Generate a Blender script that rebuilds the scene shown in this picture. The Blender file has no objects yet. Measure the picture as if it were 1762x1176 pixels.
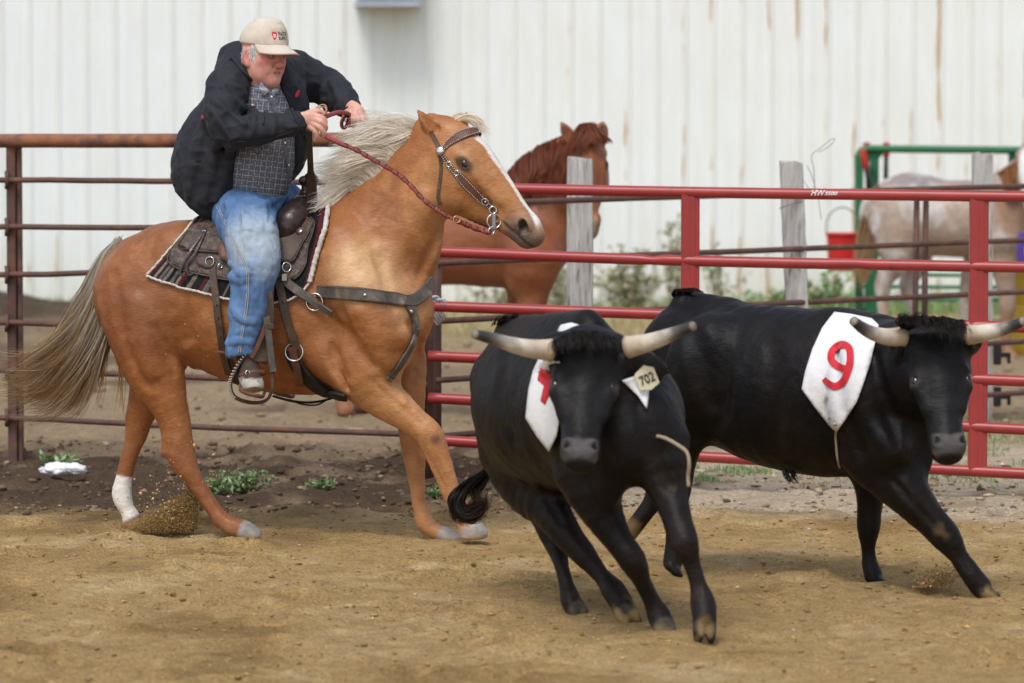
import bpy, math, random
import numpy as np
from mathutils import Vector, Matrix
from mathutils.geometry import delaunay_2d_cdt

random.seed(7)
RNG = np.random.default_rng(11)
sc = bpy.context.scene
COL = sc.collection
R = math.radians

# ------------------------------------------------------------------ camera, light, exposure
FPX, CAMZ = 7342.0, 2.15                      # focal length in photo pixels (photo 1762 wide), camera height
PITCH = math.atan2(588 - 150, FPX)
cam_data = bpy.data.cameras.new('camera')
cam_data.sensor_width = 36.0
cam_data.lens = FPX / 1762 * 36.0
cam_data.clip_start, cam_data.clip_end = 0.5, 600
cam_data.dof.use_dof = True
cam_data.dof.focus_distance = 20.1
cam_data.dof.aperture_fstop = 2.9
cam = bpy.data.objects.new('camera', cam_data)
cam.location = (0, 0, CAMZ)
cam.rotation_euler = (math.pi / 2 - PITCH, 0, 0)
COL.objects.link(cam)
sc.camera = cam

SUN_EL, SUN_AZ = 58.0, 200.0                  # azimuth clockwise from +Y (away from the camera)
world = bpy.data.worlds.new('World')
sc.world = world
world.use_nodes = True
wn = world.node_tree
bg = wn.nodes['Background']
sky = wn.nodes.new('ShaderNodeTexSky')
sky.sky_type = 'NISHITA'
sky.sun_disc = False
sky.sun_elevation = R(SUN_EL)
sky.sun_rotation = R(SUN_AZ)
sky.dust_density = 2.0
sky.ozone_density = 1.0
hs = wn.nodes.new('ShaderNodeHueSaturation')  # an overcast sky: the blue mostly hidden by cloud
hs.inputs['Saturation'].default_value = 0.5
wn.links.new(sky.outputs[0], hs.inputs['Color'])
wn.links.new(hs.outputs[0], bg.inputs['Color'])
bg.inputs['Strength'].default_value = 0.15
sd = bpy.data.lights.new('sun', 'SUN')
sd.energy = 1.4
sd.angle = R(18)
sd.color = (1.0, 0.98, 0.95)
sun = bpy.data.objects.new('sun', sd)
az, el = R(SUN_AZ), R(SUN_EL)
sdir = Vector((math.sin(az) * math.cos(el), math.cos(az) * math.cos(el), math.sin(el)))
sun.rotation_euler = sdir.to_track_quat('Z', 'Y').to_euler()
sun.location = (0, 10, 20)
COL.objects.link(sun)
sc.view_settings.view_transform = 'Standard'
sc.view_settings.look = 'None'
sc.view_settings.gamma = 1.0
sc.view_settings.use_curve_mapping = False
sc.view_settings.exposure = 0.36
sc.cycles.use_denoising = True

# ------------------------------------------------------------------ helpers
def V3(*a): return np.array(a, float)
def nrm(v):
    v = np.asarray(v, float)
    return v / (np.linalg.norm(v, axis=-1, keepdims=True) + 1e-12)
_cp, _sp = math.cos(PITCH), math.sin(PITCH)
def ray(x, y):
    """direction (y component 1) of the sight line through photo pixel x, y"""
    x, y = np.broadcast_arrays(np.asarray(x, float), np.asarray(y, float))
    u, v = (x - 881) / FPX, (588 - y) / FPX
    dy = _cp + v * _sp
    return np.stack([u / dy, np.ones_like(u + v), (-_sp + v * _cp) / dy], -1)
def P(x, y, Y):
    """the place at distance Y that the photo shows at pixel x, y"""
    return np.array([0, 0, CAMZ]) + ray(x, y) * np.asarray(Y, float)[..., None]
def gy(Y): return 588 + FPX * math.tan(math.atan2(CAMZ, Y) - PITCH)
def px(n, Y): return n * Y / FPX

WLOC = {}
def tag(o, label=None, cat=None, group=None, kind=None):
    if label: o['label'] = label
    if cat: o['category'] = cat
    if group: o['group'] = group
    if kind: o['kind'] = kind
    return o
def empty(name, loc, label=None, cat=None, group=None, kind=None):
    o = bpy.data.objects.new(name, None)
    o.empty_display_size = 0.1
    o.location = [float(c) for c in loc]
    COL.objects.link(o)
    WLOC[o.name] = np.array(loc, float)
    return tag(o, label, cat, group, kind)
def wloc(o):
    return WLOC.get(o.name, np.zeros(3))
def mesh_np(name, V, F):
    me = bpy.data.meshes.new(name)
    V = np.asarray(V, np.float32)
    if isinstance(F, np.ndarray): F = [F]
    if len(F) and isinstance(F[0], np.ndarray):
        F = [f for f in F if len(f)]
        me.vertices.add(len(V)); me.vertices.foreach_set('co', V.ravel())
        nl = sum(f.size for f in F)
        me.loops.add(nl); me.loops.foreach_set('vertex_index', np.concatenate([f.ravel() for f in F]).astype(np.int32))
        tot = np.concatenate([np.full(len(f), f.shape[1]) for f in F]).astype(np.int32)
        me.polygons.add(len(tot))
        me.polygons.foreach_set('loop_start', (np.cumsum(tot) - tot).astype(np.int32))
        me.polygons.foreach_set('loop_total', tot)
        me.update(calc_edges=True)
        me.validate()
    else:
        me.from_pydata([tuple(v) for v in V.tolist()], [], [tuple(int(i) for i in f) for f in F])
        me.update()
    return me
def mk(name, V, F, mat, parent=None, smooth=True, col=None, base=None, label=None, cat=None, group=None, kind=None):
    """links vertices V and faces F (world coordinates) as one mesh object"""
    V = np.asarray(V, float)
    org = wloc(parent) if parent is not None else (np.array(base, float) if base is not None else
          np.array([(V[:, 0].min() + V[:, 0].max()) / 2, (V[:, 1].min() + V[:, 1].max()) / 2, V[:, 2].min()]))
    me = mesh_np(name, V - org, F)
    if smooth: me.polygons.foreach_set('use_smooth', np.ones(len(me.polygons), bool))
    if col is not None:
        a = me.color_attributes.new('Col', 'FLOAT_COLOR', 'POINT')
        c = np.ones((len(V), 4), np.float32); c[:, :3] = col
        a.data.foreach_set('color', c.ravel())
    if mat is not None: me.materials.append(mat)
    o = bpy.data.objects.new(name, me)
    COL.objects.link(o)
    if parent is not None:
        o.parent = parent
        WLOC[o.name] = org
        # a child mesh sits at its parent's origin
    else:
        o.location = org.tolist()
        WLOC[o.name] = org
    return tag(o, label, cat, group, kind)

class MB:
    """collects pieces of geometry for one mesh"""
    def __init__(s): s.V, s.F, s.C, s.n = [], [], [], 0
    def add(s, V, F, c=None):
        V = np.asarray(V, float)
        s.F += [tuple(int(i) + s.n for i in f) for f in F]
        s.V.append(V); s.n += len(V)
        s.C.append(np.tile(c if c is not None else (1, 1, 1), (len(V), 1)) if np.ndim(c) < 2 else c)
        return s
    def build(s, name, mat, parent=None, col=False, **k):
        return mk(name, np.concatenate(s.V), s.F, mat, parent, col=np.concatenate(s.C) if col else None, **k)

def box(c, size, rot=None, bev=0.0):
    """box about c; bev chamfers the vertical-most edges by insetting the ends"""
    x, y, z = [s / 2 for s in size]
    if bev <= 0:
        V = np.array([(sx * x, sy * y, sz * z) for sx in (-1, 1) for sy in (-1, 1) for sz in (-1, 1)])
        F = [(0, 1, 3, 2), (4, 6, 7, 5), (0, 4, 5, 1), (2, 3, 7, 6), (0, 2, 6, 4), (1, 5, 7, 3)]
    else:
        b = bev
        ring = [(-x + b, -y), (x - b, -y), (x, -y + b), (x, y - b), (x - b, y), (-x + b, y), (-x, y - b), (-x, -y + b)]
        V, F = [], []
        lv = [(-z, 1 - b / min(x, y)), (-z + b, 1), (z - b, 1), (z, 1 - b / min(x, y))]
        for zz, s in lv: V += [(q[0] * s, q[1] * s, zz) for q in ring]
        for k in range(3):
            for i in range(8):
                j = (i + 1) % 8
                F.append((k * 8 + i, k * 8 + j, k * 8 + 8 + j, k * 8 + 8 + i))
        F += [tuple(range(7, -1, -1)), tuple(range(24, 32))]
        V = np.array(V)
    if rot is not None: V = V @ np.asarray(rot).T
    return V + np.asarray(c, float), F
def rotz(a): return np.array([[math.cos(a), -math.sin(a), 0], [math.sin(a), math.cos(a), 0], [0, 0, 1]])
def catmull(pts, m):
    """m points per span through pts (any columns)"""
    p = np.asarray(pts, float)
    if len(p) < 3 or m <= 1:
        if m <= 1: return p
        t = np.linspace(0, len(p) - 1, (len(p) - 1) * m + 1)
        i = np.minimum(t.astype(int), len(p) - 2); f = (t - i)[:, None]
        return p[i] * (1 - f) + p[i + 1] * f
    q = np.vstack([2 * p[0] - p[1], p, 2 * p[-1] - p[-2]])
    out = []
    for i in range(len(p) - 1):
        a, b, c, d = q[i:i + 4]
        for t in np.arange(m) / m:
            out.append(.5 * (2 * b + (c - a) * t + (2 * a - 5 * b + 4 * c - d) * t * t + (3 * b - a - 3 * c + d) * t ** 3))
    out.append(p[-1])
    return np.array(out)
def frames(pts, ref=None):
    p = np.asarray(pts, float)
    T = nrm(np.gradient(p, axis=0))
    u = np.asarray(ref, float) if ref is not None else (V3(0, 0, 1) if abs(T[0][2]) < .9 else V3(1, 0, 0))
    U = []
    for t in T:
        u = u - t * (u @ t); u = u / (np.linalg.norm(u) + 1e-12); U.append(u)
    U = np.array(U)
    return T, U, np.cross(T, U)
def tube(pts, r, n=8, flat=1.0, ref=None, cap=True, closed=False):
    """round (or flattened) tube along pts; r a number or one per point"""
    p = np.asarray(pts, float); K = len(p)
    r = np.broadcast_to(np.asarray(r, float), (K,))
    T, U, W = frames(p, ref)
    if closed:
        T = nrm(np.roll(p, -1, 0) - np.roll(p, 1, 0)); 
        u0 = np.asarray(ref if ref is not None else (0, 1, 0), float)
        U = nrm(u0 - T * (T @ u0)[:, None]); W = np.cross(T, U)
    a = np.arange(n) * 2 * math.pi / n
    V = (p[:, None] + r[:, None, None] * (np.cos(a)[None, :, None] * U[:, None] + flat * np.sin(a)[None, :, None] * W[:, None])).reshape(-1, 3)
    F = []
    for k in range(K if closed else K - 1):
        k2 = (k + 1) % K
        for i in range(n):
            j = (i + 1) % n
            F.append((k * n + i, k * n + j, k2 * n + j, k2 * n + i))
    if cap and not closed:
        F.append(tuple(range(n - 1, -1, -1))); F.append(tuple(range((K - 1) * n, K * n)))
    return V, F
def strap(pts, N, w, th):
    """leather strap: rectangle w x th swept along pts with face normals N"""
    p = np.asarray(pts, float); N = nrm(N); K = len(p)
    T = nrm(np.gradient(p, axis=0))
    S = nrm(np.cross(T, N)); N = np.cross(S, T)
    w = np.broadcast_to(np.asarray(w, float), (K,))[:, None] / 2
    V = np.stack([p - S * w, p - S * w * .86 + N * th, p + S * w * .86 + N * th, p + S * w], 1).reshape(-1, 3)
    F = []
    for k in range(K - 1):
        a, b = k * 4, k * 4 + 4
        for i in range(4):
            j = (i + 1) % 4
            F.append((a + i, a + j, b + j, b + i))
    F += [(0, 1, 2, 3), (K * 4 - 1, K * 4 - 2, K * 4 - 3, K * 4 - 4)]
    return V, F
def disc(c, n, r, th, seg=14, dome=.5):
    """domed round stud"""
    n = nrm(n); u = nrm(np.cross(n, V3(.3, .2, .9))); w = np.cross(n, u)
    V, F = [], []
    for rr, h in ((1, 0), (1, .5), (.8, .85), (.4, 1.0 + dome * .3)):
        for i in range(seg):
            a = 2 * math.pi * i / seg
            V.append(c + r * rr * (math.cos(a) * u + math.sin(a) * w) + n * th * h)
    V.append(c + n * th * (1 + dome * .5))
    for k in range(3):
        for i in range(seg):
            j = (i + 1) % seg
            F.append((k * seg + i, k * seg + j, k * seg + seg + j, k * seg + seg + i))
    for i in range(seg): F.append((3 * seg + i, 3 * seg + (i + 1) % seg, 4 * seg))
    return np.array(V), F
def ring(c, n, r, t, seg=20, m=6, sx=1.0):
    n = nrm(n); u = nrm(np.cross(n, V3(0, 0, 1)) if abs(n[2]) < .95 else V3(1, 0, 0)); w = np.cross(u, n)
    a = np.arange(seg) * 2 * math.pi / seg
    pts = c + r * (np.cos(a)[:, None] * u * sx + np.sin(a)[:, None] * w)
    return tube(pts, t, m, closed=True, ref=n)
_ico = None
def ico():
    t = (1 + 5 ** .5) / 2
    V = nrm(np.array([(-1, t, 0), (1, t, 0), (-1, -t, 0), (1, -t, 0), (0, -1, t), (0, 1, t), (0, -1, -t), (0, 1, -t), (t, 0, -1), (t, 0, 1), (-t, 0, -1), (-t, 0, 1)]))
    F = np.array([(0, 11, 5), (0, 5, 1), (0, 1, 7), (0, 7, 10), (0, 10, 11), (1, 5, 9), (5, 11, 4), (11, 10, 2), (10, 7, 6), (7, 1, 8), (3, 9, 4), (3, 4, 2), (3, 2, 6), (3, 6, 8), (3, 8, 9), (4, 9, 5), (2, 4, 11), (6, 2, 10), (8, 6, 7), (9, 8, 1)])
    return V, F
def ball(c, r, m=2):
    V, F = ico()
    for _ in range(m):
        E, NV, NF = {}, list(V), []
        def mid(i, j):
            k = (min(i, j), max(i, j))
            if k not in E: E[k] = len(NV); NV.append(nrm(V[i] + V[j]))
            return E[k]
        for a, b, d in F:
            x, y, z = mid(a, b), mid(b, d), mid(d, a)
            NF += [(a, x, z), (b, y, x), (d, z, y), (x, y, z)]
        V, F = np.array(NV), np.array(NF)
    return V * np.asarray(r, float) + np.asarray(c, float), [tuple(f) for f in F]
def lumps(name, C, S, mat, cols=None, kind='stuff', parent=None, jit=.35, **k):
    """many small irregular lumps (20 faces each) joined into one mesh"""
    v, f = ico(); n = len(C)
    v = v[None] * (1 + RNG.uniform(-jit, jit, (n, 12, 1)))
    V = (C[:, None] + v * np.asarray(S)[:, None, :]).reshape(-1, 3)
    F = (f[None] + (np.arange(n) * 12)[:, None, None]).reshape(-1, 3)
    return mk(name, V, F, mat, parent, smooth=False, col=np.repeat(cols, 12, 0) if cols is not None else None, kind=kind, **k)
def specks(name, C, s, mat, cols, kind='stuff'):
    """very many tiny grains (eight faces each) joined into one mesh"""
    v = np.array([(1, 0, 0), (-1, 0, 0), (0, 1, 0), (0, -1, 0), (0, 0, 1), (0, 0, -1)], float)
    f = np.array([(0, 2, 4), (2, 1, 4), (1, 3, 4), (3, 0, 4), (2, 0, 5), (1, 2, 5), (3, 1, 5), (0, 3, 5)]); n = len(C)
    V = (C[:, None] + v[None] * s[:, None, None] * RNG.uniform(.5, 1.5, (n, 6, 1))).reshape(-1, 3)
    return mk(name, V, (f[None] + (np.arange(n) * 6)[:, None, None]).reshape(-1, 3), mat, smooth=False, col=np.repeat(cols, 6, 0), kind=kind)
def hair(strands, rad, cols):
    """strands (S,K,3), rad (K,) or (S,K), cols (S,K,3): thin tapering blades of hair"""
    S, K, _ = strands.shape
    T = nrm(np.gradient(strands, axis=1))
    u = nrm(np.cross(T, RNG.normal(size=(S, 1, 3)) * .45 + V3(0, 1, .2)))
    rad = np.broadcast_to(rad, (S, K))[..., None] * 1.25
    V = np.stack([strands - rad * u, strands + rad * u], 2).reshape(-1, 3)
    idx = np.arange(S * K * 2).reshape(S, K, 2)
    F = np.stack([idx[:, :-1, 0], idx[:, :-1, 1], idx[:, 1:, 1], idx[:, 1:, 0]], -1).reshape(-1, 4)
    return V, F, np.repeat(cols.reshape(-1, 3), 2, 0)
def guided(guides, n, spread, curl=.3, m=3, clumps=40, len_var=.25):
    """n strands that follow guide polylines (each K points, world), scattered about them and gathered into clumps"""
    g = np.stack([catmull(q, m) for q in guides])           # (G,K,3)
    G, K, _ = g.shape
    gm = max(G - 1.001, 0.0)
    cl = np.sort(RNG.uniform(0, gm, clumps)) if gm else np.zeros(clumps)
    co = RNG.normal(size=(clumps, 3)) * spread
    ci = RNG.integers(0, clumps, n)
    t = np.clip(cl[ci] + RNG.normal(size=n) * .05 * G / 4, 0, gm)
    i = t.astype(int); f = (t - i)[:, None, None]
    s = g[i] * (1 - f) + g[i + 1] * f if G > 1 else np.repeat(g, n, 0)
    L = np.linspace(0, 1, K)[None, :, None]
    s = s + co[ci][:, None] * L ** 1.2 + RNG.normal(size=(n, 1, 3)) * spread * (.12 + .35 * L ** 1.5)
    ph = RNG.uniform(0, 6.28, (clumps, 1, 3))[ci]
    fr = RNG.uniform(4, 9, (clumps, 1, 3))[ci]
    s = s + np.sin(L * fr + ph) * spread * curl * L
    c = 1 - RNG.uniform(0, len_var, (n, 1, 1))               # shorter strands
    x = np.linspace(0, 1, K)[None, :, None] * c * (K - 1)
    k = np.minimum(x.astype(int), K - 2); fx = x - k
    s = np.take_along_axis(s, k.repeat(3, 2), 1) * (1 - fx) + np.take_along_axis(s, (k + 1).repeat(3, 2), 1) * fx
    return s

# ------------------------------------------------------------------ value noise
def _h(ix, iy, iz, seed):
    n = (ix * 374761393 + iy * 668265263 + iz * 2147483647 + seed * 1274126177) & 0xFFFFFFFF
    n = ((n ^ (n >> 13)) * 1274126177) & 0xFFFFFFFF
    return ((n ^ (n >> 16)) & 0xFFFF) / 65535.0
def noise(p, scale, seed=0, oct=1, gain=.5):
    p = np.asarray(p, float) / scale
    if p.shape[-1] == 2: p = np.concatenate([p, np.zeros(p.shape[:-1] + (1,))], -1)
    out, amp, tot = 0, 1.0, 0
    for o in range(oct):
        i = np.floor(p).astype(np.int64); f = p - i; f = f * f * (3 - 2 * f)
        v = 0
        for dx in (0, 1):
            for dy in (0, 1):
                for dz in (0, 1):
                    wgt = (f[..., 0] if dx else 1 - f[..., 0]) * (f[..., 1] if dy else 1 - f[..., 1]) * (f[..., 2] if dz else 1 - f[..., 2])
                    v = v + wgt * _h(i[..., 0] + dx, i[..., 1] + dy, i[..., 2] + dz, seed + o * 17)
        out = out + amp * (v * 2 - 1); tot += amp; amp *= gain; p = p * 2.03 + 13.7
    return out / tot
def sstep(a, b, x):
    t = np.clip((x - a) / (b - a), 0, 1); return t * t * (3 - 2 * t)
def mixc(a, b, t):
    t = np.asarray(t)[..., None]; return np.asarray(a) * (1 - t) + np.asarray(b) * t

# ------------------------------------------------------------------ implicit bodies
class SDF:
    def __init__(s): s.ops = []
    def tube(s, nodes, k=.03, side=(0, 1, 0), m=3, sub=False):
        """nodes: (pos, radius, q): tapered limb; q = width / height of its section along side"""
        a = np.array([list(n[0]) + [n[1], n[2] if len(n) > 2 else 1.0] for n in nodes], float)
        a = catmull(a, m) if len(a) > 2 else a
        a[:, 3] = np.maximum(a[:, 3], .002)
        s.ops.append(('t', a, nrm(np.array(side, float)), k, sub)); return s
    def ell(s, c, r, axes=None, k=.03, sub=False):
        """ellipsoid of radii r along the rows of axes"""
        s.ops.append(('e', np.array(c, float), np.array(r, float), np.eye(3) if axes is None else np.array(axes, float), k, sub)); return s
    def half(s, c, n, k=.005, lim=None):
        """cuts away what lies on the n side of the plane through c (within lim of c)"""
        s.ops.append(('h', np.array(c, float), nrm(np.array(n, float)), k, lim)); return s
    def func(s, f, lo, hi, k=.01, sub=False):
        s.ops.append(('f', f, np.array(lo, float), np.array(hi, float), k, sub)); return s
    def box_of(s, op, pad):
        if op[0] == 'f': return op[2] - pad, op[3] + pad
        if op[0] == 't':
            a = op[1]; r = a[:, 3:4] * np.maximum(1, a[:, 4:5]) + pad
            return (a[:, :3] - r).min(0), (a[:, :3] + r).max(0)
        if op[0] == 'e':
            r = op[2].max() + pad; return op[1] - r, op[1] + r
        r = (op[4] or 50) + pad
        return op[1] - r, op[1] + r
    def seg(s, a, b, side, p):
        A, ba = a[:3].astype(p.dtype), (b[:3] - a[:3]).astype(p.dtype)
        w = p - A
        t = np.clip((w @ ba) * p.dtype.type(1 / (float(ba @ ba) + 1e-12)), 0, 1)
        w -= t[..., None] * ba
        r = a[3] + t * p.dtype.type(b[3] - a[3])
        n2 = np.einsum('...i,...i->...', w, w)
        if a[4] == 1 and b[4] == 1: return np.sqrt(n2) - r
        q = a[4] + t * p.dtype.type(b[4] - a[4])
        ws = w @ side.astype(p.dtype); ws *= ws
        return (np.sqrt(np.maximum(n2 - ws, 0) + ws / (q * q)) - r) * np.minimum(1, q) ** .6
    def prim(s, op, p):
        if op[0] == 't':
            a, side = op[1], op[2]
            d = np.full(p.shape[:-1], 9.0, p.dtype)
            for i in range(len(a) - 1): d = np.minimum(d, s.seg(a[i], a[i + 1], side, p))
            return d
        if op[0] == 'e':
            w = (p - op[1]) @ op[3].T
            k0 = np.sqrt(((w / op[2]) ** 2).sum(-1)); k1 = np.sqrt(((w / op[2] ** 2) ** 2).sum(-1)) + 1e-9
            return k0 * (k0 - 1) / k1
        if op[0] == 'f': return op[1](p)
        d = (p - op[1]) @ op[2]
        if op[4]: d = np.where(((p - op[1]) ** 2).sum(-1) < op[4] ** 2, d, -9)
        return d
    def merge(s, op, d, e):
        if op[0] == 'h':
            k = op[3]; h = np.clip(.5 + .5 * (e - d) / k, 0, 1)
            return d * (1 - h) + e * h + k * h * (1 - h)
        k = op[-2]
        if op[-1]:
            e = -e; h = np.clip(.5 + .5 * (e - d) / k, 0, 1)
            return d * (1 - h) + e * h + k * h * (1 - h)
        h = np.clip(.5 + .5 * (d - e) / k, 0, 1)
        return d * (1 - h) + e * h - k * h * (1 - h)
    def eval(s, p, pad=.25):
        sh = p.shape[:-1]; p = p.reshape(-1, 3)
        d = np.full(len(p), .6)
        lo0, hi0 = p.min(0), p.max(0)
        for op in s.ops:
            lo, hi = s.box_of(op, pad + (op[3] if op[0] == 'h' else op[-2]))
            if (lo > hi0).any() or (hi < lo0).any(): continue
            m = ((p > lo) & (p < hi)).all(1)
            if m.all(): d = s.merge(op, d, s.prim(op, p))
            elif m.any(): d[m] = s.merge(op, d[m], s.prim(op, p[m]))
        return d.reshape(sh)
    def grad(s, p, e=.004):
        p = np.asarray(p, float)
        q = np.concatenate([p[None] + o * e * np.eye(3)[i].reshape((1,) * p.ndim + (3,))[0] for i in range(3) for o in (1, -1)])
        v = s.eval(q, .05)
        g = np.stack([v[0] - v[1], v[2] - v[3], v[4] - v[5]], -1)
        return nrm(g)
    def project(s, p, off=0.0, it=6):
        p = np.array(p, float)
        for _ in range(it): p = p - s.grad(p) * (s.eval(p, .12) - off)[..., None] * .9
        return p
    def see(s, x, y, Y0, off=0.0, n=34):
        """first point on the body along the sight line through pixels x, y, starting at distance Y0"""
        d = ray(x, y); ln = np.linalg.norm(d, axis=-1)
        t = np.full(d.shape[:-1], float(Y0)); best = np.full(t.shape, 9.0); bt = t.copy()
        o = np.array([0, 0, CAMZ])
        for _ in range(n):
            v = s.eval(o + d * t[..., None]) - off
            b = np.abs(v) < best; best = np.where(b, np.abs(v), best); bt = np.where(b, t, bt)
            t = t + np.clip(v, -.02, .2) / ln * .8
        p = o + d * bt[..., None]
        far = best > .004
        if far.any(): p[far] = s.project(p[far], off)
        return p
    def mesh(s, h, pad=.04, disp=None):
        los, his = zip(*[s.box_of(o, 0) for o in s.ops if o[0] != 'h' and not o[-1]])
        lo, hi = np.min(los, 0) - pad, np.max(his, 0) + pad
        n = np.ceil((hi - lo) / h).astype(int) + 1
        ax = [lo[i] + h * np.arange(n[i]) for i in range(3)]
        D = np.full(n, .6, np.float32)
        for op in s.ops:
            k = op[3] if op[0] == 'h' else op[-2]
            a, b = s.box_of(op, k + 3 * h)
            i0 = np.clip(np.floor((a - lo) / h).astype(int), 0, n); i1 = np.clip(np.ceil((b - lo) / h).astype(int) + 1, 0, n)
            if (i1 <= i0).any(): continue
            sl = tuple(slice(i0[i], i1[i]) for i in range(3))
            if op[0] == 't':
                E = np.full(tuple(i1 - i0), 9.0, np.float32)
                for u, v in zip(op[1][:-1], op[1][1:]):
                    m_ = k + 3 * h; ru, rv = u[3] * max(1, u[4]) + m_, v[3] * max(1, v[4]) + m_
                    b0, b1 = np.minimum(u[:3] - ru, v[:3] - rv), np.maximum(u[:3] + ru, v[:3] + rv)
                    j0 = np.clip(np.floor((b0 - lo) / h).astype(int), i0, i1); j1 = np.clip(np.ceil((b1 - lo) / h).astype(int) + 1, i0, i1)
                    if (j1 <= j0).any(): continue
                    g = np.stack(np.meshgrid(*[ax[i][j0[i]:j1[i]].astype(np.float32) for i in range(3)], indexing='ij'), -1)
                    q = tuple(slice(j0[i] - i0[i], j1[i] - i0[i]) for i in range(3))
                    E[q] = np.minimum(E[q], s.seg(u, v, op[2], g))
                D[sl] = s.merge(op, D[sl], E)
                continue
            for z in range(i0[0], i1[0], 24):
                z2 = min(z + 24, i1[0]); s2 = (slice(z, z2), sl[1], sl[2])
                g = np.stack(np.meshgrid(ax[0][z:z2], ax[1][sl[1]], ax[2][sl[2]], indexing='ij'), -1)
                D[s2] = s.merge(op, D[s2], s.prim(op, g))
        V, F = surfnets(D, lo, h)
        if disp is not None:
            N = s.grad(V); V = V + N * disp(V)[:, None]
        return V, F
def carve(S, lines, Y0, ridge=False):
    """soft grooves (or ridges) along pixel lines on a body: (points, radius, depth, blend)"""
    got = []
    for pts, r, dep, k in lines:
        q = catmull(np.array(pts, float), 3); p = S.see(q[:, 0], q[:, 1], Y0); n = S.grad(p, .015)
        p = p + n * ((dep - r) if ridge else (r - dep)); t = np.linspace(0, 1, len(p)); rr = r * (.55 + .45 * np.sin(np.pi * t)) 
        p = p + n * ((r - rr) if ridge else (rr - r))[:, None]
        got.append(([(a, b, 1) for a, b in zip(p, rr)], k))
    for nd, k in got: S.tube(nd, k, (0, 1, 0), 1, not ridge)
def surfnets(D, lo, h):
    I = D < 0
    c = sum(I[a:D.shape[0] - 1 + a, b:D.shape[1] - 1 + b, d:D.shape[2] - 1 + d].astype(np.int8) for a in (0, 1) for b in (0, 1) for d in (0, 1))
    act = np.argwhere((c > 0) & (c < 8))
    vid = np.full(c.shape, -1, np.int32); vid[tuple(act.T)] = np.arange(len(act))
    acc = np.zeros((len(act), 3)); cnt = np.zeros(len(act))
    off = [(a, b, d) for a in (0, 1) for b in (0, 1) for d in (0, 1)]
    val = {o: D[act[:, 0] + o[0], act[:, 1] + o[1], act[:, 2] + o[2]] for o in off}
    for o in off:
        for ax_ in range(3):
            if o[ax_]: continue
            o2 = tuple(1 if i == ax_ else o[i] for i in range(3))
            a, b = val[o], val[o2]; m = (a < 0) != (b < 0)
            t = np.where(m, a / np.where(m, a - b, 1), 0)
            pt = np.tile(np.array(o, float), (len(act), 1)); pt[:, ax_] = t
            acc[m] += pt[m]; cnt[m] += 1
    V = lo + (act + acc / cnt[:, None]) * h
    F = []
    for ax_ in range(3):
        b, d = (ax_ + 1) % 3, (ax_ + 2) % 3
        s0 = [slice(None)] * 3; s1 = [slice(None)] * 3
        s0[ax_] = slice(0, -1); s1[ax_] = slice(1, None)
        A, B = I[tuple(s0)], I[tuple(s1)]
        e = np.argwhere(A != B)
        e = e[(e[:, b] > 0) & (e[:, d] > 0) & (e[:, b] < D.shape[b] - 1) & (e[:, d] < D.shape[d] - 1)]
        def cell(ob, od):
            q = e.copy(); q[:, b] += ob; q[:, d] += od; return vid[tuple(q.T)]
        Q = np.stack([cell(-1, -1), cell(0, -1), cell(0, 0), cell(-1, 0)], -1)
        ins = A[tuple(e.T)]
        Q[~ins] = Q[~ins][:, ::-1]
        F.append(Q)
    F = np.concatenate(F)
    F = F[(F >= 0).all(1)]
    return V, F
def vnormals(V, F):
    N = np.zeros_like(V)
    fn = np.cross(V[F[:, 2]] - V[F[:, 0]], V[F[:, 3]] - V[F[:, 1]])
    for i in range(4): np.add.at(N, F[:, i], fn)
    return nrm(N)
def relax(V, F, it=2, lam=.5):
    E = np.concatenate([F[:, [i, (i + 1) % 4]] for i in range(4)])
    for l in [lam, -lam * 1.05] * it:
        S = np.zeros_like(V); c = np.zeros(len(V))
        np.add.at(S, E[:, 0], V[E[:, 1]]); np.add.at(c, E[:, 0], 1)
        np.add.at(S, E[:, 1], V[E[:, 0]]); np.add.at(c, E[:, 1], 1)
        V = V + l * (S / c[:, None] - V)
    return V

def poly_grid(poly, res):
    """2-D triangulation of a polygon with inner points about res apart"""
    poly = np.asarray(poly, float)
    out = []
    for i in range(len(poly)):
        a, b = poly[i], poly[(i + 1) % len(poly)]
        m = max(1, int(np.hypot(*(b - a)) / res))
        out += [a + (b - a) * t / m for t in range(m)]
    nb = len(out); out = list(out)
    lo, hi = poly.min(0), poly.max(0)
    gx, gy_ = np.meshgrid(np.arange(lo[0] + res / 2, hi[0], res), np.arange(lo[1] + res / 2, hi[1], res))
    g = np.stack([gx.ravel(), gy_.ravel()], 1)
    ins = np.zeros(len(g), bool); b = np.array(out)
    x, y = g[:, 0], g[:, 1]
    dmin = np.full(len(g), 1e9)
    for i in range(nb):
        a, c = b[i], b[(i + 1) % nb]
        cr = ((a[1] > y) != (c[1] > y)) & (x < (c[0] - a[0]) * (y - a[1]) / (c[1] - a[1] + 1e-12) + a[0])
        ins ^= cr
        dmin = np.minimum(dmin, np.hypot(x - a[0], y - a[1]))
    g = g[ins & (dmin > res * .6)]
    pts = np.vstack([b, g])
    r = delaunay_2d_cdt([Vector(p) for p in pts.tolist()], [(i, (i + 1) % nb) for i in range(nb)], [], 1, 1e-5)
    p2 = np.array([tuple(v) for v in r[0]]); F = [tuple(f) for f in r[2]]
    E = {}
    for f in F:
        for i in range(len(f)):
            e = (f[i], f[(i + 1) % len(f)])
            if (e[1], e[0]) in E: del E[(e[1], e[0])]
            else: E[e] = 1
    return p2, F, list(E)
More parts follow.
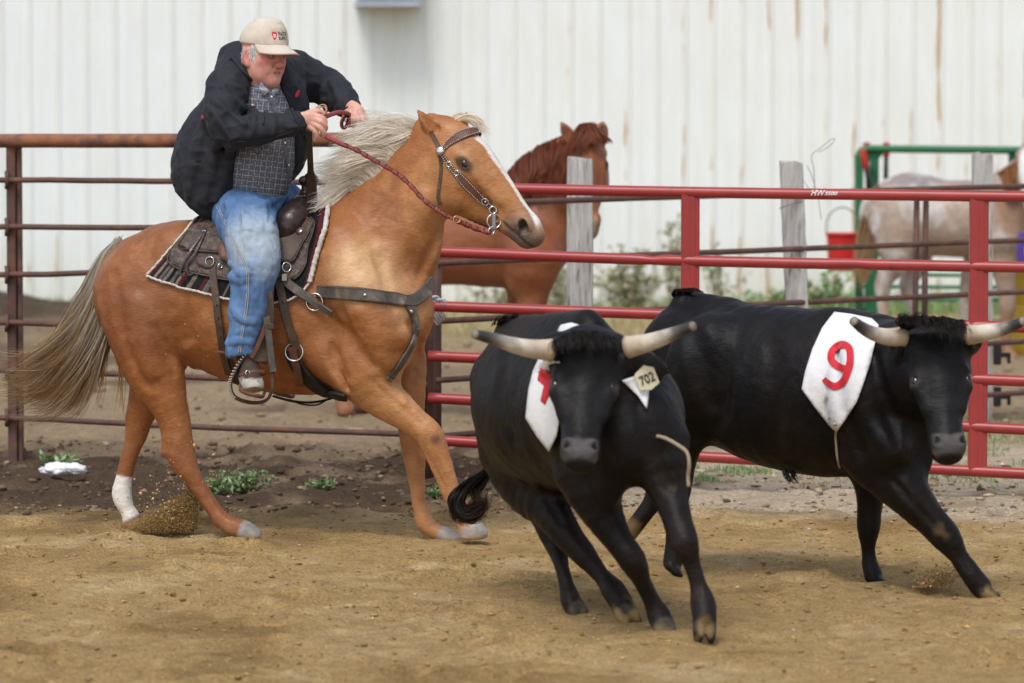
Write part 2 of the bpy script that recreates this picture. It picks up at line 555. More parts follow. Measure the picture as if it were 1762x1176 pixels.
def shell(P3, N, F, B, th):
    """gives a sheet its thickness"""
    n = len(P3)
    V = np.vstack([P3 + N * th, P3])
    a, b, c = [V[i] for i in F[len(F) // 2][:3]]
    s = np.dot(np.cross(b - a, c - a), N[F[len(F) // 2][0]]) > 0
    FF = [f if s else f[::-1] for f in F] + [tuple(i + n for i in (f[::-1] if s else f)) for f in F]
    for i, j in B: FF.append((j, i, i + n, j + n) if s else (i, j, j + n, i + n))
    return V, FF
def drape(poly, body, Y0, off, th, res=6, smooth_poly=0):
    """a sheet lying on body, its outline given as photo pixels; returns V, F and the pixel of every vertex"""
    poly = np.asarray(poly, float)
    if smooth_poly:
        q = np.vstack([poly, poly[:1]]); poly = catmull(q, smooth_poly)[:-1]
    p2, F, B = poly_grid(poly, res)
    P3 = body.see(p2[:, 0], p2[:, 1], Y0, off)
    N = body.grad(P3, .012)
    V, FF = shell(P3, N, F, B, th)
    return V, FF, np.vstack([p2, p2])
def on_body(pp, body, Y0, off=.002, m=4):
    """points along a pixel polyline on the body, with normals"""
    q = catmull(pp, m)
    p = body.see(q[:, 0], q[:, 1], Y0, off)
    return p, body.grad(p, .012)

# ------------------------------------------------------------------ materials
_mats = {}
def mat(name, col=(.5, .5, .5), rough=.6, attr=False, var=.12, vscale=6.0, stretch=(1, 1, 1), bump=.0, bscale=60.0, metal=0.0,
        spec=.4, sheen=0.0, col2=None, c2scale=3.0, c2lo=.5, c2hi=.65, dist=.01, extra=None, detail=4.0, coat=0.0, sss=0.0):
    if name in _mats: return _mats[name]
    m = bpy.data.materials.new(name); m.use_nodes = True
    nt = m.node_tree; N, L = nt.nodes, nt.links
    b = N['Principled BSDF']
    b.inputs['Roughness'].default_value = rough
    b.inputs['Metallic'].default_value = metal
    b.inputs['Specular IOR Level'].default_value = spec
    if sheen:
        b.inputs['Sheen Weight'].default_value = sheen
        b.inputs['Sheen Roughness'].default_value = .45
    if coat: b.inputs['Coat Weight'].default_value = coat
    if sss:
        b.inputs['Subsurface Weight'].default_value = sss
        b.inputs['Subsurface Radius'].default_value = (.012, .005, .003)
    tc = N.new('ShaderNodeTexCoord'); mp = N.new('ShaderNodeMapping')
    mp.inputs['Scale'].default_value = stretch
    L.new(tc.outputs['Object'], mp.inputs['Vector'])
    if attr:
        ca = N.new('ShaderNodeAttribute'); ca.attribute_name = 'Col'; src = ca.outputs['Color']
    else:
        rgb = N.new('ShaderNodeRGB'); rgb.outputs[0].default_value = (*col, 1); src = rgb.outputs[0]
    def nz(scale, det=detail):
        t = N.new('ShaderNodeTexNoise'); t.inputs['Scale'].default_value = scale; t.inputs['Detail'].default_value = det
        t.inputs['Roughness'].default_value = .6
        L.new(mp.outputs[0], t.inputs['Vector']); return t.outputs['Fac']
    if col2 is not None:
        rmp = N.new('ShaderNodeMapRange'); rmp.inputs['From Min'].default_value = c2lo; rmp.inputs['From Max'].default_value = c2hi
        L.new(nz(c2scale), rmp.inputs['Value'])
        mx = N.new('ShaderNodeMix'); mx.data_type = 'RGBA'
        L.new(rmp.outputs[0], mx.inputs['Factor']); L.new(src, mx.inputs['A']); mx.inputs['B'].default_value = (*col2, 1)
        src = mx.outputs['Result']
    if var:
        r2 = N.new('ShaderNodeMapRange'); r2.inputs['From Min'].default_value = .25; r2.inputs['From Max'].default_value = .75
        r2.inputs['To Min'].default_value = 1 - var; r2.inputs['To Max'].default_value = 1 + var
        L.new(nz(vscale), r2.inputs['Value'])
        mu = N.new('ShaderNodeVectorMath'); mu.operation = 'SCALE'
        L.new(src, mu.inputs[0]); L.new(r2.outputs[0], mu.inputs['Scale']); src = mu.outputs[0]
    L.new(src, b.inputs['Base Color'])
    if bump:
        bp = N.new('ShaderNodeBump'); bp.inputs['Strength'].default_value = bump; bp.inputs['Distance'].default_value = dist
        L.new(nz(bscale, 5.0), bp.inputs['Height']); L.new(bp.outputs[0], b.inputs['Normal'])
    if extra: extra(nt, b, mp, src)
    _mats[name] = m
    return m
# ------------------------------------------------------------------ the setting: ground
def lines(*segs):
    out = []
    for a, b, st in segs: out += list(np.arange(a, b - 1e-6, st))
    return np.array(out + [segs[-1][1]])
GX = lines((-90, -14, 8), (-14, -6, .4), (-6, 6, .03), (6, 14, .4), (14, 90, 8))
GY = lines((-12, 12, 3), (12, 15, .15), (15, 25, .028), (25, 32, .06), (32, 43, .14), (43, 60, 1.5), (60, 180, 12))
def ground_h(x, y):
    p = np.stack([x, y], -1)
    near = sstep(11, 15, y) * (1 - sstep(43, 50, y))
    mudm = sstep(21.2, 22.2, y + .5 * noise(p, .8, 5)) * (1 - sstep(26, 30, y))
    left = 1 - sstep(.2, 1.6, x)
    h = .012 * noise(p, .9, 1, 2) + .018 * noise(p, .26, 2, 2) + .013 * noise(p, .085, 3, 2)
    ch = noise(p, .16, 7, 3)
    h = h + mudm * (.25 + .75 * left) * (.055 * np.maximum(ch, -.15) + .03 * noise(p, .45, 9, 2))
    pen = sstep(27, 30, y)
    h = h + pen * .03 * noise(p, .7, 12, 3)
    h = h + .34 * np.exp(-(((x + 4.9) / 1.5) ** 2 + ((y - 37.5) / 2.0) ** 2)) * (1 + .3 * noise(p, .5, 31, 2))
    return h * near
random.seed(7)
gx, gyy = np.meshgrid(GX, GY, indexing='ij')
P2 = np.stack([gx, gyy], -1)
gz = ground_h(gx, gyy)
for i in range(190):                                     # old hoof prints
    cx, cy = random.uniform(-2.7, 2.7), random.uniform(15.2, 21.6)
    ix = slice(*np.searchsorted(GX, [cx - .25, cx + .25])); iy = slice(*np.searchsorted(GY, [cy - .25, cy + .25]))
    d = np.hypot(gx[ix, iy] - cx, (gyy[ix, iy] - cy) / random.uniform(.8, 1.2)) / random.uniform(.07, .12)
    gz[ix, iy] += random.uniform(.6, 1.2) * (-.036 * np.exp(-d ** 2 * 1.2) + .020 * np.exp(-(d - 1.3) ** 2 * 6))
for (hx, hy, r, s) in [(-1.3, 20.2, .16, .02), (1.0, 18.85, .3, .02), (1.95, 18.1, .22, .02), (.9, 16.5, .2, .015)]:
    d = np.hypot(gx - hx, gyy - hy) / r; gz += s * (-np.exp(-d ** 2) + .8 * np.exp(-(d - 1.4) ** 2 * 5))
def hgt(x, y):
    i = np.clip(np.searchsorted(GX, x), 0, len(GX) - 1); j = np.clip(np.searchsorted(GY, y), 0, len(GY) - 1)
    return gz[i, j]
SAND, SAND_D, SAND_L = V3(.575, .378, .163), V3(.38, .238, .093), V3(.66, .47, .235)
MUD, MUD_L = V3(.125, .082, .052), V3(.33, .235, .15)
STRAW, STRAW_D = V3(.66, .54, .385), V3(.45, .35, .235)
PEN, PEN_D, DRY = V3(.43, .315, .195), V3(.19, .13, .082), V3(.46, .38, .18)
n1 = noise(P2, 1.3, 21, 3); n2 = noise(P2, .35, 22, 3); n3 = noise(P2, .1, 23, 2)
c = mixc(SAND, SAND_D, sstep(0, .55, n1 * .6 + n2 * .7)); c = mixc(c, SAND_L, sstep(.05, .6, -n2 * .8 - n1 * .3 + n3 * .3))
edge = 21.35 + .5 * n1 + .3 * n2 - .35 * sstep(.5, 2.2, gx)
t = sstep(-.55, .75, gyy - edge + .35 * n2)
leftm = 1 - sstep(-.1, 1.0, gx + .4 * n1)
mud = mixc(MUD_L, MUD, sstep(-.25, .35, n2 + .8 * n1 + .5 * np.exp(-((gyy - 23.6) / 1.2) ** 2)))
straw = mixc(STRAW, STRAW_D, sstep(.1, .5, n2 + .3 * n3))
c = mixc(c, mixc(straw, mud, leftm), t)
t2 = sstep(-.6, .8, gyy - 25.6 - .8 * n1)
pen = mixc(PEN, PEN_D, sstep(.0, .5, n1 + .4 * n2) * (.4 + .5 * (gx < -1.5)))
pen = mixc(pen, DRY, sstep(35, 39, gyy + 1.5 * n1) * (gx > -3.2) * .7)
pen = mixc(pen, V3(.06, .042, .03), np.exp(-(((gx + 4.9) / 1.6) ** 2 + ((gyy - 37.5) / 2.2) ** 2)) * .95)
pen = mixc(pen, V3(.17, .17, .06), sstep(38.2, 39.6, gyy + .8 * n2) * (gx < -1) * .8)
c = mixc(c, pen, t2)
c = c * (1 + .12 * n3[..., None])
def m_ground(nt, b, mp, src):
    N, L = nt.nodes, nt.links
    t = N.new('ShaderNodeTexNoise'); t.inputs['Scale'].default_value = 75; t.inputs['Detail'].default_value = 6; t.inputs['Roughness'].default_value = .75
    v = N.new('ShaderNodeTexVoronoi'); v.inputs['Scale'].default_value = 55
    L.new(mp.outputs[0], t.inputs['Vector']); L.new(mp.outputs[0], v.inputs['Vector'])
    mr = N.new('ShaderNodeMapRange'); mr.inputs['From Min'].default_value = .3; mr.inputs['From Max'].default_value = .7
    mr.inputs['To Min'].default_value = .62; mr.inputs['To Max'].default_value = 1.38
    L.new(t.outputs['Fac'], mr.inputs['Value'])
    s = N.new('ShaderNodeVectorMath'); s.operation = 'SCALE'; L.new(src, s.inputs[0]); L.new(mr.outputs[0], s.inputs['Scale'])
    L.new(s.outputs[0], b.inputs['Base Color'])
    ad = N.new('ShaderNodeMath'); ad.operation = 'MULTIPLY_ADD'; ad.inputs[1].default_value = .5
    L.new(v.outputs['Distance'], ad.inputs[0]); L.new(t.outputs['Fac'], ad.inputs[2])
    bp = N.new('ShaderNodeBump'); bp.inputs['Strength'].default_value = 1.0; bp.inputs['Distance'].default_value = .028
    L.new(ad.outputs[0], bp.inputs['Height']); L.new(bp.outputs[0], b.inputs['Normal'])
M_GROUND = mat('arena_dirt', attr=True, rough=.95, var=.22, vscale=14, spec=.12, extra=m_ground)
nx, ny = gx.shape
idx = np.arange(nx * ny).reshape(nx, ny)
GF = np.stack([idx[:-1, :-1], idx[1:, :-1], idx[1:, 1:], idx[:-1, 1:]], -1).reshape(-1, 4)
mk('ground', np.stack([gx, gyy, gz], -1).reshape(-1, 3), GF, M_GROUND, col=np.clip(c, 0, 1).reshape(-1, 3), base=(0, 0, 0), kind='structure')
# loose clods, pebbles and straw bits
M_CLOD = mat('clod_dirt', attr=True, rough=.95, var=.3, vscale=30, spec=.1)
def scatter(n, x0, x1, y0, y1, s0, s1, cols, flat=.6, power=2.5):
    x, y = RNG.uniform(x0, x1, n), RNG.uniform(y0, y1, n)
    s = s0 + (s1 - s0) * RNG.uniform(0, 1, n) ** power
    C = np.stack([x, y, hgt(x, y) + s * .2], -1)
    S = s[:, None] * np.stack([RNG.uniform(.7, 1.4, n), RNG.uniform(.7, 1.4, n), np.full(n, flat)], -1)
    cc = np.array(cols)[RNG.integers(0, len(cols), n)] * RNG.uniform(.7, 1.25, (n, 1))
    return C, S, cc
A = [scatter(6500, -3, 3, 15, 22, .003, .014, [SAND * .75, SAND_D * .8, SAND_D * .7, SAND * .65], .5, 3.5),
     scatter(3000, -3, .6, 21.4, 25.5, .004, .024, [MUD, MUD_L * .8, MUD * .8, MUD * 1.3], .6, 3.2),
     scatter(1600, .0, 3.4, 21.4, 24.5, .004, .024, [STRAW_D * .8, STRAW * .7, MUD_L, MUD], .5, 3.5),
     scatter(1500, -5, 5, 25, 36, .008, .04, [PEN_D * 1.3, PEN * .8, PEN_D], .5, 3.5)]
lumps('dirt_clods', *[np.concatenate([a[i] for a in A]) for i in (0, 1)], M_CLOD, np.concatenate([a[2] for a in A]), jit=.55)
C, S, cc = scatter(420, -3, 3, 15, 24, .002, .008, [(.6, .55, .47), (.5, .42, .33), (.35, .33, .32)], .7, 3)
lumps('pebbles', C, S, M_CLOD, cc)

# ------------------------------------------------------------------ metal-clad wall
YW = 42.0
def m_wall(nt, b, mp, src):
    """paint peeled off in long patches on the ribs, rain-washed stains"""
    N, L = nt.nodes, nt.links
    geo = N.new('ShaderNodeNewGeometry'); sp = N.new('ShaderNodeSeparateXYZ'); L.new(geo.outputs['Position'], sp.inputs[0])
    m2 = N.new('ShaderNodeMapping'); m2.inputs['Scale'].default_value = (9, 1, .95); L.new(geo.outputs['Position'], m2.inputs['Vector'])
    t = N.new('ShaderNodeTexNoise'); t.inputs['Scale'].default_value = 1.0; t.inputs['Detail'].default_value = 5; t.inputs['Roughness'].default_value = .55
    L.new(m2.outputs[0], t.inputs['Vector'])
    def M(op, a, bb, c3=None):
        n = N.new('ShaderNodeMath'); n.operation = op
        for i, v in enumerate((a, bb, c3)):
            if v is None: continue
            if isinstance(v, (int, float)): n.inputs[i].default_value = v
            else: L.new(v, n.inputs[i])
        return n.outputs[0]
    # distance to the middle of the nearest rib (ribs every 0.28 m)
    fr = M('ABSOLUTE', M('SUBTRACT', M('FRACT', M('DIVIDE', M('ADD', sp.outputs['X'], 28.14), .28), 0), .5), 0)
    rib = N.new('ShaderNodeMapRange'); rib.inputs['From Min'].default_value = .02; rib.inputs['From Max'].default_value = .16
    rib.inputs['To Min'].default_value = 1.0; rib.inputs['To Max'].default_value = 0.0; L.new(fr, rib.inputs['Value'])
    right = N.new('ShaderNodeMapRange'); right.inputs['From Min'].default_value = -6; right.inputs['From Max'].default_value = 5.5
    right.inputs['To Min'].default_value = -.045; right.inputs['To Max'].default_value = .088; L.new(sp.outputs['X'], right.inputs['Value'])
    low = N.new('ShaderNodeMapRange'); low.inputs['From Min'].default_value = 0; low.inputs['From Max'].default_value = 1.0
    low.inputs['To Min'].default_value = .05; low.inputs['To Max'].default_value = 0; L.new(sp.outputs['Z'], low.inputs['Value'])
    v = M('ADD', M('ADD', M('MULTIPLY_ADD', rib.outputs[0], .155, t.outputs['Fac']), right.outputs[0]), low.outputs[0])
    peel = N.new('ShaderNodeMapRange'); peel.inputs['From Min'].default_value = .765; peel.inputs['From Max'].default_value = .80
    L.new(v, peel.inputs['Value'])
    st = N.new('ShaderNodeMapRange'); st.inputs['From Min'].default_value = .45; st.inputs['From Max'].default_value = .85; st.inputs['To Max'].default_value = .3
    L.new(v, st.inputs['Value'])
    mx0 = N.new('ShaderNodeMix'); mx0.data_type = 'RGBA'; L.new(st.outputs[0], mx0.inputs['Factor']); L.new(src, mx0.inputs['A']); mx0.inputs['B'].default_value = (.66, .58, .42, 1)
    # grime near the ground
    gr = N.new('ShaderNodeMapRange'); gr.inputs['From Min'].default_value = 0; gr.inputs['From Max'].default_value = .7
    gr.inputs['To Min'].default_value = .5; gr.inputs['To Max'].default_value = 0; L.new(sp.outputs['Z'], gr.inputs['Value'])
    gm = M('MULTIPLY', gr.outputs[0], t.outputs['Fac'])
    mx1 = N.new('ShaderNodeMix'); mx1.data_type = 'RGBA'; L.new(gm, mx1.inputs['Factor']); L.new(mx0.outputs['Result'], mx1.inputs['A']); mx1.inputs['B'].default_value = (.42, .37, .2, 1)
    mx = N.new('ShaderNodeMix'); mx.data_type = 'RGBA'; L.new(peel.outputs[0], mx.inputs['Factor']); L.new(mx1.outputs['Result'], mx.inputs['A']); mx.inputs['B'].default_value = (.50, .37, .24, 1)
    L.new(mx.outputs['Result'], b.inputs['Base Color'])
M_WALL = mat('painted_siding', (.80, .83, .82), rough=.55, var=.03, vscale=2, spec=.3, bump=.12, bscale=2.5, extra=m_wall)
M_STEEL = mat('galvanised_steel', (.45, .5, .55), rough=.5, metal=.35, var=.1, vscale=5, bump=.1, bscale=8)
wall = empty('barn_wall', (0, YW, 0), 'long white ribbed metal barn wall with peeling paint streaks', 'wall')
RIB = .28
def siding(x0, w):
    prof = []
    x = x0
    while x < x0 + w - 1e-6:
        prof += [(x, 0), (x + .105, 0), (x + .128, -.015), (x + .172, -.015), (x + .195, 0)]
        x += RIB
    prof.append((x0 + w + .012, -.002))
    V, F = [], []
    zs = (-.05, 7.5)
    for x, d in prof:
        for z in zs: V.append((x, YW + d, z))
    for x, d in prof:
        for z in zs: V.append((x, YW + .06, z))
    n = len(prof)
    for i in range(n - 1):
        F.append((2 * i, 2 * i + 2, 2 * i + 3, 2 * i + 1))
    F += [(2 * n, 2 * n + 1, 4 * n - 1, 4 * n - 2), (0, 1, 2 * n + 1, 2 * n)]
    return V, F
x = -28.14 + RIB * 75 - RIB * .0
# sheets of three ribs, each lapping 12 mm over the next and set alternately 3 mm proud
x0 = -28.14 + RIB * 69
for k in range(21):
    V, F = siding(x0 + k * RIB * 3, RIB * 3)
    V = np.array(V); V[:, 1] -= .003 * (k % 2) + RNG.uniform(0, .0015)
    mk('siding_panel', V, F, M_WALL, wall, smooth=False)
# vent hood high on the wall
hood = empty('vent_hood', P(666, 12, YW - .3), 'pale grey metal vent hood high on the barn wall', 'vent hood')
a, bq = P(612, 11, YW - .5), P(719, 9, YW - .5)
zz = a[2]
MB().add(*box(((a[0] + bq[0]) / 2, YW - .26, zz + .42), (bq[0] - a[0], .5, .78), bev=.012)).build('hood_box', M_STEEL, hood, smooth=False)
MB().add(*box(((a[0] + bq[0]) / 2, YW - .27, zz + .015), (bq[0] - a[0] + .04, .54, .03))).build('bottom_flange', M_STEEL, hood, smooth=False)
m = MB()
for k in range(5): m.add(*box(((a[0] + bq[0]) / 2, YW - .52, zz + .12 + k * .14), (bq[0] - a[0] - .06, .015, .09), rot=None))
m.build('louvre', M_STEEL, hood, smooth=False)

# ------------------------------------------------------------------ fences
M_RUST = mat('brown_rusty_pipe', (.105, .055, .044), rough=.62, var=.3, vscale=7, spec=.35, col2=(.16, .072, .045), c2scale=9, bump=.25, bscale=50, dist=.004)
M_RUSTO = mat('orange_rusty_pipe', (.26, .105, .05), rough=.6, var=.3, vscale=10, spec=.35, col2=(.12, .06, .05), c2scale=7, bump=.25, bscale=50, dist=.004)
M_REDP = mat('red_gate_paint', (.32, .035, .032), rough=.36, var=.12, vscale=9, spec=.5, col2=(.2, .04, .03), c2scale=12, c2lo=.62, c2hi=.72, bump=.08, bscale=30, dist=.004)
M_GREEN = mat('green_chute_paint', (.012, .15, .055), rough=.42, var=.15, vscale=8, spec=.45, col2=(.03, .12, .05), c2scale=12, bump=.06, bscale=40)
M_WOOD = mat('weathered_grey_wood', (.47, .45, .425), rough=.9, var=.35, vscale=9, stretch=(6, 6, .55), spec=.15, col2=(.12, .10, .09), c2scale=7, c2lo=.58, c2hi=.7, bump=.9, bscale=14, dist=.012)
M_BLACK = mat('black_plastic', (.015, .015, .017), rough=.5)
M_WIRE = mat('grey_wire', (.25, .23, .21), rough=.5, metal=.6)
def rail(pts, Ys, r, wob=0.0, n=10, m=6):
    p = np.array([P(a, b, y) for (a, b), y in zip(pts, Ys)])
    p = catmull(p, m) if len(p) > 2 else catmull(p, 14)
    p[1:-1, 2] += RNG.normal(size=len(p) - 2) * wob
    return tube(p, r, n)
LY = lambda x: 24.5 - (x - 20) / 713 * 1.45                 # the left run of pipe fence
pf = empty('pipe_fence', P(370, gy(23.8), 23.8), 'rusty brown pipe fence with a thick orange top rail behind the rider', 'fence')
xs = [-420, 20, 380, 733]
mk('top_rail', *rail([(x, y) for x, y in zip(xs, (244, 243, 242, 240))], [LY(x) for x in xs], .04, .001, 14), M_RUSTO, pf)
for ys in ((309, 310, 313, 315), (392, 391, 392, 392), (474, 473, 465, 462), (551, 556, 565, 570), (628, 638, 651, 662), (700, 719, 737, 748)):
    mk('rail', *rail(list(zip(xs, ys)), [LY(x) - .03 for x in xs], .0165, .0015), M_RUST, pf)
for x in (23, 733):
    y = LY(x) + .045
    b = P(x, 240, y); zt = P(x, 243, y)[2] - .03
    if x == 733: MB().add(*tube([V3(b[0], y, -.1), V3(b[0], y, zt)], .042, 12)).build('post', M_RUST, pf)
    else:
        m = MB(); w = .085
        m.add(*box((b[0] - .012, y, zt / 2 - .05), (w * .62, w, zt + .1), bev=.006)).add(*box((b[0] + .032, y + .012, zt / 2 - .05), (.026, w * .8, zt + .094), bev=.004))
        m.build('post', M_RUST, pf, smooth=False)
        for yy in (310, 391, 473, 556, 638, 719):
            q = P(x - 6, yy, y - .06)
            mk('weld_tab', *tube([q + V3(-.02, 0, -.05), q + V3(-.012, -.015, 0), q + V3(-.02, 0, .05)], .012, 6), M_RUST, pf)
# red gate
GYt = lambda x: 23.0 - (x - 740) / 1022 * .75
gate = empty('red_gate', P(1250, gy(22.6), 22.6), 'red tubular steel livestock gate with dented rails behind the steers', 'gate')
grl = [((322, 331, 340), .0295), ((433, 449, 462), .0295), ((527, 543, 567), .0295), ((613, 632, 660), .0295), ((685, 709, 744), .0295), ((757, 785, 820), .0295)]
for i, (ys, r) in enumerate(grl):
    gxs = [738, 1184, 1850]
    q = np.array([P(a, b, GYt(a)) for a, b in zip(gxs, ys)])
    p = catmull(q, 26)
    rr = np.full(len(p), r)
    if i == 1:                                              # two dents in the second rail
        for dx in (1118, 1462):
            X = P(dx, 450, GYt(dx))[0]; g = np.exp(-((p[:, 0] - X) / .035) ** 2)
            p[:, 2] += .012 * g * (1 if dx > 1300 else -.4); rr -= .008 * g
    V, F = tube(p, rr, 16)
    rl = mk('rail', V, F, M_REDP, gate)
    if i == 0: toprail = rl; top_p = p
for x, t, bo in ((1188, 331, 770), (1685, 338, 812), (712, 322, 757)):
    y = GYt(x) + .0
    a, b = P(x, t, y), P(x, bo, y)
    zc, hh = (a[2] + b[2]) / 2, a[2] - b[2]
    m = MB()
    m.add(*box((a[0], y - .004, zc), (.098, .03, hh), bev=.006))
    m.add(*box((a[0] - .040, y + .026, zc), (.016, .05, hh - .004), bev=.003)).add(*box((a[0] + .040, y + .026, zc), (.016, .05, hh - .004), bev=.003))
    m.add(*box((a[0] + .012, y - .0205, zc), (.022, .004, hh - .02)))
    m.build('upright', M_REDP, gate, smooth=False)
# brand lettering on the gate's top rail
def text_mesh(s, size, bold=0.0, shear=0.0, depth=0.0):
    cu = bpy.data.curves.new('txt', 'FONT'); cu.body = s; cu.size = size; cu.align_x = 'CENTER'; cu.align_y = 'CENTER'
    cu.offset = bold; cu.shear = shear; cu.resolution_u = 3; cu.extrude = depth
    ob = bpy.data.objects.new('txt', cu); COL.objects.link(ob)
    bpy.context.view_layer.update()
    me = bpy.data.meshes.new_from_object(ob.evaluated_get(bpy.context.evaluated_depsgraph_get()))
    V = np.zeros(len(me.vertices) * 3); me.vertices.foreach_get('co', V)
    F = [tuple(p.vertices) for p in me.polygons]
    bpy.data.objects.remove(ob); bpy.data.curves.remove(cu); bpy.data.meshes.remove(me)
    return V.reshape(-1, 3), F
M_WHITEP = mat('white_paint', (.75, .75, .73), rough=.5, var=.06)
def gate_text(s, pxc, pyc, hpx, wpx):
    V, F = text_mesh(s, 1.0, .02, .25)
    V[:, 0] -= (V[:, 0].min() + V[:, 0].max()) / 2; V[:, 1] -= (V[:, 1].min() + V[:, 1].max()) / 2
    V = V / (V.max(0) - V.min(0) + 1e-9) * np.array([wpx, hpx, 0])
    Y = GYt(pxc); c = P(pxc, pyc, Y); s_ = Y / FPX
    X = c[0] + V[:, 0] * s_; cz0 = np.interp(c[0], top_p[:, 0], top_p[:, 2])
    cz = np.interp(X, top_p[:, 0], top_p[:, 2]); cyr = np.interp(X, top_p[:, 0], top_p[:, 1])
    ang = (c[2] - cz0) / .0295 + V[:, 1] * s_ / .0295
    W = np.stack([c[0] + V[:, 0] * s_, cyr - (.0295 + .0035) * np.cos(ang), cz + (.0295 + .0035) * np.sin(ang)], -1)
    return W, F
mm = MB()
mm.add(*gate_text('HW', 1407, 332, 9, 24)); mm.add(*gate_text('3500', 1429, 333, 6, 22))
mm.build('stencil_lettering', M_WHITEP, toprail, smooth=False)
# brown pen fence beyond the gate, running away to the right
BYt = lambda x: 23.7 + (x - 745) / 985 * 3.6
bf = empty('pen_fence', P(1250, gy(25.4), 25.4), 'thin brown pipe pen fence slanting away behind the red gate', 'fence')
for ys in ((353, 339, 321), (453, 436, 414), (553, 530, 503), (655, 624, 589), (752, 716, 677)):
    bx = [751, 1184, 1850]
    mk('rail', *rail(list(zip(bx, (ys[0], ys[1], ys[2] - (ys[1] - ys[2]) * .18))), [BYt(x) for x in bx], .0175, .001), M_RUST, bf)
for x, rr in ((751, .028), (1178, .02), (1574, .019), (1590, .019)):
    y = BYt(x) + .03; b = P(x, 400, y)
    zt = P(x, 345 - (x - 751) * .024, y)[2]
    mk('post', *tube([V3(b[0], y, -.05), V3(b[0] + (.012 if x > 1500 else 0), y, zt)], rr, 10), M_RUST, bf)
# wire and chain tying gate and fence together
q = P(752, 545, 23.62); m = MB()
for k in range(4): m.add(*ring(q + V3(-.02 + .012 * k, 0, .01 * k), V3(.8, .2, .5), .055, .006, 16, 5))
m.build('rope_tie', mat('pale_rope', (.45, .4, .34), rough=.9), bf)
m = MB()
for k in range(4):
    q = P(743 + k * 6, 512 + k * 2.5, 22.9); m.add(*ring(q, V3(.2, 1, .3) if k % 2 else V3(.2, .3, 1), .016, .0045, 12, 5, 1.4))
m.build('latch_chain', M_STEEL, gate)
# weathered wooden posts
def wood_post(x, ytop, w, Y, label, lean=0.0):
    t = P(x, ytop, Y); w = px(w, Y)
    K = 26; zs = np.linspace(-.1, t[2], K); prof = []
    for i in range(12):
        u = -1 + 2 * ((i % 3) / 3.0)
        prof.append({0: (u, -1), 1: (1, u), 2: (-u, 1), 3: (-1, -u)}[i // 3])
    prof = np.array(prof) * .5
    prof[[0, 3, 6, 9]] *= .94
    off = RNG.normal(size=12) * .02
    V = []
    for k, z in enumerate(zs):
        s = w * (1 + .02 * math.sin(z * 3 + x))
        q = prof * (1 + off[:, None] + RNG.normal(size=(12, 1)) * .012)
        V += [(t[0] + a * s + lean * (z - t[2]), Y + .0 + b * s * .9, z + (RNG.normal() * .008 if k == K - 1 else 0)) for a, b in q]
    F = [(k * 12 + i, k * 12 + (i + 1) % 12, k * 12 + 12 + (i + 1) % 12, k * 12 + 12 + i) for k in range(K - 1) for i in range(12)]
    F.append(tuple(range((K - 1) * 12, K * 12)))
    V = np.array(V)
    r = empty('wooden_post', (t[0], Y, 0), label, 'post', 'weathered wooden posts of the pen')
    mk('post_body', V, F, M_WOOD, r, smooth=False)
    return r, t
wp1, t1 = wood_post(998, 273, 45, 24.95, 'weathered grey wooden post in front of the chestnut horse face')
wp2, t2_ = wood_post(1361, 279, 38, 26.05, 'grey wooden post leaning slightly with curled wire at its top', -.045)
wp3, t3 = wood_post(1691, 266, 36, 27.6, 'grey wooden post with black clips beside the spotted horse')
q = t2_ + V3(.06, -.09, -.1)
cw = np.array([q, q + V3(.07, 0, -.08), q + V3(.075, 0, .05), q + V3(.06, 0, .14), q + V3(.12, 0, .19), q + V3(.17, 0, .235), q + V3(.2, 0, .24), q + V3(.17, 0, .20), q + V3(.10, 0, .16)])
MB().add(*tube(catmull(cw, 5), .0022, 5)).add(*tube(catmull([q + V3(.03, 0, .08), q + V3(.06, 0, .02), q + V3(.1, 0, -.12), q + V3(.12, 0, -.25)], 5), .0022, 5)).build('curled_wire', M_WIRE, wp2)
c0 = P(1361, 352, 25.9)
MB().add(*tube([c0 + V3(-.07, -.0, -.025), c0 + V3(.0, -.004, .0), c0 + V3(.07, 0, .015)], .0035, 5)).build('wrapped_wire', M_WIRE, wp2)
for yy in (611, 683):
    q = P(1716, yy, 27.52); m = MB()
    m.add(*box(q, (.05, .03, .13), bev=.006)).add(*box(q + V3(.045, 0, .0), (.07, .025, .03), bev=.004)).add(*box(q + V3(.075, 0, -.02), (.022, .025, .07), bev=.004))
    m.build('fence_insulator', M_BLACK, wp3, smooth=False)

# ------------------------------------------------------------------ green chute panel, levers, bucket, barrel
YG = 35.6
gp = empty('cattle_panel', P(1600, gy(YG), YG), 'green tubular steel cattle chute panel against the barn wall', 'cattle panel')
r_ = px(6.5, YG)
top = np.array([P(1478, 330, YG), P(1478, 275, YG), P(1481, 262, YG), P(1490, 257, YG), P(1510, 256.5, YG), P(1660, 258, YG), P(1880, 260, YG)])
mk('top_rail', *tube(catmull(top, 5), r_, 10), M_GREEN, gp)
def bar(x0, y0, x1, y1, w, d=.06, Y=YG):
    a, b = P(x0, y0, Y), P(x1, y1, Y)
    c = (a + b) / 2; L = np.linalg.norm(b - a); an = math.atan2(b[0] - a[0], b[2] - a[2])
    rot = np.array([[math.cos(an), 0, math.sin(an)], [0, 1, 0], [-math.sin(an), 0, math.cos(an)]])
    return box(c, (px(w, Y), d, L), rot, .006)
mk('post', *bar(1478, 266, 1478, gy(YG), 14, .08), M_GREEN, gp, smooth=False)
mk('post', *bar(1505, 262, 1503, gy(YG), 15, .05, YG + .12), M_GREEN, gp, smooth=False)
mk('post', *bar(1746, 262, 1746, gy(YG), 18, .05, YG + .1), M_GREEN, gp, smooth=False)
V = np.array([P(1490, 262, YG + .02), P(1521, 262, YG + .02), P(1512, 275, YG + .02), P(1507, 300, YG + .02)])
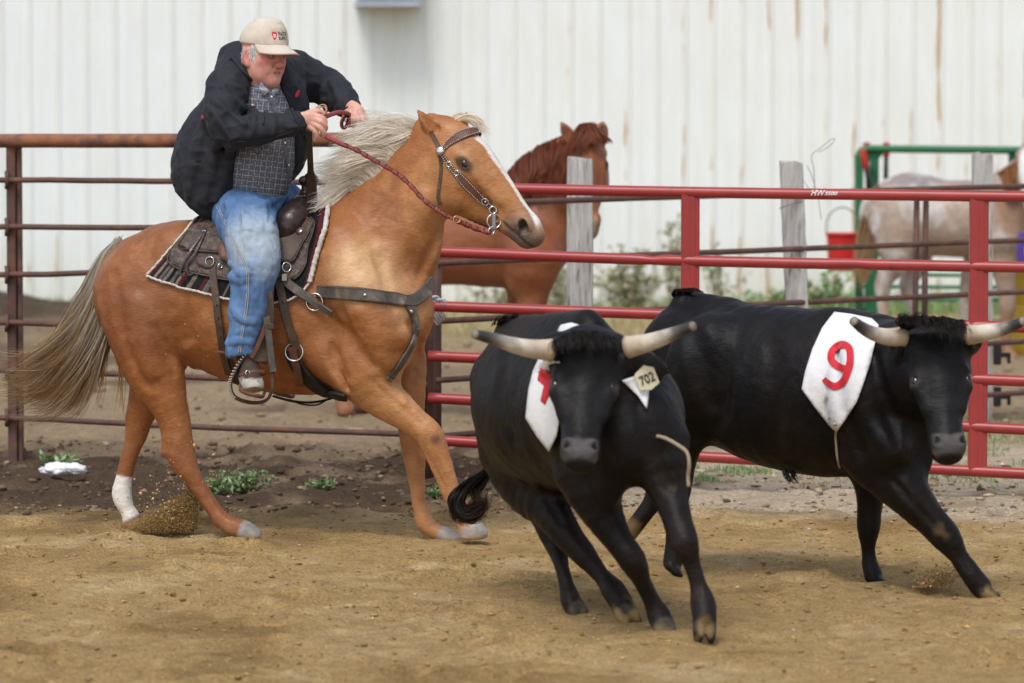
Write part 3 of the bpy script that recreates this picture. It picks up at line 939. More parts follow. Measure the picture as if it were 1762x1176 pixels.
V = np.vstack([V, V + V3(0, .02, 0)])
mk('gusset', V, [(0, 1, 2, 3), (7, 6, 5, 4), (0, 4, 5, 1), (1, 5, 6, 2), (2, 6, 7, 3), (3, 7, 4, 0)], M_GREEN, gp, smooth=False)
V = np.array([P(1735, 262, YG + .02), P(1762, 262, YG + .02), P(1750, 290, YG + .02), P(1736, 300, YG + .02)]); V = np.vstack([V, V + V3(0, .02, 0)])
mk('gusset', V, [(0, 1, 2, 3), (7, 6, 5, 4), (0, 4, 5, 1), (1, 5, 6, 2), (2, 6, 7, 3), (3, 7, 4, 0)], M_GREEN, gp, smooth=False)
for y in (473, 493.5, 515, 552):
    mk('rail', *tube([P(1484, y, YG + .25), P(1880, y + 2, YG + .25)], px(3.4, YG), 8), M_GREEN, gp)
mk('latch_plate', *bar(1503, 470, 1503, 545, 30, .04, YG - .05), M_GREEN, gp, smooth=False)
mk('base_plate', *bar(1500, 530, 1500, gy(YG) - 2, 40, .05, YG + .02), M_GREEN, gp, smooth=False)
M_REDG = mat('red_rubber_grip', (.42, .025, .02), rough=.45)
M_DARKM = mat('dark_steel', (.05, .05, .055), rough=.45, metal=.4)
def lever(x0, y0, x1, y1, gl, Y, label):
    a, b = P(x0, y0, Y), P(x1, y1, Y); d = nrm(b - a)
    g = a + d * px(gl, Y)
    o = empty('chute_lever', b, label, 'lever', 'levers of the green chute')
    mk('shaft', *tube([a + d * .02, b], px(4.2, Y), 8), M_DARKM, o); mk('grip', *tube([a, a + d * .01, g - d * .01, g], [px(4.5, Y), px(6, Y), px(6, Y), px(5, Y)], 8), M_REDG, o)
lever(1484, 257, 1498, 330, 34, YG - .12, 'slanting chute lever with long red grip at the left green post')
lever(1525, 245, 1524, 330, 25, YG + .2, 'upright dark chute lever with red grip above the horse rump')
lever(1491, 245, 1494, 330, 8, YG + .25, 'short red tipped lever just behind the left green post')
# bucket
YB = 35.3
bk = empty('red_bucket', P(1448, 466, YB), 'red plastic bucket hanging by its wire handle from the green post', 'bucket')
prof = [(25, 466), (26, 440), (27.5, 412), (28, 405), (30, 404.5), (30, 401), (26.5, 401), (25, 440), (23, 463)]
V, F, n = [], [], 24
cx = P(1450, 430, YB)
for r, y in prof:
    z = P(1450, y, YB)[2]
    V += [(cx[0] + px(r, YB) * math.cos(2 * math.pi * i / n), YB + px(r, YB) * math.sin(2 * math.pi * i / n), z) for i in range(n)]
for k in range(len(prof) - 1): F += [(k * n + i, k * n + (i + 1) % n, (k + 1) * n + (i + 1) % n, (k + 1) * n + i) for i in range(n)]
F += [tuple(range(n - 1, -1, -1)), tuple(range((len(prof) - 1) * n, len(prof) * n))]
mk('bucket_body', np.array(V), F, mat('red_bucket_plastic', (.55, .022, .02), rough=.35, var=.08), bk)
hp = np.array([P(x, y, YB) for x, y in ((1422, 405), (1423, 380), (1434, 363), (1452, 357), (1468, 366), (1477, 380), (1478, 400))])
mk('wire_handle', *tube(catmull(hp, 5), .006, 6), M_WIRE, bk)
# yellow barrel
YY = 34.2
cx = P(1803, 540, YY)
zt, zb = P(1803, 442, YY)[2], 0.0
R_ = px(72, YY); V, F, n = [], [], 40
prof = [(.9, 0), (1, .03), (1, .17), (.985, .2), (1, .23), (1, .5), (.975, .515), (.975, .53), (1, .545), (1, .78), (.985, .8), (1, .82), (1, .96), (.94, 1.0), (.9, 1.0), (.88, .98), (.1, .98)]
for r, z in prof: V += [(cx[0] + R_ * r * math.cos(2 * math.pi * i / n), YY + R_ * r * math.sin(2 * math.pi * i / n), z * zt) for i in range(n)]
for k in range(len(prof) - 1): F += [(k * n + i, k * n + (i + 1) % n, (k + 1) * n + (i + 1) % n, (k + 1) * n + i) for i in range(n)]
F += [tuple(range(n - 1, -1, -1)), tuple(range((len(prof) - 1) * n, len(prof) * n))]
mk('yellow_barrel', np.array(V), F, mat('yellow_barrel_plastic', (.62, .42, .035), rough=.45, var=.12, vscale=4), label='big yellow plastic barrel at the right edge behind the spotted horse', cat='barrel')

# ------------------------------------------------------------------ plants, grass and small litter
M_LEAF = mat('weed_leaf', attr=True, rough=.6, var=.2, vscale=12, spec=.25)
def leaves(C, D, L, W, cols):
    """small folded leaves at C pointing along D"""
    n = len(C); D = nrm(D); U = nrm(np.cross(D, RNG.normal(size=(n, 3)))); N_ = np.cross(D, U)
    L, W = L[:, None], W[:, None]
    V = np.stack([C, C + D * L * .5 + U * W - N_ * W * .3, C + D * L, C + D * L * .5 - U * W - N_ * W * .3, C + D * L * .5], 1).reshape(-1, 3)
    k = (np.arange(n) * 5)[:, None, None]
    F = np.concatenate([(np.array([[0, 1, 4], [1, 2, 4], [2, 3, 4], [3, 0, 4]])[None] + k)]).reshape(-1, 3)
    return V, F, np.repeat(cols, 5, 0)
def plant(name, x, y, Y, h, w, n, nl, ls, cols, label, cat, group=None, base=None, tall=False):
    c = P(x, y, Y); z0 = float(hgt(c[0], Y)); c[2] = z0
    o = empty(name, c, label, cat, group)
    st, C, D, CC = MB(), [], [], []
    for i in range(n):
        a = RNG.uniform(0, 6.28); lean = RNG.uniform(.1, 1) * w
        hh = h * RNG.uniform(.45, 1.05)
        tip = c + V3(math.cos(a) * lean, math.sin(a) * lean, hh); b0 = c + V3(math.cos(a), math.sin(a), 0) * lean * .25
        p = catmull([b0, b0 + (tip - b0) * .5 + V3(0, 0, hh * .14), tip], 4)
        st.add(*tube(p, np.linspace(.006, .0015, len(p)), 4))
        t = RNG.uniform(.12 if not tall else .3, 1, nl); q = np.stack([np.interp(t, np.linspace(0, 1, len(p)), p[:, k]) for k in range(3)], -1)
        C.append(q); d = RNG.normal(size=(nl, 3)); d[:, 2] = d[:, 2] * .6 + .35; D.append(d)
        CC.append(np.array(cols)[RNG.integers(0, len(cols), nl)] * RNG.uniform(.75, 1.25, (nl, 1)))
    st.build('stems', mat('weed_stem', (.16, .17, .07), rough=.7), o)
    C, D, CC = np.concatenate(C), np.concatenate(D), np.concatenate(CC)
    V, F, k = leaves(C, D, RNG.uniform(.6, 1.3, len(C)) * ls, RNG.uniform(.18, .32, len(C)) * ls, CC)
    mk('leaves', V, F, M_LEAF, o, smooth=False, col=k, kind='stuff')
    return o
GL = [(.16, .24, .09), (.20, .29, .13), (.26, .34, .19), (.12, .19, .07)]
OL = [(.34, .34, .20), (.42, .41, .27), (.25, .27, .14), (.48, .42, .29)]
BR = [(.12, .28, .06), (.17, .34, .09), (.1, .22, .06), (.25, .36, .14)]
plant('green_weed', 422, 812, 22.6, .12, .17, 24, 15, .036, GL, 'leafy green weed on the dirt below the bottom rail under the horse', 'weed', 'weeds along the fence line')
plant('green_weed', 372, 822, 22.4, .09, .12, 14, 16, .04, GL, 'small pale weed just left of the leafy weed under the horse', 'weed', 'weeds along the fence line')
plant('green_weed', 86, 806, 23.7, .08, .2, 18, 14, .05, GL, 'low sprawling weed beside the left fence post', 'weed', 'weeds along the fence line')
plant('green_weed', 560, 838, 22.3, .05, .12, 12, 10, .035, GL, 'thin flat weed on the mud under the horse belly', 'weed', 'weeds along the fence line')
plant('green_weed', 748, 850, 22.3, .06, .1, 12, 10, .035, GL, 'small weed behind the front legs of the palomino horse', 'weed', 'weeds along the fence line')
YQ = 40.6
plant('wall_bush', 1085, 525, YQ, .62, .5, 34, 20, .075, OL, 'dry olive bush against the barn wall left of the gate upright', 'bush', 'weeds against the barn wall')
plant('wall_bush', 1160, 528, YQ, .95, .2, 12, 20, .075, OL, 'tall thin dry weed just left of the first gate upright', 'bush', 'weeds against the barn wall')
plant('wall_bush', 1235, 530, YQ, .7, .3, 10, 14, .075, OL + BR[:1], 'sparse weed against the wall right of the first gate upright', 'bush', 'weeds against the barn wall')
plant('wall_bush', 962, 520, YQ, .45, .25, 14, 18, .075, OL, 'dry bush against the wall behind the chestnut horse chest', 'bush', 'weeds against the barn wall')
plant('wall_bush', 860, 522, YQ, .3, .3, 14, 16, .07, OL, 'low dry bush seen under the chestnut horse belly', 'bush', 'weeds against the barn wall')
plant('wall_bush', 1430, 536, YQ - .5, .42, .28, 24, 16, .08, BR + OL[:2], 'bright green weed clump by the wall below the red bucket', 'bush', 'weeds against the barn wall')
plant('wall_bush', 1330, 540, YQ - .5, .25, .3, 16, 14, .08, BR + OL[:2], 'low green weed clump by the wall left of the leaning post', 'bush', 'weeds against the barn wall')
def grass(name, spots, hgt_, cols, wid=.004):
    """spots: (x0,x1,y0,y1,n): blades of grass in world areas"""
    V, F, CC, o = [], [], [], 0
    for x0, x1, y0, y1, n, hh in spots:
        x, y = RNG.uniform(x0, x1, n), RNG.uniform(y0, y1, n)
        cl = noise(np.stack([x, y], -1), .35, 77, 2); keep = cl > -.1
        x, y = x[keep], y[keep]; n = len(x)
        b = np.stack([x, y, hgt(x, y) - .01], -1)
        h_ = hh * RNG.uniform(.35, 1.2, n); d = RNG.normal(size=(n, 2)) * .45
        mid = b + np.stack([d[:, 0] * h_ * .35, d[:, 1] * h_ * .35, h_ * .62], -1); tip = b + np.stack([d[:, 0] * h_, d[:, 1] * h_, h_], -1)
        w = np.stack([np.cos(RNG.uniform(0, 3.14, n)), np.zeros(n), np.zeros(n)], -1) * wid * (hh / .2 + .6)
        v = np.stack([b - w, b + w, mid + w * .7, mid - w * .7, tip], 1).reshape(-1, 3)
        k = (np.arange(n) * 5)[:, None] + o
        F.append((k[..., None] + np.array([[0, 1, 2], [0, 2, 3], [3, 2, 4]])[None]).reshape(-1, 3)); V.append(v); o += len(v)
        CC.append(np.repeat(np.array(cols)[RNG.integers(0, len(cols), n)] * RNG.uniform(.7, 1.3, (n, 1)), 5, 0))
    mk(name, np.concatenate(V), np.concatenate(F), M_LEAF, smooth=False, col=np.concatenate(CC), kind='stuff', base=(0, YQ, 0))
grass('grass', [(2.6, 5.2, 39.6, 41.6, 2600, .22), (-5.2, -1.2, 39.0, 41.7, 2600, .13), (1.0, 2.6, 40.3, 41.7, 900, .16), (-1.2, 1.2, 40.3, 41.7, 700, .14),
                (.95, 1.45, 22.9, 24.4, 2600, .045), (2.1, 3.2, 23.2, 25.6, 2600, .05), (2.4, 3.4, 25.2, 27.5, 1200, .06)], .2, GL + BR)
grass('dry_grass', [(-1.5, 4.5, 36.5, 41.3, 4200, .15), (2.0, 3.6, 22.8, 26.5, 2200, .05), (.9, 2.2, 22.6, 25.0, 1300, .04)], .15, [(.38, .30, .13), (.45, .37, .2), (.28, .22, .1)])
# crumpled white rag by the fence post
V, F = ball((0, 0, 0), 1, 3)
d = 1 + .4 * noise(V, .5, 3, 3)
V1 = V * d[:, None] * V3(.085, .07, .04) + P(98, 790, 23.4) * V3(1, 1, 0) + V3(0, 0, .05)
V2 = V * (1 + .4 * noise(V, .4, 9, 3))[:, None] * V3(.065, .05, .033) + P(134, 790, 23.4) * V3(1, 1, 0) + V3(-.02, 0, .05)
MB().add(V1, F).add(V2, F).build('crumpled_rag', mat('white_rag_cloth', (.78, .78, .78), rough=.8, var=.05), label='crumpled white rag on the mud by the left fence post', cat='rag')
# ------------------------------------------------------------------ animals: shared builders
def m_coat(nt, b, mp, src):
    """short hair: fine streaked relief over the coat colour"""
    N, L = nt.nodes, nt.links
    m2 = N.new('ShaderNodeMapping'); m2.inputs['Scale'].default_value = (40, 70, 130); m2.inputs['Rotation'].default_value = (0, .5, 0)
    L.new(mp.outputs[0], m2.inputs['Vector'])
    t = N.new('ShaderNodeTexNoise'); t.inputs['Scale'].default_value = 1.0; t.inputs['Detail'].default_value = 4
    L.new(m2.outputs[0], t.inputs['Vector'])
    mr = N.new('ShaderNodeMapRange'); mr.inputs['From Min'].default_value = .3; mr.inputs['From Max'].default_value = .7
    mr.inputs['To Min'].default_value = .88; mr.inputs['To Max'].default_value = 1.12; L.new(t.outputs['Fac'], mr.inputs['Value'])
    s = N.new('ShaderNodeVectorMath'); s.operation = 'SCALE'; L.new(src, s.inputs[0]); L.new(mr.outputs[0], s.inputs['Scale'])
    L.new(s.outputs[0], b.inputs['Base Color'])
    t2 = N.new('ShaderNodeTexNoise'); t2.inputs['Scale'].default_value = 14; t2.inputs['Detail'].default_value = 3; L.new(mp.outputs[0], t2.inputs['Vector'])
    ad = N.new('ShaderNodeMath'); ad.operation = 'MULTIPLY_ADD'; ad.inputs[1].default_value = .3; L.new(t.outputs['Fac'], ad.inputs[0])
    L.new(t2.outputs['Fac'], ad.inputs[2])
    bp = N.new('ShaderNodeBump'); bp.inputs['Strength'].default_value = .35; bp.inputs['Distance'].default_value = .02
    L.new(ad.outputs[0], bp.inputs['Height']); L.new(bp.outputs[0], b.inputs['Normal'])
M_COAT = mat('horse_coat', attr=True, rough=.46, var=.12, vscale=9, spec=.34, extra=m_coat)
M_BCOAT = mat('black_cattle_coat', attr=True, rough=.5, var=.3, vscale=9, spec=.17, extra=m_coat)
def m_hair(nt, b, mp, src):
    N, L = nt.nodes, nt.links
    tr = N.new('ShaderNodeBsdfTranslucent'); mx = N.new('ShaderNodeMixShader'); mx.inputs[0].default_value = .4
    L.new(src, tr.inputs['Color']); L.new(b.outputs[0], mx.inputs[1]); L.new(tr.outputs[0], mx.inputs[2])
    L.new(mx.outputs[0], N['Material Output'].inputs['Surface'])
M_HAIR = mat('animal_hair', attr=True, rough=.5, var=.1, vscale=20, spec=.3, extra=m_hair)
M_EYE = mat('dark_eye', (.012, .008, .006), rough=.08, var=0, spec=.6)
M_HORN = mat('cattle_horn', attr=True, rough=.5, var=.25, vscale=14, spec=.35, bump=.25, bscale=30)
M_HOOF = M_COAT

class Head:
    """local frame of a head: a along the face (0 poll .. 1 muzzle), b out of the forehead, c to the side"""
    def __init__(s, P0, P1, out, U):
        s.P0, s.A3 = np.array(P0, float), np.array(P1, float) - np.array(P0, float)
        A = nrm(s.A3); o = np.array(out, float)
        s.d = nrm(o - A * (A @ o)); s.l = np.cross(A, s.d); s.A = A; s.U = U
    def __call__(s, a, b, c): return s.P0 + s.A3 * a + s.d * (b * s.U) + s.l * (c * s.U)
    def loc(s, p):
        w = p - s.P0
        return (w @ s.A3) / (s.A3 @ s.A3), (w @ s.d) / s.U, (w @ s.l) / s.U
def horse_head(S, h, ears=True):
    U = h.U; ax = np.array([h.A, h.d, h.l])
    def T(nodes, k=.02, **kw): S.tube([(h(*n[0]), n[1] * U, n[2]) for n in nodes], k, h.l, **kw)
    T([((-.02, -.02, 0), .15, .8), ((.10, .03, 0), .165, .74), ((.26, .04, 0), .165, .76), ((.42, .02, 0), .15, .70), ((.6, 0, 0), .122, .66),
       ((.78, -.035, 0), .104, .76), ((.90, -.052, 0), .104, .88), ((.965, -.065, 0), .088, .92)], .03)
    T([((.12, -.1, 0), .17, .62), ((.32, -.12, 0), .19, .60), ((.5, -.14, 0), .15, .55), ((.66, -.135, 0), .095, .62), ((.82, -.13, 0), .07, .8), ((.93, -.135, 0), .055, 1.0)], .03)
    for sgn in (-1, 1):
        S.ell(h(.31, -.145, .078 * sgn), np.array([.21, .19, .052]) * U, ax, .02)                       # cheek plate
        T([((.22, .045, .12 * sgn), .03, 1), ((.36, .035, .122 * sgn), .036, 1), ((.52, -.01, .098 * sgn), .026, 1), ((.66, -.03, .075 * sgn), .018, 1)], .03)   # facial crest
        S.ell(h(.315, .075, .112 * sgn), np.array([.06, .026, .03]) * U, ax, .02)                      # brow
        S.ell(h(.325, .03, .148 * sgn), np.array([.034, .02, .02]) * U, ax, .008, sub=True)            # eye socket
        S.ell(h(.325, .012, .132 * sgn), np.array([.045, .012, .016]) * U, ax, .008)                   # lower lid
        S.ell(h(.895, -.025, .080 * sgn), np.array([.068, .062, .034]) * U, ax, .014)                    # nostril wing
        S.tube([(h(.875, -.016, .112 * sgn), .026 * U, 1), (h(.918, -.045, .078 * sgn), .034 * U, 1)], .010, m=1, sub=True)
        S.tube([(h(.995, -.115, .0), .006 * U, 1), (h(.88, -.105, .078 * sgn), .008 * U, 1), (h(.76, -.115, .085 * sgn), .006 * U, 1)], .006, m=3, sub=True)   # mouth
        S.ell(h(.16, -.02, .125 * sgn), np.array([.05, .03, .02]) * U, ax, .02)
    S.ell(h(.955, -.14, 0), np.array([.05, .035, .05]) * U, ax, .015)                                   # lower lip
def ear(S, base, tip, face, r, k=.008):
    """a pricked ear: a cupped cone that opens towards face"""
    b, t = np.array(base, float), np.array(tip, float); d = t - b; f = nrm(np.array(face, float)); f = nrm(f - nrm(d) * (nrm(d) @ f))
    S.tube([(b - d * .1, r * .8, .75), (b + d * .25, r, .7), (b + d * .55, r * .85, .62), (b + d * .85, r * .4, .6), (t, r * .12, .6)], k, f)
    S.tube([(b + d * .12 + f * r * .75, r * .42, 1), (b + d * .45 + f * r * .72, r * .52, 1), (b + d * .8 + f * r * .4, r * .16, 1)], .006, m=3, sub=True)
def limb(S, T, nodes, side, k=.03, m=3):
    """nodes: (x, y, dy, r px, q)"""
    S.tube([(T(n[0], n[1], n[2]), px(n[3], T.Y), n[4] if len(n) > 4 else 1.0) for n in nodes], k, side, m)
class Map:
    """pixel + sideways offset -> place, for an animal whose body crosses the picture slantwise"""
    def __init__(s, Y, slope, x0): s.Y, s.sl, s.x0 = Y, slope, x0
    def __call__(s, x, y, dy=0.0): return P(x, y, s.Y - s.sl * (np.asarray(x, float) - s.x0) + dy)
    def side(s):
        v = nrm(P(s.x0 + 300, 600, s.Y - s.sl * 300) - P(s.x0, 600, s.Y)); v[2] = 0
        return nrm(np.array([-v[1], v[0], 0]))
def body_mesh(name, S, h, mat_, parent, colf, disp=None, soft=1):
    V, F = S.mesh(h, disp=None)
    if soft: V = relax(V, F, soft)
    N = vnormals(V, F)
    if disp is not None: V = V + N * disp(V)[:, None]
    return mk(name, V, F, mat_, parent, col=np.clip(colf(V, N), 0, 1))
def near(p, q, r0, r1):
    """1 within r0 of point q, falling to 0 at r1"""
    return 1 - sstep(r0, r1, np.linalg.norm(p - np.asarray(q), axis=-1))
def eyes(h, parent, a=.325, b=.03, c=.126, r=.032, both=True):
    for sgn in ((-1, 1) if both else (1,)):
        V, F = ball((0, 0, 0), 1, 2)
        V = h(a, b, c * sgn) + (V * [1.3, .8, .85] * r * h.U) @ np.array([h.A, h.d, h.l])
        mk('eye', V, F, M_EYE, parent)

# ------------------------------------------------------------------ the palomino horse
TP = Map(20.55, .0007, 250)
SD = TP.side()
S = SDF()
pal = empty('palomino_horse', TP(450, gy(20.4), 0) * V3(1, 1, 0), 'golden palomino horse with flaxen mane galloping under the rider', 'horse')
limb(S, TP, [(262, 508, 0, 100, .85), (300, 500, 0, 117, .84), (355, 503, 0, 124, .84), (410, 520, 0, 132, .84), (470, 533, 0, 141, .80), (530, 532, 0, 147, .70), (585, 525, 0, 146, .62), (622, 522, 0, 122, .66)], SD, .05)
S.ell(TP(238, 505, 0), (px(70, 20.4), .24, px(90, 20.4)), None, .06)
for sg in (-1, 1):                                                                     # haunches
    S.ell(TP(258, 520, .12 * sg), (px(86, 20.4), .135, px(105, 20.4)), None, .05)
    S.ell(TP(308, 440, .11 * sg), (px(55, 20.4), .12, px(52, 20.4)), None, .05)
limb(S, TP, [(470, 402, 0, 16), (540, 388, 0, 22), (592, 372, 0, 26), (640, 345, 0, 26)], SD, .06)       # withers
limb(S, TP, [(600, 490, 0, 128, .62), (655, 425, 0, 104, .58), (697, 360, 0, 75, .55), (735, 312, 0, 63, .55), (765, 290, 0, 58, .58)], SD, .05)  # neck
for sg in (-1, 1):
    limb(S, TP, [(588, 420, .13 * sg, 44), (622, 500, .19 * sg, 62), (662, 575, .185 * sg, 56), (640, 640, .17 * sg, 42)], SD, .06)   # shoulder blade
    S.ell(TP(694, 540, .10 * sg), (px(52, 20.3), .10, px(66, 20.3)), None, .05)                           # breast muscle
    limb(S, TP, [(640, 470, .12 * sg, 40), (690, 420, .085 * sg, 30), (735, 345, .07 * sg, 26)], SD, .05)   # neck muscle
    limb(S, TP, [(560, 610, .17 * sg, 40), (600, 640, .18 * sg, 36)], SD, .05)
# hind leg nearer the camera
limb(S, TP, [(262, 545, -.15, 84, .62), (256, 600, -.17, 62, .72), (268, 640, -.175, 50, .8), (285, 680, -.175, 37, .85), (299, 718, -.17, 29, .8), (307, 757, -.17, 26, .75),
             (312, 786, -.17, 25, .72), (328, 816, -.17, 18, .8), (346, 845, -.17, 14.5, .85), (370, 880, -.17, 13.5, .9), (381, 896, -.17, 15.5, .95), (398, 907, -.17, 13.5, 1)], SD, .045)
S.tube([(TP(272, 690, -.17), px(10, 20.2), 1), (TP(288, 745, -.17), px(8, 20.2), 1), (TP(286, 778, -.17), px(9, 20.2), 1)], .02)      # hock tendon
limb(S, TP, [(398, 906, -.17, 15, 1), (418, 913, -.17, 18, 1.1), (436, 920, -.17, 14, 1.25)], SD, .008)
# hind leg further away
limb(S, TP, [(270, 580, .15, 75, .62), (264, 640, .15, 45, .8), (254, 680, .15, 33, .85), (241, 716, .15, 26, .75), (235, 750, .15, 20, .75), (225, 778, .15, 15.5, .85), (214, 822, .15, 14, .9),
             (210, 852, .15, 17, .95), (219, 876, .15, 13, 1), (226, 888, .15, 14, 1)], SD, .04)
limb(S, TP, [(224, 886, .15, 15, 1), (228, 902, .15, 17, 1.1)], SD, .008)
# fore leg nearer the camera
limb(S, TP, [(615, 600, -.16, 62, .8), (625, 640, -.18, 52, .8), (660, 684, -.18, 36, .8), (686, 704, -.18, 30, .82), (712, 725, -.175, 25, .85), (737, 746, -.17, 23.5, .85), (752, 772, -.17, 18.5, .85),
             (768, 812, -.17, 13.5, .9), (781, 848, -.17, 12.5, .9), (790, 870, -.17, 15.5, 1), (800, 890, -.17, 13.5, 1)], SD, .045)
S.tube([(TP(722, 748, -.17), px(9, 20.1), 1), (TP(745, 800, -.17), px(6.5, 20.1), 1), (TP(772, 862, -.17), px(7, 20.1), 1)], .015)
limb(S, TP, [(800, 892, -.17, 17, 1), (808, 905, -.17, 21, 1.05), (815, 920, -.17, 25, 1.05)], SD, .008)
# fore leg further away
limb(S, TP, [(660, 575, .10, 60, .7), (690, 620, .10, 44, .75), (702, 680, .09, 30, .82), (706, 735, .08, 22.5, .85), (712, 780, .08, 20, .85), (715, 806, .08, 17, .85), (719, 845, .08, 13, .9),
             (723, 874, .08, 13, .9), (731, 900, .08, 15.5, 1), (748, 915, .08, 13, 1)], SD, .04)
limb(S, TP, [(746, 913, .08, 13, 1), (765, 922, .08, 15, 1.2), (783, 930, .08, 11, 1.5)], SD, .008)
# creases: stifle fold, girth line
S.tube([(TP(292, 545, -.335), .018, 1), (TP(310, 590, -.33), .022, 1), (TP(322, 640, -.27), .016, 1)], .055, m=3, sub=True)
S.tube([(TP(585, 560, -.30), .008, 1), (TP(575, 620, -.29), .012, 1), (TP(600, 665, -.26), .012, 1)], .04, m=3, sub=True)
S.tube([(TP(672, 560, -.26), .008, 1), (TP(690, 610, -.2), .012, 1)], .04, m=2, sub=True)
for dx_, cy in ((425, 926), (815, 927)): S.half(TP(dx_, cy, -.17), (0, 0, -1), .006, .16)
S.half(TP(770, 934, .08), (0, 0, -1), .006, .14); S.half(TP(229, 908, .15), (.5, 0, -1), .006, .10)
P0h = TP(750, 232); P1h = P(932, 398, TP(750, 232)[1] - .18)
HP = Head(P0h, P1h, (0, -.06, 1), px(246, 20.2))
horse_head(S, HP)
limb(S, TP, [(735, 300, 0, 60, .55), (775, 300, -.02, 62, .5)], SD, .06, 1)
eb = HP(.045, .15, .085)
ear(S, TP(752, 231, -.05), TP(718, 190, -.09), (.6, -.8, .1), px(14, 20.2))
ear(S, TP(797, 222, .06), TP(803, 192, .08), (.9, -.3, .2), px(11, 20.2))
carve(S, [([(196, 470), (205, 540), (228, 610), (255, 665)], .035, .009, .03), ([(300, 480), (316, 530), (328, 580)], .04, .010, .04), ([(258, 560), (284, 600), (300, 640)], .03, .006, .03),
          ([(300, 742), (295, 775)], .012, .004, .012), ([(272, 655), (289, 705), (301, 748)], .016, .005, .016), ([(652, 440), (670, 500), (690, 562)], .04, .012, .04),
          ([(588, 535), (610, 588), (640, 630)], .035, .011, .03), ([(572, 596), (596, 648)], .025, .008, .03), ([(642, 657), (682, 692), (722, 729)], .014, .005, .012),
          ([(664, 642), (704, 682), (736, 720)], .014, .005, .012), ([(752, 788), (768, 825), (780, 856)], .009, .0035, .008), ([(772, 388), (746, 424), (722, 474)], .024, .009, .03),
          ([(732, 268), (690, 315), (645, 372)], .035, .006, .04), ([(330, 820), (352, 858), (370, 885)], .009, .0035, .008), ([(706, 560), (722, 600), (716, 640)], .025, .009, .03),
          ([(838, 330), (858, 352), (866, 372)], .012, .004, .012), ([(790, 330), (800, 350), (790, 368)], .02, .005, .02)], 19.3)
carve(S, [([(232, 520), (240, 580), (258, 640)], .05, .006, .05), ([(620, 540), (650, 580), (668, 625)], .04, .007, .04), ([(655, 660), (695, 695)], .02, .004, .02), ([(322, 600), (332, 630)], .03, .008, .04)], 19.3, True)
PAL = S
GOLD, GOLD_L, GOLD_D, CREAM, REDB = V3(.305, .113, .036), V3(.57, .345, .17), V3(.185, .054, .015), V3(.72, .60, .45), V3(.225, .077, .027)
def pal_col(V, N):
    c = np.tile(GOLD, (len(V), 1)); n = noise(V, .22, 4, 3); n2 = noise(V, .06, 6, 2); n4 = noise(V, .02, 66, 2)
    x = V[:, 0]
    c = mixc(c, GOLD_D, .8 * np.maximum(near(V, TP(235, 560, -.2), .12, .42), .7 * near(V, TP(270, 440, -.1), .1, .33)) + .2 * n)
    c = mixc(c, GOLD_D, .5 * near(V, TP(470, 660, -.2), .1, .4))  # belly darkened: underside shade put into the coat colour
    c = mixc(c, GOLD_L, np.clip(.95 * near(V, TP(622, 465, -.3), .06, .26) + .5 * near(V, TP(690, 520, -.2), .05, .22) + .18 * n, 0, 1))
    c = mixc(c, V3(.54, .28, .12), .6 * near(V, TP(690, 700, -.2), .1, .34))
    c = mixc(c, GOLD_L, .10 * sstep(.1, .6, n2))
    # dappling on neck
    c = mixc(c, V3(.30, .10, .03), .5 * near(V, TP(640, 440, -.2), .02, .09) * sstep(-.2, .3, n) + .35 * near(V, TP(735, 340, -.1), .02, .16))
    # legs
    low = sstep(.62, .25, V[:, 2])
    c = mixc(c, V3(.50, .25, .11), low * .55 * (x > TP(560, 700)[0]))
    c = mixc(c, REDB, low * .8 * (x < TP(480, 700)[0]))
    for q in (TP(750, 757, -.22), TP(728, 795, .03)): c = mixc(c, V3(.11, .05, .03), .85 * near(V, q, .008, .045) * sstep(-.35, .3, n2 + n4 * .5))
    # white sock and hooves
    zz = 0.285
    d = near(V, TP(208, 858, .15), .115, .125)
    c = mixc(c, V3(.72, .68, .62), d)
    for q, r in ((TP(435, 921, -.17), .088), (TP(815, 918, -.17), .08), (TP(786, 932, .08), .105), (TP(230, 905, .15), .055)):
        c = mixc(c, V3(.36, .33, .30) * (1 + .3 * n2[:, None]), near(V, q, r - .012, r))
    c = mixc(c, V3(.40, .27, .13), .55 * sstep(.09, .02, V[:, 2]) * sstep(-.3, .3, n2))
    # face
    a, b, l = HP.loc(V)
    face = (near(V, HP(.5, -.05, 0), .38, .42)) * sstep(-.05, .1, a)
    c = mixc(c, V3(.42, .19, .068), face * .7)
    c = mixc(c, V3(.45, .24, .11), face * .55 * near(V, HP(.33, .02, .12), .03, .10))
    mz = sstep(.70, .90, a + .03 * n2) * face
    c = mixc(c, V3(.27, .17, .11), mz * .75); c = mixc(c, V3(.13, .10, .085), mz * sstep(.02, -.07, b) * .9)
    c = mixc(c, V3(.05, .035, .03), near(V, HP(.895, -.03, .085), .024, .036)); c = mixc(c, V3(.05, .035, .03), near(V, HP(.895, -.03, -.085), .024, .036))
    for sg in (-1, 1):
        e = np.sqrt(((a - .325) / .072) ** 2 + ((b - .03) / .046) ** 2)
        c = mixc(c, V3(.09, .05, .03), (1 - sstep(.7, 1.3, e)) * (l * sg > .05))
    c = mixc(c, V3(.04, .03, .025), face * (1 - sstep(.006, .014, np.abs(b + .113))) * sstep(.74, .78, a) * .9)
    w = .032 + .02 * (1 - sstep(.2, .35, a)) - .012 * sstep(.4, .6, a) + .02 * sstep(.85, .95, a) + .006 * n2
    bl = (1 - sstep(w * .75, w * 1.15, np.abs(l - .01))) * sstep(.22, .27, a) * (b > -.02) * face * (1 - sstep(.93, 1.0, a))
    c = mixc(c, V3(.74, .70, .66), bl * .95)
    return c * (1 + .10 * n2[:, None] + .06 * n4[:, None])
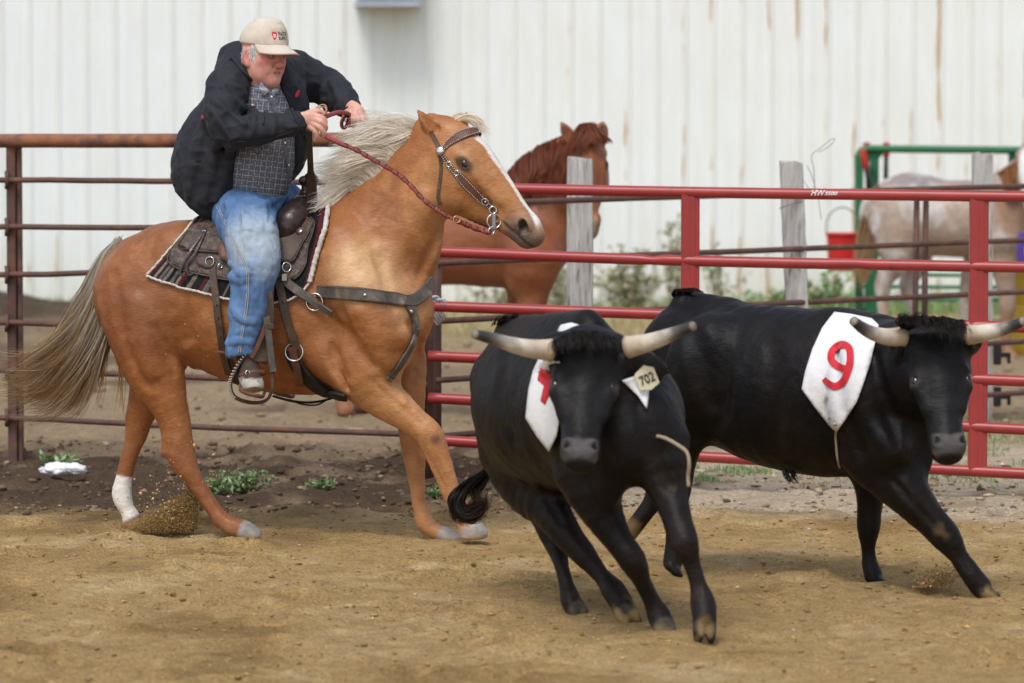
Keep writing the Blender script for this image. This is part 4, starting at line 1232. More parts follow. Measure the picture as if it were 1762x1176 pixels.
def muscle(V): return .0055 * noise(V * [1, 1, .8], .15, 41, 2) + .0028 * noise(V * [.8, 1, 1], .06, 43, 2) + .001 * noise(V, .025, 42, 2)
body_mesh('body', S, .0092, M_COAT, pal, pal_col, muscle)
eyes(HP, pal, b=.03, c=.127, r=.041)
# mane, forelock, tail
def G(T, *pts): return np.array([T(*q) for q in pts])
gd = [G(TP, (755, 230, 0), (738, 220, .0), (712, 219, -.02), (684, 226, -.03), (650, 240, -.03)),
      G(TP, (722, 246, 0), (700, 230, 0), (672, 216, -.02), (645, 214, -.04), (612, 224, -.05)),
      G(TP, (698, 263, 0), (674, 246, 0), (645, 238, -.02), (612, 238, -.04), (575, 252, -.05)),
      G(TP, (672, 285, 0), (648, 268, 0), (618, 264, -.03), (588, 272, -.05), (552, 285, -.06)),
      G(TP, (645, 307, 0), (624, 292, 0), (598, 293, -.03), (572, 303, -.05), (540, 300, -.06)),
      G(TP, (620, 327, 0), (604, 316, 0), (586, 322, -.03), (566, 335, -.05), (545, 342, -.06)),
      G(TP, (598, 347, 0), (588, 340, 0), (576, 350, -.03), (562, 362, -.06), (549, 372, -.08)),
      G(TP, (575, 368, 0), (572, 366, -.02), (566, 377, -.06), (562, 392, -.10), (556, 405, -.13))]
def mane(name, gd, n, spread, c0, c1, parent, rad=.0014, clumps=90, curl=.35, m=4):
    s = guided(gd, n, spread, curl, m, clumps)
    K = s.shape[1]; t = np.linspace(0, 1, K)
    v = RNG.uniform(0, 1, (n, 1)); cc = mixc(c0, c1, np.clip(t[None] * .7 + v * .6 - .2, 0, 1)) * RNG.uniform(.75, 1.2, (n, 1, 1))
    V, F, C = hair(s, rad * (1 - .75 * t ** 2), cc)
    return mk(name, V, F, M_HAIR, parent, col=C)
mane('mane', gd, 2600, .035, V3(.86, .77, .62), V3(.97, .94, .88), pal, clumps=110)
mane('forelock', [G(TP, (762, 226, -.03), (770, 212, -.02), (786, 203, 0), (800, 199, .03), (815, 205, .05)), G(TP, (772, 222, -.03), (785, 209, -.03), (802, 205, -.01), (820, 212, 0), (832, 226, 0)),
                  G(TP, (780, 220, .03), (795, 205, .03), (812, 200, .02), (826, 210, .0), (834, 226, -.02))], 700, .014, V3(.86, .74, .56), V3(.93, .87, .77), pal, .0012, 26)
TPc = [V3(.58, .54, .46), V3(.34, .21, .095)]
gt = [G(TP, (207, 412, -.0), (182, 440, -.02), (160, 490, -.03), (134, 545, -.03), (96, 602, -.04), (50, 642, -.04), (4, 640, -.04)),
      G(TP, (200, 416, -.0), (183, 460, -.02), (170, 515, -.03), (148, 570, -.03), (110, 622, -.05), (62, 662, -.05), (14, 672, -.05)),
      G(TP, (200, 425, -.0), (190, 470, -.03), (182, 530, -.04), (164, 585, -.05), (130, 638, -.05), (84, 680, -.05), (30, 694, -.05)),
      G(TP, (196, 432, .02), (192, 480, .02), (186, 545, .03), (172, 600, .02), (146, 650, .02), (112, 688, .0), (68, 708, .0))]
def tail(name, gd, n, spread, parent, cols, rad, clumps, curl=.35, m=4):
    s = guided(gd, n, spread, curl, m, clumps); K = s.shape[1]; t = np.linspace(0, 1, K)
    v = RNG.normal(0, .22, (n, 1)); cc = mixc(cols[0], cols[1], np.clip(sstep(.25, .8, t[None] + v), 0, 1)) * RNG.uniform(.6, 1.2, (n, 1, 1))
    V, F, C = hair(s, rad * (1 - .8 * t ** 2), cc)
    return mk(name, V, F, M_HAIR, parent, col=C)
tl = tail('tail', gt, 2000, .05, pal, TPc, .0014, 60, .8)
tail('tail_wisp', [G(TP, (190, 470, 0), (184, 540, 0), (182, 600, -.01), (178, 650, -.01), (172, 690, 0)), G(TP, (185, 480, 0), (168, 560, 0), (160, 610, 0), (152, 650, 0), (140, 690, 0)),
                   G(TP, (196, 500, .04), (205, 580, .05), (212, 640, .05), (210, 690, .05), (206, 720, .05))], 90, .02, tl, [V3(.5, .33, .14), V3(.42, .24, .08)], .0013, 12)

# ------------------------------------------------------------------ the chestnut horse behind the gate
TS = Map(28.0, .0021, 600)
S = SDF(); SS = TS.side()
sor = empty('chestnut_horse', TS(760, 700) * V3(1, 1, 0), 'chestnut horse standing behind the red gate with face behind a wooden post', 'horse')
limb(S, TS, [(585, 410, 0, 66, .85), (640, 408, 0, 82, .85), (710, 412, 0, 80, .9), (790, 412, 0, 78, .95), (860, 408, 0, 86, .85), (915, 410, 0, 74, .75)], SS, .05)
limb(S, TS, [(880, 400, 0, 86, .65), (925, 350, 0, 70, .55), (962, 302, 0, 54, .55), (992, 268, 0, 42, .6)], SS, .05)
for sg in (-1, 1):
    limb(S, TS, [(880, 380, .13 * sg, 40), (915, 440, .17 * sg, 48), (905, 480, .15 * sg, 34)], SS, .06)
    S.ell(TS(600, 420, .14 * sg), (px(66, 28), .16, px(70, 28)), None, .05)
limb(S, TS, [(925, 450, -.14, 42, .8), (918, 500, -.15, 29, .85), (912, 560, -.15, 20), (906, 600, -.15, 18), (904, 650, -.15, 11), (902, 690, -.15, 13), (906, 712, -.15, 15)], SS, .04)
limb(S, TS, [(910, 450, .14, 40, .8), (898, 500, .15, 26, .85), (890, 560, .15, 20), (888, 600, .15, 17), (886, 650, .15, 11), (884, 690, .15, 13), (888, 712, .15, 15)], SS, .04)
limb(S, TS, [(600, 450, -.15, 60, .7), (618, 520, -.17, 40), (605, 580, -.17, 22), (588, 612, -.17, 18), (590, 660, -.17, 11), (590, 690, -.17, 14), (594, 706, -.17, 16)], SS, .04)
limb(S, TS, [(610, 450, .15, 60, .7), (640, 520, .16, 40), (630, 575, .16, 22), (616, 605, .16, 18), (620, 655, .16, 11), (618, 680, .16, 14), (622, 698, .16, 16)], SS, .04)
HS = Head(P(1018, 240, 27.1), P(1012, 396, 26.75), (-.22, -1, .25), px(195, 27))
horse_head(S, HS)
ear(S, P(985, 246, 27.12), P(965, 209, 27.1), (.5, -1, 0), px(13, 27))
ear(S, P(1034, 240, 27.05), P(1037, 208, 27.05), (-.35, -1, 0), px(13, 27))
CH = V3(.235, .072, .03)
def sor_col(V, N):
    n = noise(V, .25, 14, 3); n2 = noise(V, .05, 15, 2)
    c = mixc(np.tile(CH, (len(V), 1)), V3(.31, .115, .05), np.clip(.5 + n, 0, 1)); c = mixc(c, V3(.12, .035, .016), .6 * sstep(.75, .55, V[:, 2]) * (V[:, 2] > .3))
    c = mixc(c, V3(.30, .13, .065), sstep(.35, .1, V[:, 2])); a, b, l = HS.loc(V)
    c = mixc(c, V3(.25, .08, .03), near(V, HS(.4, 0, 0), .25, .3)); c = mixc(c, V3(.30, .2, .13), near(V, HS(.98, -.05, 0), .06, .12))
    c = mixc(c, V3(.05, .03, .02), near(V, HS(.325, .03, .13), .02, .04)); c = mixc(c, V3(.05, .03, .02), near(V, HS(.325, .03, -.13), .02, .04))
    for q in (P(1037, 222, 27.0), P(972, 222, 27.05)): c = mixc(c, V3(.05, .025, .018), .7 * near(V, q, .03, .07))
    for q in (TS(594, 708, -.17), TS(622, 700, .16), TS(906, 712, -.15), TS(888, 712, .15)): c = mixc(c, V3(.07, .06, .05), near(V, q, .05, .06))
    return c * (1 + .12 * n2[:, None])
body_mesh('body', S, .013, M_COAT, sor, sor_col, lambda V: .004 * noise(V, .15, 51, 2))
eyes(HS, sor, c=.132, r=.045)
cs = [G(TS, (872, 300, -.02), (868, 320, -.16), (870, 345, -.20), (868, 370, -.22), (872, 392, -.23)), G(TS, (896, 272, -.02), (893, 292, -.14), (895, 318, -.2), (892, 345, -.22), (898, 372, -.22)),
      G(TS, (925, 252, -.02), (922, 272, -.12), (926, 300, -.17), (922, 325, -.19), (930, 352, -.2)), G(TS, (955, 240, -.02), (954, 258, -.1), (956, 285, -.15), (952, 312, -.17), (958, 340, -.17)),
      G(TS, (980, 230, -.02), (975, 248, -.08), (974, 272, -.12), (970, 300, -.13), (974, 325, -.13))]
mane('mane', cs, 1800, .03, V3(.17, .045, .02), V3(.28, .085, .04), sor, .0022, 60, .8)
Yf = 26.98
mane('forelock', [G(lambda x, y, d: P(x, y, Yf + d), (998, 214, .05), (986, 230, -.05), (978, 255, -.06), (970, 272, -.06), (968, 292, -.06)), G(lambda x, y, d: P(x, y, Yf + d), (1008, 212, .05), (1004, 226, -.09), (999, 238, -.12), (992, 247, -.13), (987, 257, -.13)),
                  G(lambda x, y, d: P(x, y, Yf + d), (1014, 212, .05), (1021, 226, -.09), (1028, 236, -.12), (1034, 243, -.13), (1039, 251, -.12)), G(lambda x, y, d: P(x, y, Yf + d), (1022, 214, .05), (1034, 228, -.06), (1040, 234, -.12), (1045, 241, -.12), (1048, 249, -.11))], 1100, .013, V3(.2, .055, .025), V3(.28, .09, .04), sor, .002, 30, .5)

# ------------------------------------------------------------------ the spotted roan horse by the chute
TR = Map(33.9, .0012, 1500)
S = SDF(); RS = TR.side()
roan = empty('roan_horse', TR(1620, 600) * V3(1, 1, 0), 'pale spotted roan horse standing with its rump towards the red bucket', 'horse')
limb(S, TR, [(1530, 370, 0, 52, .9), (1565, 370, 0, 72, .9), (1620, 376, 0, 66, .95), (1680, 378, 0, 66, .9), (1725, 380, 0, 58, .8)], RS, .06)
limb(S, TR, [(1705, 370, 0, 66, .65), (1740, 335, 0, 46, .6), (1772, 300, 0, 36, .6)], RS, .05)
for sg in (-1, 1):
    S.ell(TR(1545, 375, .13 * sg), (px(48, 34), .16, px(62, 34)), None, .05)
    limb(S, TR, [(1700, 350, .12 * sg, 30), (1725, 410, .15 * sg, 34)], RS, .06)
limb(S, TR, [(1545, 400, -.15, 50, .7), (1545, 445, -.16, 27), (1530, 470, -.16, 17), (1519, 490, -.16, 15), (1520, 530, -.16, 10), (1522, 570, -.16, 10), (1520, 610, -.16, 12)], RS, .04)
limb(S, TR, [(1550, 400, .15, 50, .7), (1580, 445, .16, 24), (1572, 470, .16, 16), (1560, 492, .16, 14), (1570, 530, .16, 9), (1580, 570, .16, 9), (1588, 598, .16, 11)], RS, .04)
limb(S, TR, [(1725, 420, -.14, 32, .8), (1727, 460, -.15, 22), (1732, 500, -.15, 15), (1733, 530, -.15, 14), (1731, 565, -.15, 9), (1732, 598, -.15, 10), (1739, 614, -.15, 12), (1742, 622, -.15, 13)], RS, .04)
limb(S, TR, [(1700, 420, .14, 32, .8), (1675, 460, .15, 20), (1664, 500, .15, 13), (1662, 530, .15, 12), (1662, 565, .15, 8), (1664, 592, .15, 10), (1668, 605, .15, 11)], RS, .04)
HR = Head(P(1775, 262, 33.3), P(1779, 420, 33.0), (-.6, -1, .15), px(160, 33.2))
horse_head(S, HR)
ear(S, P(1762, 286, 33.3), P(1753, 257, 33.3), (-.2, -1, 0), px(12, 33.5))
WH, GR, TAN = V3(.52, .485, .46), V3(.24, .205, .20), V3(.36, .27, .205)
def roan_col(V, N):
    n = noise(V, .3, 61, 3); n2 = noise(V, .09, 62, 3); n3 = noise(V, .03, 63, 2)
    c = mixc(np.tile(WH, (len(V), 1)), TAN, sstep(-.15, .35, n * .8 + n2 * .5 + .5 * sstep(TR(1590, 400)[0], TR(1700, 400)[0], V[:, 0]) - .1))
    c = mixc(c, GR, np.clip(.95 * near(V, TR(1575, 306, -.05), .16, .3) + .7 * near(V, TR(1680, 318, 0), .1, .3), 0, 1) * sstep(-.5, .2, n2))
    c = mixc(c, V3(.30, .17, .10), sstep(.95, .6, V[:, 2]) * .45 * sstep(-.1, .3, n2))
    c = mixc(c, V3(.26, .12, .05), sstep(.5, .2, V[:, 2]) * (V[:, 0] > TR(1700, 400)[0]) * .8)
    a, b, l = HR.loc(V); f = near(V, HR(.5, 0, 0), .35, .42)
    c = mixc(c, V3(.30, .16, .09), f * .6); c = mixc(c, V3(.75, .72, .68), f * (1 - sstep(.08, .11, np.abs(l))) * (b > 0)); c = mixc(c, V3(.12, .09, .08), f * sstep(.86, .95, a) * .7)
    return c * (1 + .16 * n3[:, None] + .1 * n2[:, None])
body_mesh('body', S, .014, M_COAT, roan, roan_col, lambda V: .004 * noise(V, .16, 71, 2))
eyes(HR, roan)
tail('tail', [G(TR, (1508, 318, -.05), (1492, 350, -.1), (1483, 400, -.12), (1478, 440, -.12), (1476, 475, -.12)), G(TR, (1512, 320, -.12), (1502, 360, -.2), (1495, 410, -.2), (1488, 450, -.2), (1482, 490, -.2)),
              G(TR, (1516, 322, -.16), (1512, 360, -.22), (1505, 400, -.24), (1497, 440, -.24), (1488, 470, -.24))], 900, .028, roan, [V3(.22, .12, .075), V3(.50, .33, .17)], .0028, 50)
mane('mane', [G(TR, (1715, 300, -.05), (1722, 305, -.15), (1725, 320, -.2), (1728, 332, -.22), (1730, 345, -.22)), G(TR, (1740, 282, -.05), (1742, 290, -.15), (1745, 305, -.2), (1744, 320, -.22), (1748, 335, -.22)),
              G(TR, (1758, 272, -.05), (1756, 285, -.15), (1755, 300, -.2), (1750, 312, -.22), (1752, 325, -.22))], 600, .02, V3(.33, .14, .05), V3(.42, .2, .08), roan, .0028, 30, .5)
q = P(1758, 436, 33.0)
mb = MB()
for i in range(3): mb.add(*tube(catmull([q + V3(-.01 + .018 * i, -.02 * i, .16), q + V3(-.03 + .02 * i, -.03, .05), q + V3(-.025 + .02 * i, -.03, -.06), q + V3(.01 * i, -.02, -.09)], 5), .014, 7))
mb.build('lead_rope', mat('purple_rope', (.10, .045, .28), rough=.7, bump=.3, bscale=120), label='bunched purple lead rope under the spotted horse head at the right edge', cat='rope', base=q - V3(0, 0, .1))
# ------------------------------------------------------------------ the two black steers
BLK, BRN = V3(.0058, .0054, .006), V3(.0145, .0095, .0075)
def steer_head(S, h):
    U = h.U; ax = np.array([h.A, h.d, h.l])
    def T(nodes, k=.02, **kw): S.tube([(h(*n[0]), n[1] * U, n[2]) for n in nodes], k, h.l, **kw)
    T([((-.02, -.16, 0), .15, 1.55), ((.08, -.15, 0), .185, 1.5), ((.24, -.17, 0), .20, 1.30), ((.40, -.18, 0), .195, 1.20), ((.58, -.18, 0), .165, 1.08), ((.76, -.175, 0), .145, 1.08), ((.90, -.165, 0), .138, 1.18), ((.965, -.17, 0), .115, 1.25)], .03)
    T([((.25, -.3, 0), .2, .95), ((.5, -.3, 0), .15, .9), ((.75, -.26, 0), .11, 1.0), ((.93, -.24, 0), .085, 1.3)], .04)
    for s in (-1, 1):
        S.ell(h(.345, -.085, .205 * s), np.array([.075, .05, .06]) * U, ax, .03)                 # brow
        S.ell(h(.405, -.062, .235 * s), np.array([.042, .03, .034]) * U, ax, .01, sub=True)
        S.ell(h(.43, -.10, .232 * s), np.array([.05, .03, .02]) * U, ax, .015)
        T([((.45, -.11, .20 * s), .05, 1), ((.62, -.12, .155 * s), .035, 1)], .05)
        S.ell(h(.915, -.05, .11 * s), np.array([.05, .045, .045]) * U, ax, .02)                   # nostril wing
        S.tube([(h(.895, -.06, .165 * s), .02 * U, 1), (h(.925, -.028, .115 * s), .034 * U, 1), (h(.945, -.03, .085 * s), .022 * U, 1)], .012, m=2, sub=True)
        T([((.05, -.12, .26 * s), .11, 1), ((.06, -.11, .33 * s), .085, 1)], .05)                 # horn boss
    S.ell(h(.955, -.085, 0), np.array([.055, .04, .12]) * U, ax, .02)
    T([((1.0, -.17, -.12), .012, 1), ((1.01, -.15, 0), .012, 1), ((1.0, -.17, .12), .012, 1)], .01, sub=True)
def horn(parent, pts, r0, r1):
    p = catmull(pts, 5); n = len(p); t = np.linspace(0, 1, n)
    r = r0 + (r1 - r0) * t ** .8; r[0] *= 1.04
    V, F = tube(p, r, 16)
    tt = np.repeat(t, 16); nn = noise(V, .03, 5, 2)
    c = mixc(np.tile(V3(.50, .40, .29), (len(V), 1)), V3(.62, .56, .46), sstep(.05, .35, tt + .12 * nn))
    c = mixc(c, V3(.15, .135, .12), sstep(.38, .7, tt + .15 * nn)); c = mixc(c, V3(.035, .035, .035), sstep(.62, .88, tt))
    e = sstep(.985, 1, tt); c = mixc(c, V3(.30, .26, .18), e * .8)
    c = mixc(c, V3(.35, .16, .10), .6 * sstep(.35, .7, noise(V, .05, 8, 2)) * (1 - sstep(.2, .5, tt)))
    return mk('horn', V, F, M_HORN, parent, col=c)
def flat_ear(S, base, tip, r, up):
    b, t = np.array(base, float), np.array(tip, float); d = t - b; n = nrm(np.cross(d, up))
    S.tube([(b, r * .5, .5), (b + d * .35, r, .38), (b + d * .7, r * .8, .34), (t, r * .2, .4)], .015, n)
def steer_col(h, hooves, poll, clay):
    def f(V, N):
        n = noise(V, .2, 81, 3); n2 = noise(V, .05, 82, 2)
        c = mixc(np.tile(BLK, (len(V), 1)), BRN, np.clip(.25 + .9 * n + .5 * sstep(.75, .3, V[:, 2]), 0, 1))
        a, b, l = h.loc(V); w = near(V, h(.5, -.1, 0), .30, .36)
        c = mixc(c, V3(.0105, .010, .011), w * .6)
        pad = sstep(.865, .90, a + .25 * np.abs(l)) * (1 - sstep(.13, .16, np.abs(l))) * sstep(-.165, -.135, b) * (1 - sstep(1.0, 1.035, a)) * w
        c = mixc(c, V3(.075, .068, .067), pad)
        for s in (-1, 1):
            c = mixc(c, V3(.004, .004, .004), near(V, h(.925, -.045, .115 * s), .010, .018))
            c = mixc(c, V3(.085, .055, .042), .8 * near(V, h(.41, -.09, .24 * s), .012, .042))
        for q, r in hooves: c = mixc(c, V3(.075, .06, .045) * (1 + .3 * n2[:, None]), near(V, q, r * .75, r))
        for q, r, k in clay: c = mixc(c, V3(.26, .17, .065), k * near(V, q, r * .5, r) * sstep(-.3, .25, n2))
        return c * (1 + .15 * n2[:, None])
    return f
def muscle2(V): return .005 * noise(V * [1, 1, .75], .19, 91, 2) + .003 * noise(V, .07, 93, 2) + .0014 * noise(V, .025, 92, 2)
def claws(S, T3, c, d, side, r):
    """the two claws of a cloven hoof"""
    for s in (-1, 1):
        o = c + side * s * r * .62
        S.tube([(o - d * r * .8, r * .62, 1), (o + d * r * .5, r * .62, 1), (o + d * r * 1.5 + side * s * r * .1, r * .28, 1)], .006, m=2)
def legT(S, nodes, side, k=.03):
    """nodes: (x, y, Y, r px, q)"""
    S.tube([(P(n[0], n[1], n[2]), px(n[3], n[2]), n[4] if len(n) > 4 else 1.0) for n in nodes], k, side)

# steer one, coming at the camera
S = SDF(); s1 = nrm(V3(.95, .30, 0))
st1 = empty('black_steer', P(1050, gy(17), 17.0), 'black horned steer with bib 7 running straight at the camera', 'steer', 'black steers running across the arena')
S.tube([(P(895, 668, 18.15), px(96, 18.1), .86), (P(908, 672, 17.95), px(108, 18), .88), (P(945, 700, 17.55), px(142, 17.5), .92), (P(1000, 706, 17.2), px(142, 17.2), .86), (P(1050, 710, 16.98), px(132, 17), .88), (P(1078, 735, 16.82), px(105, 16.8), .9)], .05, s1)
S.tube([(P(880, 572, 18.1), px(26, 18), 1), (P(945, 572, 17.5), px(30, 17.5), .9), (P(1010, 572, 17.05), px(40, 17), .8)], .08, s1)
S.tube([(P(1045, 690, 16.95), px(105, 17), .8), (P(1030, 665, 16.8), px(92, 16.8), .8), (P(1012, 640, 16.7), px(70, 16.7), .9)], .05, s1)
S.tube([(P(1040, 760, 16.85), px(60, 17), .6), (P(1040, 830, 16.8), px(48, 17), .6)], .06, s1)
for (x, y, Y, r) in ((1120, 720, 16.9, 66), (985, 745, 16.95, 58), (835, 650, 18.0, 28), (925, 720, 18.1, 60)):
    S.ell(P(x, y, Y), (px(r * .75, 17), .16, px(r, 17)), None, .06)
legT(S, [(1010, 815, 16.9, 58), (1035, 880, 16.85, 37), (1064, 930, 16.82, 25), (1088, 964, 16.8, 24), (1106, 1002, 16.83, 15.5), (1122, 1034, 16.86, 15.5), (1134, 1060, 16.86, 20), (1141, 1076, 16.84, 18)], s1, .04)
claws(S, None, P(1144, 1082, 16.82), nrm(V3(.25, -.55, -.75)), nrm(V3(1, .2, .1)), px(16, 16.8))
legT(S, [(1128, 770, 16.75, 62), (1150, 845, 16.68, 34), (1168, 900, 16.6, 26), (1178, 934, 16.55, 25), (1190, 968, 16.55, 16), (1201, 1005, 16.55, 15.5), (1209, 1038, 16.53, 22.5), (1212, 1060, 16.5, 21)], s1, .04)
claws(S, None, P(1212, 1080, 16.48), nrm(V3(0, -.35, -.9)), s1, px(17, 16.5))
legT(S, [(895, 770, 17.7, 88, .8), (915, 830, 17.6, 62, .8), (946, 875, 17.45, 40, .85), (976, 921, 17.35, 27), (1001, 950, 17.3, 22.5), (1034, 990, 17.25, 15.5), (1054, 1014, 17.2, 21), (1068, 1036, 17.15, 21)], s1, .045)
claws(S, None, P(1078, 1056, 17.1), nrm(V3(.45, -.5, -.7)), nrm(V3(.85, .2, .5)), px(17, 17))
legT(S, [(940, 780, 18.0, 78, .8), (938, 850, 17.8, 46, .85), (946, 905, 17.65, 26), (957, 935, 17.6, 21), (967, 975, 17.5, 12.5), (975, 1010, 17.45, 14.5), (981, 1032, 17.42, 18.5), (987, 1045, 17.4, 18)], s1, .045)
claws(S, None, P(993, 1050, 17.38), nrm(V3(.4, -.4, -.75)), s1, px(15, 17.4))
S.tube([(P(905, 660, 17.3), .012, 1), (P(895, 740, 17.4), .018, 1), (P(912, 820, 17.4), .012, 1)], .06, s1, 3, True)
S.tube([(P(975, 700, 16.75), .010, 1), (P(985, 780, 16.72), .016, 1), (P(1000, 840, 16.75), .010, 1)], .05, s1, 3, True)
H1 = Head(P(1010, 576, 16.66), P(998, 778, 16.34), (-.04, -1, -.32), px(216, 16.5))
steer_head(S, H1)
flat_ear(S, P(1078, 622, 16.62), P(1152, 640, 16.78), px(26, 16.6), V3(0, 0, 1)); flat_ear(S, P(952, 622, 16.66), P(926, 606, 17.15), px(19, 16.6), V3(0, 0, 1))
carve(S, [([(1098, 700), (1122, 770), (1150, 835)], .035, .012, .03), ([(1190, 972), (1202, 1022)], .010, .004, .01), ([(1022, 850), (1056, 918)], .02, .007, .015),
          ([(928, 835), (965, 900)], .025, .008, .02), ([(1046, 790), (1058, 860)], .03, .010, .03), ([(1008, 962), (1036, 996)], .010, .004, .01), ([(870, 600), (862, 680), (880, 760)], .04, .010, .04)], 15.6)
ST1 = S
hv = [(P(1144, 1082, 16.82), .055), (P(1212, 1082, 16.48), .055), (P(1078, 1060, 17.1), .055), (P(993, 1052, 17.38), .05)]
body_mesh('body', S, .0088, M_BCOAT, st1, steer_col(H1, hv, None, [(P(1076, 1050, 17.05), .10, .9), (P(1214, 1085, 16.4), .09, .9), (P(1140, 1085, 16.8), .05, .4), (P(990, 1040, 17.4), .06, .4)]), muscle2)
eyes(H1, st1, .405, -.072, .226, .052)
horn(st1, [P(948, 603, 16.6), P(910, 600, 16.56), (P(875, 592, 16.5)), P(843, 582, 16.46), P(815, 575, 16.42)], px(19.5, 16.6), px(8, 16.6))
horn(st1, [P(1080, 598, 16.6), P(1115, 590, 16.56), P(1145, 580, 16.52), P(1170, 570, 16.48), P(1194, 561, 16.44)], px(19.5, 16.6), px(8, 16.6))
tg = P(1113, 652, 16.6)
def tag_piece():
    n = nrm(V3(.25, -1, .1)); u = nrm(V3(.9, .2, .38)); w = nrm(np.cross(n, u)); h = .085
    sh = [(-.5, -.35), (-.45, .4), (.1, .62), (.5, .35), (.48, -.4), (0, -.55)]
    V = np.array([tg + (u * a + w * b) * h for a, b in sh] + [tg + (u * a + w * b) * h - n * .004 for a, b in sh])
    F = [tuple(range(6)), tuple(range(11, 5, -1))] + [(i, i + 6, (i + 1) % 6 + 6, (i + 1) % 6) for i in range(6)]
    return V, F, n, u, w, h
V, F, n, u, w, h = tag_piece()
et = mk('ear_tag', V, F, mat('pale_yellow_tag', (.66, .60, .42), rough=.5, var=.08), st1, smooth=False)
V2, F2 = text_mesh('702', 1.0, .02); V2[:, :2] -= (V2[:, :2].max(0) + V2[:, :2].min(0)) / 2; V2 = V2 / (V2.max(0) - V2.min(0) + 1e-9) * np.array([.062, .04, 0])
mk('tag_number', tg + n * .0035 + u * V2[:, :1] + w * (V2[:, 1:2] * (1 if w[2] > 0 else -1)), F2, M_BLACK, et, smooth=False)
# hair: poll tuft and tail
Hh = lambda x, y, Y: P(x, y, Y)
def tuft(name, parent, gd, n, sp, rad=.0016, curl=.6, cl=30, c0=V3(.012, .011, .012), c1=V3(.03, .02, .016)):
    s = guided(gd, n, sp, curl, 4, cl); K = s.shape[1]; t = np.linspace(0, 1, K)
    V, F, C = hair(s, rad * (1 - .75 * t ** 2), mixc(c0, c1, np.clip(t[None] * .8 + RNG.uniform(-.4, .3, (n, 1)), 0, 1)))
    return mk(name, V, F, M_HAIR, parent, col=C)
g3 = lambda *p: np.array([P(*q) for q in p])
tuft('poll_hair', st1, [g3((955, 590, 16.62), (950, 588, 16.52), (948, 600, 16.48), (950, 615, 16.47)), g3((985, 574, 16.62), (985, 570, 16.54), (990, 585, 16.47), (988, 605, 16.45)), g3((1020, 572, 16.62), (1022, 570, 16.54), (1020, 585, 16.47), (1024, 603, 16.45)),
                        g3((1055, 584, 16.62), (1060, 582, 16.53), (1064, 590, 16.49), (1066, 600, 16.48))], 420, .008, .0011, .5, 200)
tuft('rump_hair', st1, [g3((845, 562, 18.1), (846, 556, 18.05), (852, 550, 18.0), (858, 548, 18.0)), g3((880, 552, 18.0), (885, 545, 17.95), (892, 542, 17.9), (900, 541, 17.9))], 120, .007, .0013)
tt = tuft('tail', st1, [g3((822, 690, 18.3), (838, 760, 18.3), (842, 800, 18.25), (825, 830, 18.2), (808, 855, 18.15)), g3((826, 690, 18.3), (846, 760, 18.3), (850, 795, 18.25), (834, 825, 18.2), (814, 850, 18.15))], 1100, .012, .0016, .4, 24)
tuft('tail_switch', tt, [g3((835, 812, 18.2), (815, 830, 18.15), (797, 850, 18.1), (790, 875, 18.1), (805, 892, 18.1), (825, 885, 18.1), (832, 860, 18.1)), g3((832, 815, 18.2), (806, 840, 18.15), (795, 862, 18.1), (802, 885, 18.1), (815, 880, 18.1), (828, 870, 18.1), (826, 850, 18.1)),
                         g3((828, 815, 18.2), (800, 830, 18.15), (780, 845, 18.1), (775, 862, 18.1), (785, 880, 18.1), (800, 888, 18.1), (815, 886, 18.1))], 1000, .022, .0015, .6, 45, V3(.012, .010, .010), V3(.05, .025, .014))

# steer two, crossing to the right with its head turned to the camera
S = SDF(); s2 = nrm(V3(.16, .985, 0))
st2 = empty('black_steer', P(1400, gy(18.4), 18.4), 'black horned steer with bib 9 trotting right beside the red gate', 'steer', 'black steers running across the arena')
S.tube([(P(1192, 612, 18.9), px(92, 18.9), .86), (P(1225, 622, 18.85), px(108, 18.85), .88), (P(1295, 655, 18.7), px(132, 18.7), .86), (P(1375, 672, 18.55), px(142, 18.5), .82), (P(1450, 680, 18.4), px(142, 18.4), .78), (P(1515, 690, 18.25), px(118, 18.25), .78), (P(1548, 706, 18.15), px(90, 18.1), .8)], .05, s2)
S.tube([(P(1178, 520, 18.9), px(20, 18.9), 1), (P(1250, 540, 18.8), px(24, 18.8), .9)], .05, s2)
S.tube([(P(1450, 575, 18.4), px(40, 18.4), .8), (P(1505, 590, 18.25), px(46, 18.2), .8)], .07, s2)
S.tube([(P(1500, 660, 18.3), px(110, 18.3), .62), (P(1550, 650, 18.05), px(98, 18), .66), (P(1598, 640, 17.85), px(74, 17.8), .8)], .05, s2)
S.tube([(P(1560, 740, 18.0), px(62, 18), .5), (P(1575, 785, 18.0), px(32, 18), .5)], .05, s2)
for (x, y, Y, rx, rz) in ((1485, 680, 18.0, 56, 95), (1205, 640, 18.6, 62, 80), (1225, 600, 18.6, 60, 60), (1530, 765, 17.95, 42, 46)):
    S.ell(P(x, y, Y), (px(rx, 18.4), .13, px(rz, 18.4)), None, .06)
legT(S, [(1510, 765, 18.05, 74, .7), (1540, 815, 18.0, 54, .75), (1563, 850, 17.97, 40), (1597, 890, 17.95, 30), (1627, 924, 17.93, 26), (1650, 958, 17.92, 16.5), (1671, 988, 17.9, 17.5), (1688, 1010, 17.9, 19)], s2, .045)
claws(S, None, P(1700, 1022, 17.88), nrm(V3(.85, -.1, -.35)), nrm(V3(.2, .9, .2)), px(14, 17.9))
legT(S, [(1498, 770, 18.5, 58, .7), (1498, 830, 18.5, 30), (1497, 870, 18.5, 21.5), (1495, 908, 18.5, 19.5), (1494, 945, 18.5, 11.5), (1497, 972, 18.5, 14), (1503, 990, 18.48, 16)], s2, .04)
claws(S, None, P(1513, 1000, 18.46), nrm(V3(.85, -.1, -.35)), nrm(V3(.1, .95, 0)), px(12, 18.5))
